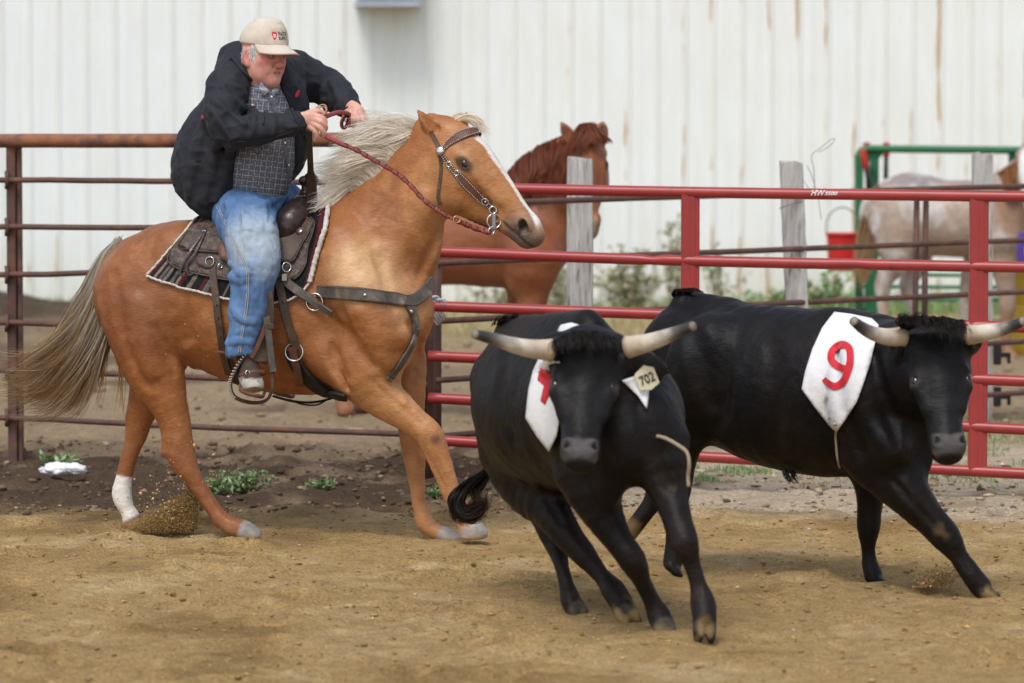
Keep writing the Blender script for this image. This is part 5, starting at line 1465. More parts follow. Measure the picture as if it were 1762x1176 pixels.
legT(S, [(1188, 690, 18.72, 74, .7), (1172, 755, 18.72, 42, .8), (1168, 810, 18.72, 28), (1164, 850, 18.72, 24), (1160, 900, 18.72, 14.5), (1157, 945, 18.72, 14), (1157, 968, 18.72, 17)], s2, .045)
claws(S, None, P(1160, 980, 18.7), nrm(V3(.6, -.1, -.6)), nrm(V3(.1, .95, 0)), px(12, 18.5))
legT(S, [(1180, 690, 19.05, 70, .7), (1162, 760, 19.05, 40), (1140, 825, 19.05, 24), (1122, 865, 19.05, 17), (1104, 890, 19.05, 15), (1090, 908, 19.05, 15), (1080, 925, 19.05, 12)], s2, .045)
S.tube([(P(1238, 600, 18.42), .012, 1), (P(1245, 680, 18.42), .02, 1), (P(1228, 745, 18.5), .014, 1)], .06, s2, 3, True)
H2 = Head(P(1612, 568, 17.78), P(1638, 770, 17.50), (.10, -1, -.30), px(200, 17.7))
steer_head(S, H2)
flat_ear(S, P(1548, 600, 17.75), P(1520, 640, 18.0), px(24, 17.7), V3(0, 0, 1)); flat_ear(S, P(1672, 590, 17.75), P(1690, 580, 18.0), px(22, 17.7), V3(0, 0, 1))
carve(S, [([(1442, 600), (1452, 690), (1480, 775)], .04, .012, .04), ([(1502, 610), (1522, 690), (1545, 765)], .035, .010, .03), ([(1190, 570), (1210, 635), (1226, 695)], .05, .008, .06),
          ([(1540, 830), (1580, 875), (1615, 912)], .018, .007, .015), ([(1640, 945), (1668, 985)], .009, .004, .01), ([(1496, 850), (1494, 890)], .014, .005, .012), ([(1330, 600), (1335, 700), (1330, 770)], .06, .006, .05)], 16.6)
carve(S, [([(1470, 600), (1482, 680), (1508, 750)], .05, .007, .05)], 16.6, True)
ST2 = S
hv = [(P(1704, 1024, 17.88), .05), (P(1516, 1002, 18.46), .04), (P(1160, 982, 18.7), .04), (P(1080, 925, 19.05), .05)]
body_mesh('body', S, .0088, M_BCOAT, st2, steer_col(H2, hv, None, [(P(1706, 1026, 17.85), .06, .8), (P(1085, 918, 19.05), .09, .8), (P(1398, 768, 18.1), .035, 1.0), (P(1620, 915, 17.85), .06, .25)]), muscle2)
eyes(H2, st2, .405, -.072, .224, .05)
horn(st2, [P(1552, 580, 17.75), P(1525, 580, 17.7), P(1500, 573, 17.65), P(1482, 563, 17.6), P(1468, 552, 17.56)], px(18, 17.7), px(8, 17.7))
horn(st2, [P(1668, 577, 17.75), P(1695, 573, 17.7), P(1720, 568, 17.66), P(1742, 561, 17.62), P(1762, 553, 17.58)], px(18, 17.7), px(8, 17.7))
tuft('poll_hair', st2, [g3((1555, 572, 17.75), (1545, 556, 17.68), (1548, 545, 17.62), (1556, 545, 17.6)), g3((1585, 560, 17.74), (1582, 548, 17.66), (1590, 552, 17.6), (1594, 570, 17.57)), g3((1620, 560, 17.74), (1622, 548, 17.66), (1630, 556, 17.6), (1634, 576, 17.57)),
                        g3((1650, 568, 17.75), (1654, 556, 17.67), (1662, 566, 17.62), (1662, 580, 17.6))], 1100, .013, .0012, .9, 300)
tuft('rump_hair', st2, [g3((1158, 512, 18.9), (1155, 504, 18.88), (1160, 500, 18.86), (1168, 500, 18.86)), g3((1190, 504, 18.85), (1196, 498, 18.82), (1206, 500, 18.8), (1214, 504, 18.8))], 140, .007, .0013)
tuft('belly_hair', st2, [g3((1345, 806, 18.4), (1348, 814, 18.4), (1352, 820, 18.4), (1354, 826, 18.4)), g3((1365, 810, 18.4), (1367, 816, 18.4), (1369, 822, 18.4), (1370, 828, 18.4))], 90, .012, .0015)
tuft('tail', st2, [g3((1160, 520, 19.0), (1145, 560, 19.1), (1142, 640, 19.1), (1150, 720, 19.1), (1152, 780, 19.1))], 350, .015, .002, .3, 8)

# numbered bibs
M_CLOTH = mat('white_bib_cloth', (.78, .78, .785), rough=.75, var=.05, vscale=5, bump=.5, bscale=7, dist=.02, col2=(.62, .56, .46), c2scale=5, c2lo=.6, c2hi=.8)
M_REDINK = mat('red_bib_ink', (.62, .022, .035), rough=.7, var=.12, vscale=30)
M_CORD = mat('tan_cord', (.36, .29, .2), rough=.85, bump=.3, bscale=200)
bib9 = empty('number_bib', P(1443, 640, 18.1), 'white cloth bib with red 9 tied over the steer beside the red gate', 'number bib')
poly9 = [(1436, 538), (1462, 541), (1500, 549), (1512, 560), (1506, 590), (1497, 625), (1484, 665), (1474, 692), (1456, 720), (1440, 743), (1428, 733), (1403, 702), (1380, 670), (1386, 640), (1398, 602), (1415, 565)]
V, F, pp = drape(poly9, ST2, 17.9, .010, .004, 5)
V[:, 1] -= .007 * np.maximum(0, noise(np.stack([pp[:, 0] * 1.0 + pp[:, 1] * .35, pp[:, 1] * .2], -1), 22, 3, 2))
c9 = mk('cloth', V, F, M_CLOTH, bib9)
def print_on(s, ctr, size, ang, body, Y0, off, squash=1.0, bold=.0, shear=0):
    V2, F2 = text_mesh(s, 1.0, bold, shear)
    V2[:, :2] -= (V2[:, :2].max(0) + V2[:, :2].min(0)) / 2
    V2 = V2 / (V2[:, 1].max() - V2[:, 1].min())
    # refine long faces so the print follows the cloth
    ca, sa = math.cos(ang), math.sin(ang)
    X = V2[:, 0] * size * squash; Yv = V2[:, 1] * size
    q = np.stack([ctr[0] + ca * X + sa * Yv, ctr[1] + sa * X - ca * Yv], -1)
    p = body.see(q[:, 0], q[:, 1], Y0, off); return p, F2, body.grad(p, .02)
def prnt(name, outline_px, body, Y0, off, parent, matl, res=4):
    V, F, pp = drape(outline_px, body, Y0, off, .002, res); V[:, 1] -= .007 * np.maximum(0, noise(np.stack([pp[:, 0] * 1.0 + pp[:, 1] * .35, pp[:, 1] * .2], -1), 22, 3, 2)) if parent is c9 else 0
    return mk(name, V, F, matl, parent)
# the figure 9: a round bowl and a curled tail, drawn as one ribbon
def ribbon_px(path, w):
    p = catmull(path, 6); t = nrm(np.gradient(p, axis=0)); n = np.stack([-t[:, 1], t[:, 0]], -1); w = np.broadcast_to(w, (len(p),))[:, None] / 2
    return p, n, w
def print_ribbon(name, path, w, body, Y0, off, parent, matl, wob=True):
    p, n, w = ribbon_px(path, w); rows = [p + n * w * s for s in (-1, -.5, 0, .5, 1)]
    q = np.stack(rows, 1); K = len(p); q2 = q.reshape(-1, 2)
    P3 = body.see(q2[:, 0], q2[:, 1], Y0, off)
    if wob: P3[:, 1] -= .007 * np.maximum(0, noise(np.stack([q2[:, 0] + q2[:, 1] * .35, q2[:, 1] * .2], -1), 22, 3, 2))
    F = [(k * 5 + i, k * 5 + i + 1, k * 5 + 6 + i, k * 5 + 5 + i) for k in range(K - 1) for i in range(4)]
    return mk(name, P3, F, matl, parent)
print_ribbon('printed_number', [(1463, 622), (1458, 635), (1441, 630), (1430, 618), (1433, 603), (1447, 593), (1460, 598), (1463, 613), (1461, 632), (1451, 656), (1437, 665), (1424, 659), (1417, 652)], np.interp(np.linspace(0, 1, 73), [0, .85, 1], [12.5, 12.5, 9]), ST2, 17.9, .0172, c9, M_REDINK)
e0 = P(1440, 735, 18.0); q = ST2.see(np.array([1440, 1438.0, 1439, 1441, 1445]), np.array([733, 750.0, 770, 790, 806]), 17.7, .006)
mk('tie_cord', *tube(catmull(q, 4), .0052, 6), M_CORD, bib9)
V, F = disc(ST2.see(np.array([1437.0]), np.array([731.0]), 17.8, .02)[0], V3(0, -1, 0), .008, .003); mk('eyelet', V, F, mat('brass', (.45, .3, .12), rough=.35, metal=.8), bib9)
bib7 = empty('number_bib', P(960, 690, 16.95), 'white cloth bib with red 7 half hidden behind the head of the oncoming steer', 'number bib')
class Flank:
    """the steer's neck side, carried on straight behind the head where the head would be hit first"""
    def see(q, x, y, Y0, off=0.0):
        x = np.asarray(x, float); y = np.asarray(y, float); xc = np.minimum(x, 940)
        p = ST1.see(xc, y, 16.86, off); d = p - ST1.see(xc - 10, y, 16.86, off)
        return p + np.clip(d, -.06, .06) * ((x - xc) / 10)[:, None]
    def grad(q, p, e=.01): return np.tile(nrm(V3(-.62, -.78, .05)), (len(p), 1))
FL = Flank()
V, F, pp = drape([(927, 619), (942, 622), (964, 634), (968, 690), (958, 750), (945, 777), (925, 752), (905, 720), (910, 671), (918, 638)], FL, 16.86, .012, .004, 6)
c7 = mk('cloth', V, F, M_CLOTH, bib7)
prnt('printed_number', [(929, 632), (950, 646), (954, 654), (948, 672), (938, 697), (930, 690), (936, 664), (925, 654)], FL, 16.86, .0162, c7, M_REDINK, 4)
V, F, pp = drape([(1070, 655), (1090, 648), (1108, 640), (1117, 665), (1113, 704), (1098, 682)], ST1, 16.80, .012, .004, 6)
mk('cloth', V, F, M_CLOTH, bib7)
V, F, pp = drape([(960, 570), (966, 560), (984, 556), (1000, 561), (1006, 572), (990, 578), (972, 578)], ST1, 16.84, .012, .004, 4)
mk('cloth', V, F, M_CLOTH, bib7)
q = np.array([P(1128, 750, 16.62), P(1146, 755, 16.58), P(1166, 766, 16.55), P(1182, 779, 16.54), P(1186, 800, 16.54), P(1184, 820, 16.56), P(1185, 838, 16.56)])
mk('tie_cord', *tube(catmull(q, 4), .0075, 7), M_CORD, bib7)
# ------------------------------------------------------------------ tack on the palomino
M_LEATH = mat('brown_saddle_leather', (.06, .036, .024), rough=.55, var=.35, vscale=14, spec=.4, col2=(.13, .085, .055), c2scale=9, c2lo=.5, c2hi=.72, bump=.5, bscale=70, dist=.004)
M_TOOL = mat('tooled_saddle_leather', (.05, .031, .021), rough=.5, var=.5, vscale=38, spec=.45, col2=(.135, .092, .062), c2scale=30, c2lo=.48, c2hi=.66, bump=1.0, bscale=42, dist=.008)
M_LDARK = mat('dark_glossy_leather', (.028, .016, .013), rough=.28, var=.3, vscale=20, spec=.5, bump=.5, bscale=34, dist=.006)
M_LRED = mat('reddish_brown_leather', (.13, .055, .035), rough=.5, var=.3, vscale=16, spec=.4, bump=.3, bscale=60, dist=.003)
M_LGREY = mat('worn_grey_leather', (.085, .072, .06), rough=.6, var=.35, vscale=22, spec=.35, col2=(.19, .15, .11), c2scale=12, c2lo=.55, c2hi=.7, bump=.4, bscale=70, dist=.003)
M_CINCH = mat('black_neoprene', (.018, .018, .019), rough=.7, var=.3, vscale=15, spec=.3, bump=.5, bscale=60, dist=.004)
M_CHROME = mat('silver_hardware', (.62, .62, .61), rough=.22, metal=1.0, var=.1, vscale=40)
M_BRASS = _mats.get('brass')
M_FLEECE = mat('cream_fleece', (.60, .56, .50), rough=.95, var=.2, vscale=60, spec=.1, bump=.9, bscale=110, dist=.008)
MID = TP(0.0, 0, 0)
def mirror(V):
    """to the far side of the horse, across the plane of its spine"""
    c = TP(400, 500, 0); return V - 2 * ((V - c) @ SD)[:, None] * SD
def topline(x):
    x = np.asarray(x, float); z = np.full(x.shape, 2.2); b = TP(x, 500, 0)
    p = b.copy(); p[..., 2] = z
    for _ in range(60): p[..., 2] -= np.clip(PAL.eval(p), 0, .1) * .9
    return p
def saddle_sheet(bot, top, off, th, nu, ns, col):
    """a sheet over the back: bot and top are pixel curves of its lower edge and of where it crosses the spine"""
    u = np.linspace(0, 1, nu); b = catmull(bot, 8); t = catmull(top, 8)
    def at(c):
        s = np.concatenate([[0], np.cumsum(np.linalg.norm(np.diff(c, axis=0), axis=1))]); s /= s[-1]
        return np.stack([np.interp(u, s, c[:, 0]), np.interp(u, s, c[:, 1])], -1)
    b, t = at(b), at(t)
    ridge = topline(t[:, 0]); rows, S_ = [], []
    ss = np.linspace(0, 1, ns)
    for s in ss:
        q = t * (1 - s) + b * s
        if s < .22:
            q2 = t * (1 - .22) + b * .22
            p2 = PAL.see(q2[:, 0], q2[:, 1], 19.6); p = ridge * (1 - s / .22) + p2 * (s / .22)
            p = PAL.project(p, off, 4)
        else: p = PAL.see(q[:, 0], q[:, 1], 19.6, off)
        rows.append(p)
    near_ = np.array(rows)                                          # (ns,nu,3) spine to near edge
    N = PAL.grad(near_, .015)
    outer = near_ + N * th
    def strip(A, flip):
        idx = np.arange(ns * nu).reshape(ns, nu)
        Q = np.stack([idx[:-1, :-1], idx[1:, :-1], idx[1:, 1:], idx[:-1, 1:]], -1).reshape(-1, 4)
        return Q[:, ::-1] if flip else Q
    V, F, C, n = [], [], [], 0
    colr = col(np.broadcast_to(u, (ns, nu)), np.broadcast_to(ss[:, None], (ns, nu))).reshape(-1, 3)
    for A, m, fl in ((outer, 0, 0), (near_, 0, 1), (outer, 1, 1), (near_, 1, 0)):
        a = A.reshape(-1, 3); a = mirror(a) if m else a
        V.append(a); F.append(strip(A, fl) + n); C.append(colr); n += len(a)
    k = ns * nu; idx = np.arange(k).reshape(ns, nu)
    for o in (0, 2 * k):
        for e in (idx[:, 0], idx[-1, :], idx[::-1, -1]):
            f = np.stack([e[:-1], e[1:], e[1:] + k, e[:-1] + k], -1) + o
            F.append(f if o else f[:, ::-1])
    edge = np.concatenate([outer[:, 0], outer[-1], outer[::-1, -1]])
    return np.concatenate(V), np.concatenate(F), np.concatenate(C), edge, (outer[:, 0], outer[-1], outer[::-1, -1])
B_BLK, B_RED, B_TAN, B_GRY = V3(.016, .016, .018), V3(.10, .018, .023), V3(.20, .165, .135), V3(.11, .105, .095)
def blanket_col(u, s):
    x = u * 40; c = np.tile(B_BLK, u.shape + (1,))
    n = (noise(np.stack([u * 60, s * 30], -1), 1, 7, 2))
    for a, b, k in ((0, .9, B_RED), (1.3, 2.1, B_TAN), (2.6, 3.4, B_GRY), (3.7, 4.3, B_TAN), (5.2, 6.0, B_GRY), (6.6, 7.2, B_TAN), (7.4, 8.2, B_RED), (9.6, 10.4, B_TAN), (12.2, 13.0, B_RED), (13.3, 14.3, B_GRY), (14.6, 15.2, B_RED), (18, 18.5, B_TAN)):
        c = np.where(((x > a) & (x < b))[..., None], k, c)
    c = np.where(((x > 37.6) & (x < 38.9))[..., None], B_RED, c)
    return c * (1 + .35 * n[..., None])
M_WOOL = mat('woven_blanket', attr=True, rough=.95, var=.2, vscale=60, spec=.1, bump=.5, bscale=150, dist=.004)
bl = empty('saddle_blanket', TP(410, 490), 'striped black and red wool saddle blanket with cream fleece edge under the saddle', 'saddle blanket')
bbot = [(254, 476), (282, 486), (337, 501), (398, 516), (450, 522), (490, 519), (514, 508), (534, 488)]
btop = [(346, 370), (400, 380), (470, 385), (530, 375), (572, 362)]
V, F, C, edge, eds = saddle_sheet(bbot, btop, .004, .014, 130, 40, blanket_col)
mk('blanket_cloth', V, F, M_WOOL, bl, col=C)
for k, e in enumerate(eds):
    r = (.006, .006, .0125)[k]
    e2 = e + RNG.normal(size=e.shape) * .0012
    V, F = tube(e2, r * (1 + .12 * np.sin(np.arange(len(e2)) * 1.9)), 7)
    mk('fleece_edge', V, F, M_FLEECE, bl); mk('fleece_edge', mirror(V), [f[::-1] for f in F], M_FLEECE, bl)

sad = empty('saddle', TP(430, 480), 'worn brown tooled leather western saddle with stirrups strapped on the palomino', 'saddle')
def piece(name, poly, off, th, matl, parent=sad, res=5, both=True, sp=4):
    V, F, _ = drape(poly, PAL, 19.6, off, th, res, sp)
    o = mk(name, V, F, matl, parent)
    if both: mk(name, mirror(V), [f[::-1] for f in F], matl, parent)
    return o, V
def edge_line(parent, poly, off, r, matl, sp=4, closed=False):
    q = catmull(poly, sp * 3); p = PAL.see(q[:, 0], q[:, 1], 19.6, off)
    return mk('edge_binding', *tube(p, r, 5), matl, parent)
rs, _ = piece('rear_skirt', [(288, 447), (294, 430), (314, 406), (337, 386), (358, 377), (402, 372), (440, 380), (450, 440), (446, 484), (412, 484), (385, 481), (356, 475), (324, 468), (300, 459)], .022, .008, M_TOOL)
edge_line(rs, [(294, 430), (288, 447), (300, 459), (324, 468), (356, 475), (385, 481), (412, 484)], .031, .0035, M_LGREY)
rj, _ = piece('rear_jockey', [(306, 424), (317, 405), (339, 388), (362, 378), (402, 374), (436, 385), (430, 438), (396, 437), (370, 434), (345, 432), (322, 429)], .034, .006, M_TOOL)
edge_line(rj, [(317, 405), (306, 424), (322, 429), (345, 432), (370, 434), (396, 437)], .041, .003, M_LEATH)
fs_, _ = piece('front_skirt', [(534, 373), (541, 383), (538, 400), (530, 425), (526, 453), (516, 472), (505, 481), (480, 481), (465, 470), (466, 420), (490, 380)], .024, .008, M_TOOL)
edge_line(fs_, [(534, 373), (541, 383), (538, 400), (530, 425), (526, 453), (516, 472), (505, 481)], .033, .003, M_LGREY)
sj, _ = piece('seat_jockey', [(474, 385), (505, 388), (526, 374), (536, 382), (531, 400), (519, 421), (506, 446), (497, 450), (476, 452), (465, 440)], .042, .007, M_LEATH)
edge_line(sj, [(526, 374), (536, 382), (531, 400), (519, 421), (506, 446), (497, 450)], .050, .003, M_LGREY)
piece('side_panel', [(336, 446), (345, 441), (366, 445), (369, 458), (360, 463), (342, 457)], .033, .005, M_LEATH, rs, 4, False)
hang, _ = piece('fender', [(374, 424), (392, 408), (440, 402), (470, 420), (472, 500), (466, 560), (462, 622), (448, 622), (432, 617), (438, 560), (424, 480), (398, 456), (380, 444)], .056, .008, M_LRED, sad, 6)
# tree: seat, cantle, swell, horn as one hide-covered body
S = SDF()
limb(S, TP, [(378, 398, 0, 14, 3.0), (420, 404, 0, 12, 3.4), (470, 398, 0, 15, 2.8), (500, 390, 0, 18, 2.2)], SD, .03)
S.tube([(TP(382, 408, -.19), .022, 1), (TP(372, 394, -.13), .024, 1), (TP(364, 384, -.06), .025, 1), (TP(362, 381, 0), .025, 1), (TP(364, 384, .06), .025, 1), (TP(372, 394, .13), .024, 1), (TP(382, 408, .19), .022, 1)], .03)
mesh_seat = S.mesh(.009); 
mk('seat', relax(*mesh_seat, 2), mesh_seat[1], M_LEATH, sad)
S = SDF()
S.tube([(TP(486, 410, -.20), px(15, 20.4), .8), (TP(500, 384, -.165), px(26, 20.4), .9), (TP(516, 366, -.08), px(27, 20.4), 1), (TP(522, 358, 0), px(24, 20.4), 1), (TP(516, 366, .08), px(27, 20.4), 1), (TP(500, 384, .165), px(26, 20.4), .9), (TP(486, 410, .2), px(15, 20.4), .8)], .03)
limb(S, TP, [(524, 352, 0, 14), (527, 330, 0, 9.5), (529, 316, 0, 9)], SD, .03)
limb(S, TP, [(522, 311, 0, 8, 1.6), (538, 309, 0, 8, 1.6)], SD, .012)
V, F = S.mesh(.007); mk('swell', relax(V, F, 2), F, M_LDARK, sad); SWELL = S
def concho(parent, x, y, body, off, r, matl=M_CHROME, Y0=19.6):
    p = body.see(np.array([float(x)]), np.array([float(y)]), Y0, off)[0]; n = body.grad(p[None], .02)[0]
    return mk('concho', *disc(p, n, r, .006), matl, parent)
concho(sj, 516, 398, PAL, .05, .0165); concho(rj, 352, 398, PAL, .042, .012)
concho(rj, 516, 398, PAL, .0495, .021, M_LEATH)
def strap_on(name, pp, w, off, matl, parent, body=PAL, th=.006, Y0=19.6, m=5, both=False, lift=None):
    p, N = on_body(pp, body, Y0, off, m)
    ww = np.interp(np.linspace(0, 1, len(p)), np.linspace(0, 1, len(np.atleast_1d(w))), np.atleast_1d(w)) if np.ndim(w) else w
    V, F = strap(p, N, px(ww, 20.2), th)
    o = mk(name, V, F, matl, parent, smooth=False)
    if both: mk(name, mirror(V), [f[::-1] for f in F], matl, parent, smooth=False)
    return o, p, N
# saddle strings
for pp in ([(352, 398), (340, 415), (328, 432), (316, 452), (310, 470), (314, 476)], [(353, 399), (346, 416), (336, 436), (322, 455), (324, 472), (332, 472)]): strap_on('saddle_string', pp, 4, .046, M_LDARK, rj, th=.004)
# girth gear
fc, _, _ = strap_on('flank_billet', [(366, 455), (366, 470), (370, 500), (375, 545), (381, 590), (386, 618), (394, 645)], 14, .03, M_LEATH, sad, both=True)
strap_on('flank_cinch', [(384, 602), (390, 622), (400, 644), (412, 658), (430, 668)], [16, 22, 22, 20], .02, M_LDARK, sad, both=True)
for y in (525, 548, 563, 580): concho(fc, 370 + (y - 500) * .13, y, PAL, .036, .0035, M_BLACK)
p = PAL.see(np.array([379.0]), np.array([607.0]), 19.6, .042)[0]; mk('buckle', *box(p, (.055, .012, .016), None, .004), M_LRED, fc, smooth=False)
p = PAL.see(np.array([361.0, 379]), np.array([450.0, 458]), 19.6, .040)
mk('dee_ring', *ring(p[0], V3(-.3, -1, .1), .021, .0035), M_CHROME, sad); mk('keeper_ring', *ring(p[1], V3(.3, -1, .1), .010, .0035), M_CHROME, sad)
lat, _, _ = strap_on('latigo', [(479, 482), (484, 506), (490, 535), (497, 562), (506, 588), (512, 602)], 15, .032, M_LEATH, sad, both=True)
concho(lat, 494, 573, PAL, .040, .0035, M_BLACK); concho(lat, 486, 520, PAL, .040, .0035, M_BLACK)
strap_on('cinch', [(497, 604), (508, 625), (525, 648), (548, 668), (572, 679), (596, 684)], [20, 26, 30, 30, 26, 16], .014, M_CINCH, sad, th=.012, both=True)
lt, _, _ = strap_on('latigo_tail', [(502, 598), (507, 620), (513, 645), (517, 664)], [14, 15, 15, 13], .036, M_LRED, sad)
p = PAL.see(np.array([506.0]), np.array([606.0]), 19.6, .034)[0]; mk('cinch_ring', *ring(p, V3(-.15, -1, .1), .042, .0045, 26), M_CHROME, sad)
p = PAL.see(np.array([493.0, 489]), np.array([460.0, 478]), 19.6, .058)
mk('dee_ring', *ring(p[0], V3(.5, -1, .1), .022, .004), M_CHROME, sad); mk('buckle', *box(p[1], (.03, .012, .035), rotz(.2), .004), M_CHROME, sad, smooth=False)
# stirrup facing the camera
RY = 20.42
RP = lambda x, y, dy=0.0: P(x, y, RY + dy)
SY = -.50
path = [(433, 604), (417, 622), (404, 645), (399, 664), (404, 680), (420, 688), (440, 691), (458, 686), (466, 668), (466, 648), (462, 628)]
def stirrup(dy, dx, both):
    p = catmull([RP(x + dx, y, dy) for x, y in path], 5)
    c = p.mean(0); Nn = nrm(p - c); Nn[:, 1] = 0
    V, F = strap(p, Nn, np.interp(np.arange(len(p)), [0, 20, len(p) - 1], [.045, .06, .045]), .014)
    o = mk('stirrup', V, F, M_LEATH, sad, smooth=False)
    if both:
        m = MB()
        for k in range(3, 22):
            q = p[k] + Nn[k] * .015 + V3(0, -.026, 0); m.add(*tube([q - Nn[k] * .010 + V3(.002, -.003, .003), q + Nn[k] * .003 + V3(-.002, -.004, -.004)], .0032, 5))
        m.build('rawhide_stitching', mat('rawhide', (.42, .36, .28), rough=.8), o, kind='stuff')
    return o
st_near = stirrup(SY, 0, True)
pp = np.array([RP(x, y, SY - .02) for x, y in ((458, 545), (462, 575), (466, 610), (470, 640))])
mk('stirrup_strap', *strap(pp, np.tile(V3(.2, -1, .1), (4, 1)), .033, .008), M_LGREY, sad, smooth=False)
pp = np.array([RP(x, y, SY - .015) for x, y in ((461, 548), (452, 575), (441, 600), (432, 616))])
mk('stirrup_strap', *strap(pp, np.tile(V3(.2, -1, .1), (4, 1)), .022, .006), M_LRED, sad, smooth=False)
mk('strap_keeper', *box(RP(464, 562, SY - .02), (.045, .02, .03), None, .004), M_LEATH, sad, smooth=False)
pp = np.array([RP(x, y, SY + .01) for x, y in ((462, 500), (463, 545), (448, 590), (447, 622))])
mk('stirrup_leather', *strap(catmull(pp, 4), np.tile(V3(.2, -1, .1), (13, 1)), np.linspace(.035, .085, 13), .008), M_LEATH, sad, smooth=False)
mk('hobble_strap', *tube(catmull([RP(413, 648, SY - .03), RP(425, 643, SY - .07), RP(440, 641, SY - .07), RP(455, 642, SY - .03)], 4), .009, 6, 1.6, V3(0, -1, 0)), M_LRED, sad)
mk('hobble_buckle', *ring(RP(426, 642, SY - .085), V3(.3, -1, .2), .010, .003, 14), M_CHROME, sad)
o2 = mk('stirrup', mirror(np.array([v.co for v in st_near.data.vertices]) + wloc(sad)) + V3(.2, 0, .02), [tuple(p.vertices)[::-1] for p in st_near.data.polygons], M_LEATH, sad, smooth=False)
# straps seen under the belly
mk('belly_strap', *tube(catmull([RP(470, 682, -.1), RP(500, 690, 0), RP(530, 693, .05), RP(555, 690, .1), RP(575, 684, .12)], 5), .006, 6), M_CINCH, sad)
mk('belly_strap', *tube(catmull([RP(498, 688, .0), RP(520, 696, .05), RP(545, 697, .06), RP(563, 688, .1)], 5), .004, 6), M_CINCH, sad)

# breast collar
bc = empty('breast_collar', TP(640, 560, -.2), 'worn grey leather breast collar across the palomino chest', 'breast collar')
M_ = M_LGREY
mc, mp_, mn_ = strap_on('collar_strap', [(546, 502), (580, 504), (620, 507), (655, 511), (684, 515), (704, 519)], [22, 24, 24, 24, 24, 22], .009, M_, bc, th=.009)
strap_on('collar_strap', [(700, 519), (714, 516), (726, 508), (736, 497), (743, 485)], [22, 22, 22, 20], .009, M_, bc, th=.009)
strap_on('chest_strap', [(704, 524), (712, 542), (716, 562), (711, 588), (698, 613), (680, 640), (668, 655)], [20, 16, 14, 14, 14, 13], .008, M_, bc, th=.008)
tg_, _, _ = strap_on('tug_strap', [(486, 478), (498, 490), (514, 502), (532, 514), (548, 526), (572, 541)], [15, 16, 16, 14, 13, 13], .034, M_, bc, th=.007)
p, N = on_body([(541, 500), (541, 520), (541, 522)], PAL, 19.6, .022, 2)
mk('collar_ring', *ring(p[2], N[2], .040, .0045, 26), M_CHROME, bc)
concho(mc, 628, 508, PAL, .0185, .0085); concho(mc, 708, 536, PAL, .018, .018, M_LRED); concho(mc, 708, 536, PAL, .022, .009)
V_, F_ = mirror(np.array([P(0, 0, 1)])), None
far = PAL.project(mirror(mp_), .012); mk('collar_strap', *strap(far, PAL.grad(far, .012), .06, .009), M_, bc, smooth=False)
for y0 in (-.0095, .0095):
    q = mp_ + mn_ * .0095 + np.cross(nrm(np.gradient(mp_, axis=0)), mn_) * y0 * 2.6; mk('stitch_line', *tube(q, .0014, 4), M_LRED, mc)

# bridle
br = empty('bridle', HP(.3, 0, .15), 'brown studded leather bridle with silver bit on the palomino head', 'bridle')
Hh0 = 19.4
bb, bp_, bn_ = strap_on('browband', [(764, 256), (772, 247), (784, 238), (798, 231), (815, 226), (833, 225)], [8, 12, 17, 18, 14], .004, M_LRED, br, Y0=Hh0, th=.006)
fr = PAL.project(np.array([HP(.215, .20, c) for c in (.06, .0, -.06, -.11, -.14)]), .006); mk('browband', *strap(fr, PAL.grad(fr), .03, .006), M_LRED, br, smooth=False)
strap_on('crown_piece', [(757, 260), (753, 250), (748, 240), (744, 232), (741, 226)], 8, .004, M_LRED, br, Y0=Hh0)
ck, cp_, cn_ = strap_on('cheek_strap', [(758, 260), (765, 272), (773, 285), (783, 296), (794, 308), (806, 321), (818, 333), (830, 345), (840, 352), (848, 360)], [5, 6, 9, 10, 15, 17, 15, 13, 11, 8], .005, M_LRED, br, Y0=Hh0, th=.007)
strap_on('throat_latch', [(757, 266), (759, 285), (758, 305), (755, 325), (754, 340), (758, 352)], 6, .004, M_LEATH, br, Y0=Hh0)
def studs(p, N, hw, parent, step):
    s = np.concatenate([[0], np.cumsum(np.linalg.norm(np.diff(p, axis=0), axis=1))]); k = np.arange(0, s[-1], step)
    q = np.stack([np.interp(k, s, p[:, i]) for i in range(3)], -1); n = nrm(np.stack([np.interp(k, s, N[:, i]) for i in range(3)], -1))
    w = np.interp(k, s, hw); sd_ = nrm(np.cross(nrm(np.gradient(q, axis=0)), n)); m = MB()
    for i in range(len(q)):
        for sg in (-1, 1): m.add(*ball(q[i] + n[i] * .0075 + sd_[i] * sg * w[i], .0034, 0))
    m.build('stud', M_CHROME, parent, kind='stuff')
studs(bp_, bn_, px(np.interp(np.linspace(0, 1, len(bp_)), np.linspace(0, 1, 5), [3, 5, 7, 7, 5]), 20), bb, .010)
studs(cp_, cn_, px(np.interp(np.linspace(0, 1, len(cp_)), np.linspace(0, 1, 10), [2, 2.4, 3, 3.5, 5.5, 6.5, 5.5, 5.5, 4, 3]), 20), ck, .010)
def on1(x, y, off=.008):
    p = PAL.see(np.array([float(x)]), np.array([float(y)]), Hh0, off); return p[0], PAL.grad(p, .02)[0]
p, n = on1(757, 260, .012); mk('concho', *disc(p, n, .021, .008), M_CHROME, br)
p, n = on1(836, 347, .012); mk('rosette', *disc(p, n, .018, .006), M_LRED, br); mk('concho', *disc(p + n * .006, n, .006, .004), M_CHROME, br)
q = []
m = MB()
for k in range(18):
    a = k * 2 * math.pi / 18; u = nrm(np.cross(n, V3(0, 0, 1))); w = np.cross(u, n); m.add(*ball(p + n * .007 + (u * math.cos(a) + w * math.sin(a)) * .017, .0034, 0))
m.build('stud', M_CHROME, br, kind='stuff')
for x, y in ((772, 283), (786, 298)):
    p, n = on1(x, y, .012); mk('buckle', *ring(p, n, .012, .003, 14), M_CHROME, br)
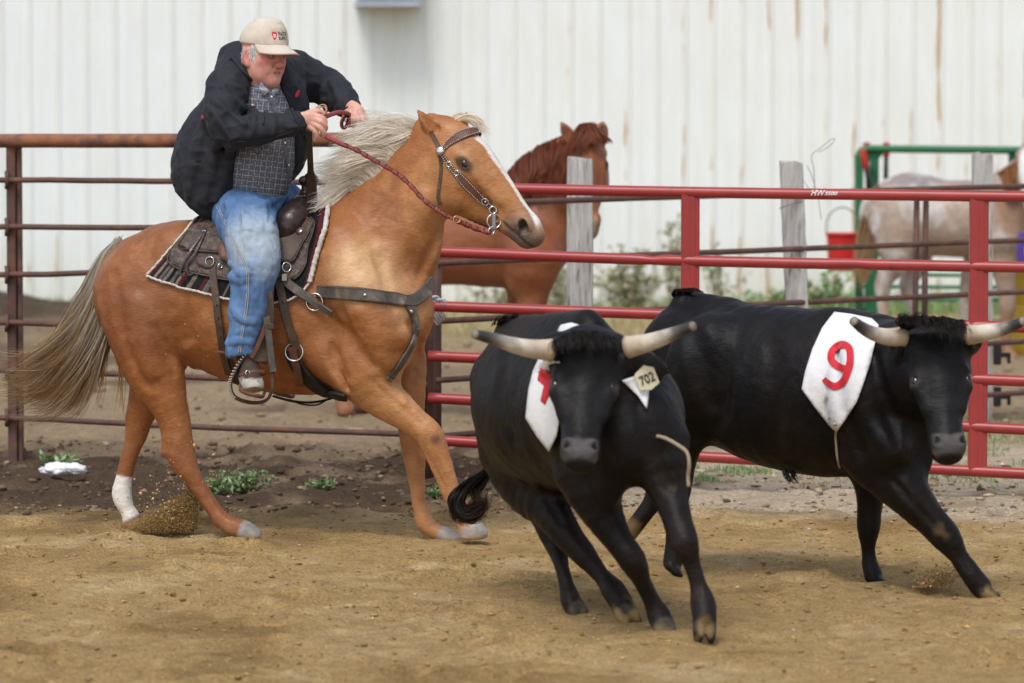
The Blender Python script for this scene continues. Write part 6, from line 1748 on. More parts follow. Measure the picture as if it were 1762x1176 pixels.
p, n = on1(850, 381, .022)
BITC = p
mk('bit_ring', *ring(p, V3(.25, -1, .05), .033, .0042, 24), M_CHROME, br)
mk('bit_shank', *box(p + V3(0, -.006, 0), (.020, .008, .062), None, .003), mat('grey_steel', (.35, .36, .37), rough=.35, metal=.9), br, smooth=False)
mk('bit_loop', *ring(p + V3(-.005, -.005, .052), V3(.1, -1, 0), .017, .0042, 16), M_CHROME, br)
mk('bit_loop', *ring(p + V3(-.012, -.005, -.046), V3(.6, -1, 0), .016, .004, 16), M_CHROME, br)
mk('mouthpiece', *tube([p + V3(.0, 0, 0), p + V3(.03, .03, -.004), p + V3(.035, .16, 0)], .006, 6), M_CHROME, br)

# ------------------------------------------------------------------ the rider
rd = empty('person', RP(440, 400), 'grey haired man in cap, dark jacket and jeans riding the palomino with reins in hand', 'person')
f_ = nrm(V3(.73, -.66, -.07)); u_ = V3(.06, 0, 1); u_ = nrm(u_ - f_ * (u_ @ f_)); r_ = np.cross(f_, u_)        # r_: his right, towards the camera
HU = px(104, 20.3); HC = RP(453, 95, -.10)
def hd(r, f, u): return HC + (r_ * r + f_ * f + u_ * u) * HU
hax = np.array([r_, f_, u_])
def hell(S, c, r, k=.012, sub=False): S.ell(hd(*c), np.array(r) * HU, hax, k, sub)
def htube(S, nodes, k=.012, sub=False, m=3): S.tube([(hd(*n[:3]), n[3] * HU, 1) for n in nodes], k, r_, m, sub)
B = SDF()
hell(B, (0, -.03, .15), (.30, .39, .35))
htube(B, [(0, .10, .05, .27), (0, .125, -.15, .235), (0, .15, -.30, .215), (0, .20, -.40, .15)], .04)
for s in (-1, 1):
    hell(B, (.17 * s, .06, -.27), (.10, .16, .15), .04)                                         # jowls
    hell(B, (.175 * s, .21, -.09), (.10, .11, .09), .03)                                        # cheeks
    hell(B, (.105 * s, .27, -.20), (.085, .07, .09), .03)
    hell(B, (.13 * s, .355, .0), (.08, .065, .05), .012, True)                              # eye sockets
    hell(B, (.13 * s, .285, -.002), (.062, .045, .05), .008)
    htube(B, [(.19 * s, .285, -.045, .016), (.12 * s, .325, -.055, .016), (.07 * s, .325, -.035, .014)], .012)   # bags under the eyes
    hell(B, (.05 * s, .385, -.155), (.036, .045, .03), .01)
    hell(B, (.026 * s, .415, -.185), (.016, .02, .012), .005, True)
    htube(B, [(.07 * s, .365, -.13, .014), (.115 * s, .315, -.21, .018), (.135 * s, .285, -.30, .016)], .014, True)  # smile folds
    hell(B, (.322 * s, -.06, -.045), (.04, .09, .145), .01)
    hell(B, (.345 * s, -.035, -.035), (.02, .045, .085), .008, True)
    hell(B, (.32 * s, -.02, -.16), (.03, .035, .04), .01)
htube(B, [(-.21, .26, .085, .035), (-.1, .325, .085, .045), (0, .335, .075, .035), (.1, .325, .085, .045), (.21, .26, .085, .035)], .02)
htube(B, [(0, .325, .05, .03), (0, .375, -.05, .042), (0, .43, -.13, .056)], .015)
hell(B, (0, .43, -.145), (.064, .06, .052), .012)
htube(B, [(-.085, .29, -.262, .018), (-.03, .345, -.25, .024), (.03, .345, -.25, .024), (.085, .29, -.262, .018)], .012)
htube(B, [(-.075, .285, -.31, .018), (0, .33, -.315, .028), (.075, .285, -.31, .018)], .012)
htube(B, [(-.10, .31, -.283, .012), (0, .38, -.281, .018), (.10, .31, -.283, .012)], .006, True)
hell(B, (0, .275, -.41), (.10, .085, .075), .03)
htube(B, [(0, -.05, -.2, .25), (0, -.10, -.42, .24)], .05)
def rl(S, nodes, k=.03, m=3, side=(0, 1, 0), sub=False): S.tube([(RP(n[0], n[1], n[2]), px(n[3], RY), n[4] if len(n) > 4 else 1.0) for n in nodes], k, side, m, sub)
rl(B, [(446, 120, -.03, 24), (428, 140, .0, 34, 1.4), (428, 200, .0, 52, 1.1), (436, 285, .0, 46, 1.1), (434, 352, .0, 36, 1.2)], .04)
ARMN = [(392, 138, -.17), (384, 228, -.29), (512, 211, -.33)]
ARMF = [(488, 122, .20), (566, 158, .26), (604, 186, .06)]
rl(B, [(392, 138, -.17, 24), (384, 185, -.26, 22), (386, 222, -.29, 20), (440, 222, -.31, 19), (490, 214, -.33, 14), (516, 211, -.335, 13)], .03)
rl(B, [(488, 122, .20, 24), (530, 138, .25, 22), (566, 156, .26, 20), (588, 172, .16, 16), (602, 185, .07, 12.5)], .03)
# near hand
rl(B, [(512, 211, -.335, 14.5, .7), (524, 208, -.34, 16, .62), (535, 207, -.34, 16, .58), (541, 207, -.335, 13, .55)], .012, 2, (0, 1, .3))
for q in ([(537, 199, -.345, 5.6), (551, 202, -.36, 5.2), (559, 209, -.355, 4.9), (557, 217, -.325, 4.4)], [(538, 205, -.35, 5.8), (552, 210, -.37, 5.2), (560, 219, -.36, 4.9), (557, 227, -.33, 4.4)],
          [(536, 212, -.35, 5.6), (549, 219, -.37, 5.0), (557, 229, -.36, 4.7), (556, 236, -.34, 4.2)], [(530, 217, -.345, 5.4), (541, 224, -.36, 4.7), (546, 234, -.355, 4.3), (543, 241, -.335, 3.9)],
          [(524, 199, -.33, 6.2), (537, 193, -.32, 5.4), (549, 192, -.315, 4.8), (557, 196, -.31, 4.2)]): rl(B, q, .006, 3)
# far hand
rl(B, [(601, 184, .07, 13, .7), (607, 189, .03, 15, .62), (613, 194, .01, 14.5, .55)], .012, 2, (.3, 1, 0))
for q in ([(603, 193, -.01, 5.6), (605, 203, -.035, 5.2), (606, 212, -.03, 4.9), (601, 216, -.005, 4.4)], [(611, 193, -.0, 5.8), (615, 204, -.035, 5.4), (615, 214, -.03, 5.0), (610, 219, -.01, 4.4)],
          [(618, 192, .01, 5.6), (624, 204, -.02, 5.2), (623, 215, -.02, 4.7), (618, 221, 0, 4.2)], [(622, 191, .03, 5.2), (630, 202, .01, 4.8), (635, 212, .01, 4.4), (636, 221, .02, 4.0)],
          [(598, 192, .03, 6), (594, 202, -.0, 5.4), (599, 209, -.02, 4.8)]): rl(B, q, .006, 3)
# legs and feet
for dy, dx, s in ((-1, 0, 1), (1, 48, 1)):
    rl(B, [(424, 378, .10 * dy, 34), (434 + dx * .6, 406, .33 * dy, 32), (443 + dx, 455, .40 * dy, 27), (430 + dx, 530, .42 * dy, 24), (426 + dx, 605, .46 * dy, 15), (430 + dx, 640, .47 * dy, 14), (434 + dx, 660, .58 * dy if dy < 0 else .47, 13)], .03)
def skin_col(V, N):
    n = noise(V, .02, 5, 3); n2 = noise(V, .008, 6, 2)
    c = mixc(np.tile(V3(.64, .335, .255), (len(V), 1)), V3(.58, .235, .185), np.clip(.35 + .7 * n, 0, 1))
    for q in (hd(.2, .25, -.1), hd(-.2, .25, -.1), hd(0, .44, -.14), hd(.32, -.05, -.05)): c = mixc(c, V3(.56, .165, .135), .75 * near(V, q, .015, .045))
    c = mixc(c, V3(.46, .15, .13), .7 * near(V, hd(0.02, .35, -.283), .006, .024)); c = mixc(c, V3(.40, .19, .15), .5 * near(V, hd(.13, .33, .0), .01, .028)); c = mixc(c, V3(.38, .17, .13), .35 * near(V, hd(.13, .3, 0), .01, .025))  # lips, then the eye socket's shade painted into the skin
    hand = np.maximum(near(V, RP(540, 212, -.34), .08, .12), near(V, RP(612, 200, .0), .08, .12))
    c = mixc(c, V3(.66, .37, .28), hand * .8); c = mixc(c, V3(.56, .25, .19), hand * .5 * sstep(0, .4, n))
    return c * (1 + .1 * n2[:, None])
M_SKIN = mat('skin', attr=True, rough=.5, var=.08, vscale=60, spec=.35, bump=.2, bscale=220, dist=.002, sss=.05)
V, F = B.mesh(.0038); N = vnormals(V, F)
mk('body', V, F, M_SKIN, rd, col=skin_col(V, N))
M_EYEW = mat('eye_white', (.55, .5, .47), rough=.2, var=.05)
for s in (-1, 1):
    e = mk('eye', *ball(hd(.13 * s, .305, -.004), .036 * HU, 2), M_EYEW, rd); mk('iris', *ball(hd(.13 * s - .0, .327, -.006), .017 * HU, 1), mat('iris', (.03, .035, .045), rough=.1, var=0), e)
# hair at the temples and neck, eyebrows
def hpatch(name, pts, n, L, d, col):
    P0 = np.array([hd(*pts[RNG.integers(0, len(pts))]) for _ in range(n)]) + RNG.normal(size=(n, 3)) * .008
    P0 = B.project(P0, .001, 5); D = nrm(np.array(d) @ hax + RNG.normal(size=(n, 3)) * .35); N_ = B.grad(P0)
    D = nrm(D - N_ * ((D * N_).sum(-1, keepdims=True)) + N_ * .25)
    t = np.linspace(0, 1, 5)[None, :, None]; st = P0[:, None] + D[:, None] * t * L * RNG.uniform(.5, 1.2, (n, 1, 1)) - N_[:, None] * t ** 2 * L * .25
    V, F, C = hair(st, .0011 * (1 - .7 * np.linspace(0, 1, 5)), np.tile(np.array(col), (n, 5, 1)) * RNG.uniform(.7, 1.15, (n, 1, 1))); mk(name, V, F, M_HAIR, rd, col=C)
hpatch('hair', [(.29, .06, .10), (.30, .08, .05), (.30, .09, .0), (.29, -.17, .06), (.28, -.19, .0), (.26, -.24, -.06), (.22, -.29, -.1), (.15, -.34, -.12), (0, -.38, -.12), (.27, -.20, -.14), (.20, -.28, -.2), (-.29, .04, .08), (-.28, -.18, 0), (-.2, -.3, -.1)], 2400, .024, (0, -.35, -.8), (.88, .87, .85))
hpatch('eyebrow', [(.2, .27, .07), (.15, .31, .08), (.1, .33, .075), (-.1, .33, .075), (-.17, .3, .08)], 160, .012, (.6, 0, .1), (.5, .46, .42))
# cap
M_CAP = mat('cream_cap_cloth', (.60, .53, .44), rough=.85, var=.08, vscale=20, spec=.15, bump=.3, bscale=260, dist=.002, col2=(.50, .42, .32), c2scale=9)
cap = empty('cap', hd(0, 0, .2)); cap.parent = rd; cap.location = (wloc(cap) - wloc(rd)).tolist()
CA = SDF()
hell(CA, (0, -.03, .215), (.342, .435, .345)); htube(CA, [(0, .2, .32, .19), (0, .26, .24, .16)], .06); hell(CA, (0, .05, .53), (.16, .22, .06), .05)
CA.half(hd(0, 0, .155), -u_ - f_ * .04, .006)
V, F = CA.mesh(.006); V = relax(V, F, 1); N = vnormals(V, F)
V = V + N * (.0022 * noise(V, .05, 3, 2))[:, None]
w = V - HC; a_ = np.arctan2(w @ f_, w @ r_); seam = np.minimum.reduce([np.abs((a_ - k * math.pi / 3 + math.pi / 2 + math.pi) % (2 * math.pi) - math.pi) for k in range(6)])
V = V - N * (.0015 * np.exp(-(seam / .02) ** 2))[:, None]
crown = mk('crown', V, F, M_CAP, cap); crown.parent = cap
K, J = 25, 8; rows = []
for i in range(K):
    ph = -1.25 + 2.5 * i / (K - 1); sn, cs_ = math.sin(ph), math.cos(ph); row = []
    for j in range(J):
        t = j / (J - 1); fwd = .40 * cs_ + .36 * t * max(cs_, 0) ** .8; lat = .335 * sn * (1 + .06 * t)
        drop = .235 - .165 * t * cs_ - .15 * (sn ** 2) * (.45 + .55 * t)
        row.append(hd(lat, fwd - .02, drop))
    rows.append(row)
top = np.array(rows); bot = top - u_ * .006
idx = np.arange(K * J).reshape(K, J); Q = np.stack([idx[:-1, :-1], idx[1:, :-1], idx[1:, 1:], idx[:-1, 1:]], -1).reshape(-1, 4); k_ = K * J
ed = np.concatenate([idx[:, -1]]); E = np.stack([ed[:-1], ed[1:], ed[1:] + k_, ed[:-1] + k_], -1)
sgn = np.cross(top[1, 0] - top[0, 0], top[0, 1] - top[0, 0]) @ u_ > 0
mk('brim', np.concatenate([top.reshape(-1, 3), bot.reshape(-1, 3)]), [Q if sgn else Q[:, ::-1], (Q[:, ::-1] if sgn else Q) + k_, E], M_CAP, cap)
p_, = [tube(top[:, -1] - u_ * .003, .0042, 6)]; mk('brim_edge', *p_, mat('brim_edging', (.42, .26, .20), rough=.9), cap)
mk('button', *disc(hd(0, -.03, .565), u_, .008, .004), M_CAP, cap)
def on_cap(V2, F2, ctr, name, matl, parent, off=.0012):
    ang, hh = ctr; out = []
    for x, y in V2[:, :2]:
        a = ang + x; d = f_ * math.cos(a) + r_ * math.sin(a); o = HC + u_ * HU * (hh + y); t = .75 * HU
        for _ in range(40):
            p = o + d * t; v = float(CA.eval(p[None])[0]) - off; t -= v * .8
        out.append(o + d * t)
    return mk(name, np.array(out), F2, matl, parent, smooth=False)
M_BADGE = mat('red_badge', (.55, .02, .03), rough=.6)
def flat_text(s, w, h, bold=.02):
    V, F = text_mesh(s, 1.0, bold); V[:, :2] -= (V[:, :2].max(0) + V[:, :2].min(0)) / 2; V = V / (V.max(0) - V.min(0) + 1e-9) * np.array([w, h, 0]); V[:, 0] *= -1; return V, [f[::-1] for f in F]
V, F = flat_text('TRACTOR', .46, .062); V[:, 0] -= .14; V[:, 1] += .036; on_cap(V, F, (.17, .34), 'lettering', M_BLACK, crown, .002)
V, F = flat_text('SUPPLY', .40, .055); V[:, 0] -= .13; V[:, 1] -= .036; on_cap(V, F, (.17, .34), 'lettering', M_BLACK, crown, .002)
sh = np.array([(-.09, .07), (.09, .07), (.10, .02), (.04, -.07), (.0, -.085), (-.04, -.07), (-.10, .02), (0, 0)]); sh[:, 0] += .22
on_cap(sh * [1, .85], [(i, (i + 1) % 7, 7) for i in range(7)], (.17, .34), 'badge', M_BADGE, crown, .0018)
V, F = flat_text('tz', .10, .06); V[:, 0] += .22; on_cap(V, F, (.17, .34), 'badge_letters', M_WHITEP, crown, .0035)

# shirt, jeans, jacket, boots
def px_of(p):
    w = p - np.array([0, 0, CAMZ]); dep = w[..., 1] * _cp - w[..., 2] * _sp; up = w[..., 1] * _sp + w[..., 2] * _cp
    return 881 + FPX * w[..., 0] / dep, 588 - FPX * up / dep
def poly_sd(x, y, poly):
    poly = np.array(poly, float); d = np.full(x.shape, 1e9); ins = np.zeros(x.shape, bool)
    for i in range(len(poly)):
        a, b = poly[i], poly[(i + 1) % len(poly)]; e = b - a; t = np.clip(((x - a[0]) * e[0] + (y - a[1]) * e[1]) / (e @ e), 0, 1)
        d = np.minimum(d, np.hypot(x - a[0] - t * e[0], y - a[1] - t * e[1]))
        ins ^= ((a[1] > y) != (b[1] > y)) & (x < (b[0] - a[0]) * (y - a[1]) / (b[1] - a[1] + 1e-12) + a[0])
    return np.where(ins, -d, d)
def prism(poly, Y0, Y1):
    """a volume whose outline towards the camera is poly, between two distances"""
    def f(p):
        x, y = px_of(p); d = poly_sd(x, y, poly) * RY / FPX
        return np.maximum(d, np.maximum(Y0 - p[..., 1], p[..., 1] - Y1))
    c = np.array([P(x, y, Y) for x, y in poly for Y in (Y0, Y1)]); return f, c.min(0), c.max(0)
SH = SDF()
rl(SH, [(448, 128, -.05, 25), (446, 150, -.03, 36, 1.3), (446, 200, -.02, 55, 1.1), (446, 262, -.02, 59, 1.15), (444, 310, -.01, 54, 1.2), (440, 345, .0, 44, 1.2)], .04)
def folds(V, sc, amp, seed, ax=(1, 1, 1)):
    n = noise(V * np.array(ax), sc, seed, 2); return amp * (1 - np.abs(n) * 2.2)
def shirt_col(V, N):
    x, y = px_of(V); q = (x - 446) * .93 + (y - 250) * .12; r = (y - 250) * .95 - (x - 446) * .10
    x2 = (x - 446) / 2.0; c = np.tile(V3(.055, .058, .075), (len(V), 1)); g = np.mod
    def bars(t, per, w, off=0): return (g(t + off, per) < w).astype(float)
    c = mixc(c, V3(.14, .145, .17), .75 * bars(q, 9, 4)); c = mixc(c, V3(.14, .145, .17), .6 * bars(r, 9, 4))
    c = mixc(c, V3(.42, .42, .45), .65 * bars(q, 9, 1.3, 3)); c = mixc(c, V3(.42, .42, .45), .65 * bars(r, 9, 1.3, 3))
    return c
M_SHIRT = mat('plaid_shirt_cloth', attr=True, rough=.85, var=.15, vscale=40, spec=.15, bump=.2, bscale=200, dist=.002)
V, F = SH.mesh(.0046); V = relax(V, F, 1); N = vnormals(V, F)
V = V + N * (folds(V, .09, .006, 21, (1, 1, .5)) + folds(V, .045, .0025, 23))[:, None]
shirt = mk('shirt', V, F, M_SHIRT, rd, col=shirt_col(V, N))
def on_s(x, y, off, body=SH, Y0=19.7): 
    p = body.see(np.atleast_1d(np.array(x, float)), np.atleast_1d(np.array(y, float)), Y0, off); return p, body.grad(p, .01)
pk = np.array([(462, 152), (474, 190), (486, 230), (494, 270), (498, 305)], float); pk = catmull(pk, 5)
p, n = on_s(pk[:, 0], pk[:, 1], .008); mk('placket', *strap(p, n, .03, .003), mat('plaid_placket', (.12, .125, .15), rough=.85, var=.5, vscale=70, spec=.15), shirt, smooth=False)
for k in (2, 7, 12, 17):
    mk('shirt_button', *disc(p[k] + n[k] * .004, n[k], .0055, .002), M_WHITEP, shirt)
for poly in ([(449, 140), (458, 150), (463, 160), (452, 166), (447, 152)], [(472, 148), (479, 146), (482, 160), (470, 166), (466, 160)]):
    V, F, pp = drape(poly, SH, 19.6, .012, .004, 4); mk('shirt_collar', V, F, M_SHIRT, shirt, col=shirt_col(V, None) * 1.5)
# jacket
JK = SDF()
rl(JK, [(404, 112, .05, 30, 1.2), (404, 140, .04, 38, 1.35), (404, 190, .03, 53, 1.15), (385, 240, .03, 70, 1.1), (366, 285, .03, 73, 1.05), (362, 330, .03, 62, 1.1)], .04)
rl(JK, [(470, 130, .06, 40, 1.2), (482, 190, .06, 50, 1.0), (480, 250, .07, 52, .9), (450, 300, .08, 50, .9)], .04)
rl(JK, [(392, 148, -.17, 34), (430, 120, .05, 34), (500, 128, .19, 38)], .05)
rl(JK, [(408, 96, .03, 26, 1.2), (414, 112, -.02, 33, 1.15)], .03)
# neck opening, front opening, hem
JK.tube([(hd(.0, .0, .0), .27 * HU, 1), (hd(0, .10, -.45), .27 * HU, 1), (hd(0, .2, -.7), .2 * HU, 1)], .02, r_, 3, True)
JK.func(*prism([(454, 146), (470, 140), (486, 150), (497, 175), (516, 215), (528, 238), (520, 300), (500, 345), (380, 400), (366, 378), (392, 338), (424, 290), (442, 246), (452, 215), (455, 180)], 19.4, 20.42), .012, True)
JK.func(*prism([(250, 300), (291, 302), (303, 330), (328, 356), (351, 373), (372, 385), (520, 300), (640, 330), (640, 480), (250, 480)], 19.0, 22.0), .012, True)
rl(JK, [(394, 148, -.17, 34), (386, 180, -.25, 33), (387, 212, -.30, 31.5), (404, 225, -.315, 29), (440, 224, -.325, 27), (480, 218, -.33, 23), (512, 212, -.335, 19.5)], .03)
rl(JK, [(492, 125, .19, 41), (530, 138, .25, 38), (564, 155, .26, 34), (584, 168, .17, 28), (597, 180, .10, 22), (601, 184, .075, 20)], .03)
carve(JK, [([(357, 186), (376, 204), (398, 238)], .020, .012, .02), ([(366, 172), (390, 190), (422, 214)], .020, .012, .02), ([(384, 150), (404, 172), (436, 204)], .018, .010, .02), ([(402, 132), (418, 160), (440, 196)], .016, .008, .02),
           ([(352, 215), (334, 262), (328, 325)], .030, .015, .03), ([(376, 240), (362, 292), (352, 350)], .028, .014, .03), ([(398, 252), (386, 300), (372, 345)], .024, .012, .03), ([(306, 262), (312, 300), (325, 335)], .024, .010, .03),
           ([(430, 238), (436, 222), (434, 202)], .014, .008, .015), ([(470, 232), (474, 218), (472, 203)], .012, .006, .015), ([(540, 120), (552, 150), (560, 190)], .018, .009, .02), ([(570, 140), (580, 165), (582, 195)], .016, .008, .02), ([(512, 108), (520, 140), (530, 180)], .018, .008, .02)], 19.2, True)
def m_jacket(V): return folds(V, .17, .012, 31, (1.3, 1, .6)) + folds(V, .075, .006, 32, (.8, 1, 1.2)) + .002 * noise(V, .03, 33, 1) - .008
M_JACK = mat('dark_navy_jacket_cloth', (.021, .0225, .029), rough=.7, var=.2, vscale=12, spec=.22, bump=.35, bscale=24, dist=.006, sheen=.03)
V, F = JK.mesh(.0055); V = relax(V, F, 2); N = vnormals(V, F); V = V + N * m_jacket(V)[:, None]
jk = mk('jacket', V, F, M_JACK, rd)
for y_, poly in ((0, [(398, 96), (410, 112), (428, 134), (446, 152), (456, 160)]), (1, [(486, 150), (494, 168), (506, 196), (518, 222), (526, 238)]), (2, [(455, 160), (456, 185), (453, 215)])):
    q = catmull(poly, 6); p = JK.see(q[:, 0], q[:, 1], 19.4, .004); mk('jacket_edge', *tube(p, (.010, .006, .005)[y_], 7), M_JACK, jk)
q = np.array([(312, 333), (330, 352), (350, 371)], float)
for nm, pp, r in (('cuff', [(511, 193), (515, 203), (516, 214), (513, 230)], .006), ('cuff', [(584, 192), (596, 186), (606, 180), (611, 174)], .006), ('seam', [(372, 236), (400, 243), (440, 243), (480, 234), (508, 225)], .0022), ('seam', [(352, 150), (368, 128), (388, 108), (404, 96)], .0022), ('pocket_edge', [(336, 276), (352, 277), (372, 280), (388, 286)], .003)):
    qq = catmull(pp, 5); p = JK.see(qq[:, 0], qq[:, 1], 19.4, .001); mk(nm, *tube(p, r, 6), M_JACK, jk)
m1 = [V3(-.5, 0, 0)]
def logo(name, poly, off, matl): V, F, _ = drape(poly, JK, 19.4, off, .002, 2.5); mk(name, V, F, matl, jk)
logo('chest_badge', [(430, 180), (434, 174), (440, 173), (444, 177), (443, 182), (437, 184)], .007, M_BADGE)
logo('badge_letter', [(431, 176), (435, 173), (437, 180), (434, 183)], .0105, M_WHITEP)
qq = catmull([(429, 170), (433, 166), (439, 165), (444, 169), (445, 174)], 4); mk('badge_arc', *tube(JK.see(qq[:, 0], qq[:, 1], 19.4, .007), .0016, 5), mat('grey_thread', (.2, .2, .21), rough=.7), jk)
logo('sleeve_badge', [(347, 197), (352, 203), (346, 208)], .008, M_BADGE)
logo('chest_patch', [(507, 165), (509, 160), (513, 155), (516, 157), (514, 164), (511, 168), (508, 168)], .008, M_BADGE)
# jeans
JN = SDF()
rl(JN, [(448, 346, .0, 42, 1.35), (438, 358, .0, 47, 1.4), (434, 372, .0, 46, 1.4)], .04)
rl(JN, [(418, 374, -.10, 48), (428, 386, -.23, 47), (433, 406, -.34, 45), (438, 432, -.40, 41), (441, 456, -.43, 38.5), (434, 490, -.44, 35), (430, 522, -.45, 32.5), (425, 560, -.46, 27), (418, 588, -.465, 23.5), (415, 607, -.47, 23)], .04)
rl(JN, [(462, 352, .10, 42), (482, 356, .24, 44), (494, 390, .36, 44), (500, 450, .43, 37), (488, 520, .45, 31), (478, 606, .48, 24)], .04)
JN.half(RP(414, 611, -.47), nrm(V3(.12, 0, -1)), .004, .12); JN.half(RP(478, 612, .48), (0, 0, -1), .004, .12)
rl(JN, [(414, 618, -.47, 18), (416, 600, -.47, 18.5)], .01, 1, (0, 1, 0), True)
carve(JN, [([(496, 322), (470, 346), (440, 358)], .016, .010, .016), ([(492, 336), (474, 364), (462, 398)], .016, .009, .016), ([(392, 352), (398, 376), (396, 402)], .014, .007, .016), ([(400, 455), (414, 468), (428, 470)], .016, .007, .018),
           ([(399, 478), (410, 486), (426, 482)], .014, .006, .018), ([(396, 592), (410, 586), (426, 589)], .012, .005, .014), ([(412, 572), (424, 568), (440, 576)], .012, .004, .014), ([(402, 530), (414, 546), (434, 556)], .014, .004, .018), ([(420, 372), (438, 390), (470, 396)], .018, .006, .03)], 19.2, True)
def jeans_col(V, N):
    x, y = px_of(V); n = noise(V, .08, 3, 3); n2 = noise(V * [1, 1, .35], .012, 4, 2)
    c = np.tile(V3(.095, .175, .33), (len(V), 1)); c = mixc(c, V3(.055, .11, .23), sstep(0, .5, n) * .3)
    fade = np.maximum(near(V, RP(440, 415, -.45), .05, .22), .8 * near(V, RP(452, 455, -.5), .02, .12)); c = mixc(c, V3(.40, .47, .53), np.clip(fade * (.85 + .2 * n), 0, 1))
    c = mixc(c, V3(.33, .31, .27), .35 * near(V, RP(440, 440, -.5), .02, .12) * sstep(0, .3, n)); c = mixc(c, V3(.16, .26, .42), .6 * near(V, RP(420, 545, -.48), .02, .12))
    return c * (1 + .10 * n2[:, None])
M_JEAN = mat('blue_denim', attr=True, rough=.85, var=.12, vscale=80, spec=.15, bump=.35, bscale=180, dist=.003)
V, F = JN.mesh(.0055); V = relax(V, F, 2); N = vnormals(V, F)
x, y = px_of(V)
V = V + N * (folds(V, .12, .010, 41, (1.5, 1, .7)) * (.6 + sstep(.1, -.3, N[:, 0])) + folds(V, .055, .0045, 42, (1.3, 1, .8)) + .008 * np.exp(-((y - 475) / 9) ** 2) * (x < 425) - .006 * np.exp(-((y - 462) / 5) ** 2) * (x < 430) + .005 * np.exp(-((y - 590) / 6) ** 2))[:, None]
jn = mk('jeans', V, F, M_JEAN, rd, col=jeans_col(V, N))
for pp in ([(371, 350), (388, 385), (405, 420), (420, 448), (426, 470), (426, 500), (424, 530), (419, 560), (414, 590), (412, 608)],):
    for dx in (-1.6, 1.6):
        qq = catmull(np.array(pp, float) + [dx, 0], 5); p = JN.see(qq[:, 0], qq[:, 1], 19.4, .0115); mk('seam_stitching', *tube(p, .0019, 4), mat('tan_stitching', (.42, .40, .36), rough=.8), jn)
# boots
for dy, dx, nm in ((-1, 0, 1), (1, 52, 0)):
    y0 = -.47 if dy < 0 else .47
    S = SDF()
    rl(S, [(420 + dx, 596, y0, 17), (425 + dx, 622, y0, 17), (430 + dx, 642, y0 - .02, 18)], .02)
    rl(S, [(428 + dx, 640, y0 + .03, 19), (432 + dx, 655, y0 - .06, 19.5), (436 + dx, 664, y0 - .14, 18, 1), (438 + dx, 668, y0 - .19, 14, 1)], .02, 3, (1, 0, 0))
    S.half(RP(434 + dx, 676, y0 - .1), (.05, -.25, -1), .006)
    def boot_col(V, N):
        z = V[:, 2] - RP(432, 646, y0)[2]; n = noise(V, .03, 3, 3); n2 = noise(V, .05, 13, 2)
        c = mixc(np.tile(V3(.06, .038, .028), (len(V), 1)), V3(.43, .40, .33), sstep(.0, -.012, z + .01 * n)); c = mixc(c, V3(.15, .15, .145), .75 * sstep(.0, .35, n2 + .3 * n) * (z < .0)); return c
    V, F = S.mesh(.006); V = relax(V, F, 1)
    bt = mk('boot', V, F, mat('worn_boot_leather', attr=True, rough=.7, var=.2, vscale=30, spec=.25, bump=.3, bscale=40, dist=.004), rd, col=boot_col(V, None))
    so = S.mesh(.007)[0]; 
    pth = [(413, 663, -.10), (414, 672, -.16), (426, 678, -.22), (440, 681, -.24), (452, 683, -.20), (455, 676, -.12)]
    mk('sole', *tube(catmull([RP(a + dx, b, y0 + c) for a, b, c in pth], 4), .010, 6, .7), M_LRED, bt)

# ------------------------------------------------------------------ reins and the strap in the rider's hand
rn = empty('reins', RP(600, 250), 'braided red and black reins running from the rider hands to the bit', 'reins')
M_REIN = mat('braided_rein', attr=True, rough=.65, var=.15, vscale=60, spec=.25, bump=.3, bscale=200, dist=.002)
def rein(name, pts, r, parent=rn, base=V3(.30, .065, .06), braid=True, m=14):
    p = catmull(pts, m); s = np.concatenate([[0], np.cumsum(np.linalg.norm(np.diff(p, axis=0), axis=1))])
    n = max(20, int(s[-1] / .006)); k = np.linspace(0, s[-1], n); p = np.stack([np.interp(k, s, p[:, i]) for i in range(3)], -1)
    rr = r * (1 + (.14 * np.sin(k / .0085 * 1.0) if braid else 0))
    V, F = tube(p, rr, 8, .8)
    ang = np.tile(np.arange(8), n); kk = np.repeat(k, 8)
    b = (np.mod(kk / .034 + ang / 8.0, 1) < .5) ^ (np.mod(kk / .034 - ang / 8.0, 1) < .35)
    c = np.where(b[:, None], base * 1.15, V3(.03, .026, .027)) if braid else np.where((ang < 4)[:, None], base, V3(.035, .03, .03))
    return mk(name, V, F, M_REIN, parent, col=c)
hb = RP(553, 231, -.345)
bend = BITC + V3(-.012, -.005, -.055)
rein('near_rein', [hb, RP(570, 240, -.36), RP(592, 250, -.37)], .0115, braid=False)
rein('near_rein', [RP(590, 249, -.37), RP(612, 258, -.375), RP(640, 274, -.385), RP(680, 297, -.40), RP(705, 318, RY * 0 - .42), RP(730, 345, -.44), RP(760, 366, -.45), RP(790, 382, -.46)], .0105)
q = PAL.see(np.array([790.0, 815, 838]), np.array([382.0, 393, 400]), 19.3, .03)
rein('near_rein', [RP(786, 380, -.46), P(800, 386, (RY - .46 + bend[1]) / 2), P(820, 394, bend[1] - .01), bend], .0125)
mk('rein_buckle', *ring(RP(786, 378, -.47), V3(.2, -1, .2), .016, .0035, 16), mat('brass', (.45, .3, .12), rough=.35, metal=.8), rn)
rein('far_rein', [RP(624, 216, .0), RP(634, 226, .02), RP(646, 240, .04), RP(660, 262, .08), RP(690, 300, .14), RP(740, 340, .17), RP(800, 372, .10), RP(846, 392, -.12)], .0105)
rein('rein_bight', [RP(556, 204, -.33), RP(568, 198, -.28), RP(582, 194, -.18), RP(596, 195, -.08), RP(604, 199, -.02)], .0115, braid=False)
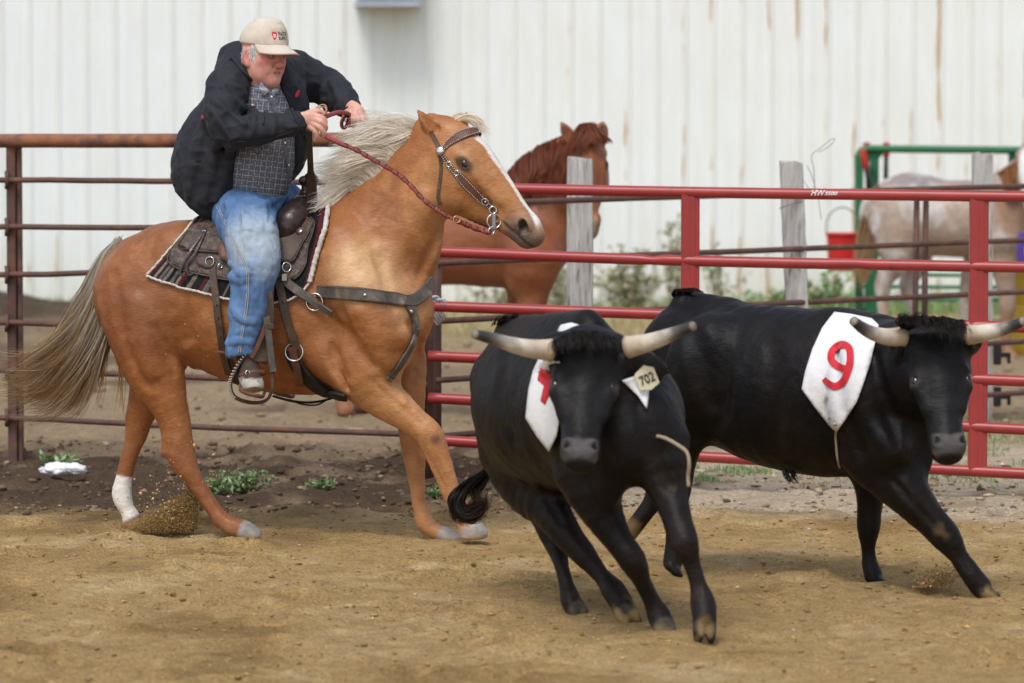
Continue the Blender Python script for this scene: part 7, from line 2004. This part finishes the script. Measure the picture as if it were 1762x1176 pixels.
rein('rein_bight', [RP(602, 197, -.02), RP(594, 200, -.06), RP(588, 210, -.07), RP(589, 219, -.07), RP(594, 220, -.07), RP(599, 210, -.06), RP(600, 198, -.04)], .010, braid=False, base=V3(.50, .03, .03))
M_TANL = mat('tan_leather', (.42, .22, .13), rough=.6, var=.2, vscale=20)
for off in (0, 4):
    mk('tan_loop', *tube(catmull([RP(551, 204, -.345), RP(557, 198, -.33), RP(562, 190 + off, -.32), RP(559, 181 + off, -.31), RP(550, 182 + off, -.31), RP(541, 189 + off, -.31), RP(538, 193 + off, -.32)], 6), .0062, 6, .5), M_TANL, rn)
sh_ = empty('horn_strap', RP(534, 300, -.2), 'dark leather strap looped from the saddle horn up to the rider near hand', 'strap')
pp = catmull([RP(533, 226, -.33), RP(533, 250, -.30), RP(534, 280, -.24), RP(535, 305, -.19), RP(536, 330, -.16), RP(536, 357, -.15)], 4)
mk('strap_band', *strap(pp, np.tile(V3(.1, -1, 0), (len(pp), 1)), np.interp(np.arange(len(pp)), [0, 10, 13, len(pp) - 1], [.027, .03, .05, .058]), .008), M_LDARK, sh_, smooth=False)
pp = catmull([RP(524, 312, -.05), RP(530, 306, -.1), RP(540, 306, -.12), RP(547, 310, -.06)], 4)
mk('strap_wrap', *strap(pp, np.tile(V3(.1, -1, .4), (len(pp), 1)), .05, .008), M_LDARK, sh_, smooth=False)

# ------------------------------------------------------------------ dirt thrown up by the hooves
def spray(name, ctr, n, sig, dirn, Y, s0, s1, label=None):
    t = RNG.uniform(0, 1, n) ** .8
    a = np.array(ctr[0], float); b = np.array(ctr[1], float); w = RNG.normal(size=(n, 2)) * sig * (.35 + .75 * t[:, None])
    q = a + (b - a) * t[:, None] + w
    keep = q[:, 1] < gy(Y) - 2
    q = q[keep]; n = len(q)
    C = P(q[:, 0], q[:, 1], Y + RNG.normal(size=n) * .09)
    s = s0 + (s1 - s0) * RNG.uniform(0, 1, n) ** 4
    cc = np.array([SAND, SAND_D, SAND_D * .8, SAND_L])[RNG.integers(0, 4, n)] * RNG.uniform(.7, 1.1, (n, 1))
    lumps(name, C, np.repeat(s[:, None], 3, 1), M_CLOD, cc)
n = 34000
t = RNG.uniform(0, 1, n) ** .6; x = 222 + 112 * t + RNG.normal(size=n) * 5; y = 913 - RNG.uniform(0, 1, n) ** 1.25 * (6 + 72 * t ** 1.1) + RNG.normal(size=n) * 3
x += (913 - y) * .12
k = (y < gy(20.45)); x, y = x[k], y[k]; n = len(x)
specks('flying_dirt', P(x, y, 20.5 + RNG.normal(size=n) * .08), .0009 + .0032 * RNG.uniform(0, 1, n) ** 4, M_CLOD, np.array([SAND_D, SAND_D * .75, SAND_D * .6, SAND * .8])[RNG.integers(0, 4, n)] * RNG.uniform(.75, 1.1, (n, 1)))
spray('flying_dirt', ((1585, 1012), (1632, 988)), 3500, (22, 8), 0, 18.2, .0012, .0045)
spray('flying_dirt', ((270, 880), (380, 650)), 110, (60, 60), 0, 20.0, .002, .005)
spray('flying_dirt', ((250, 890), (345, 820)), 170, (42, 30), 0, 20.45, .003, .011)
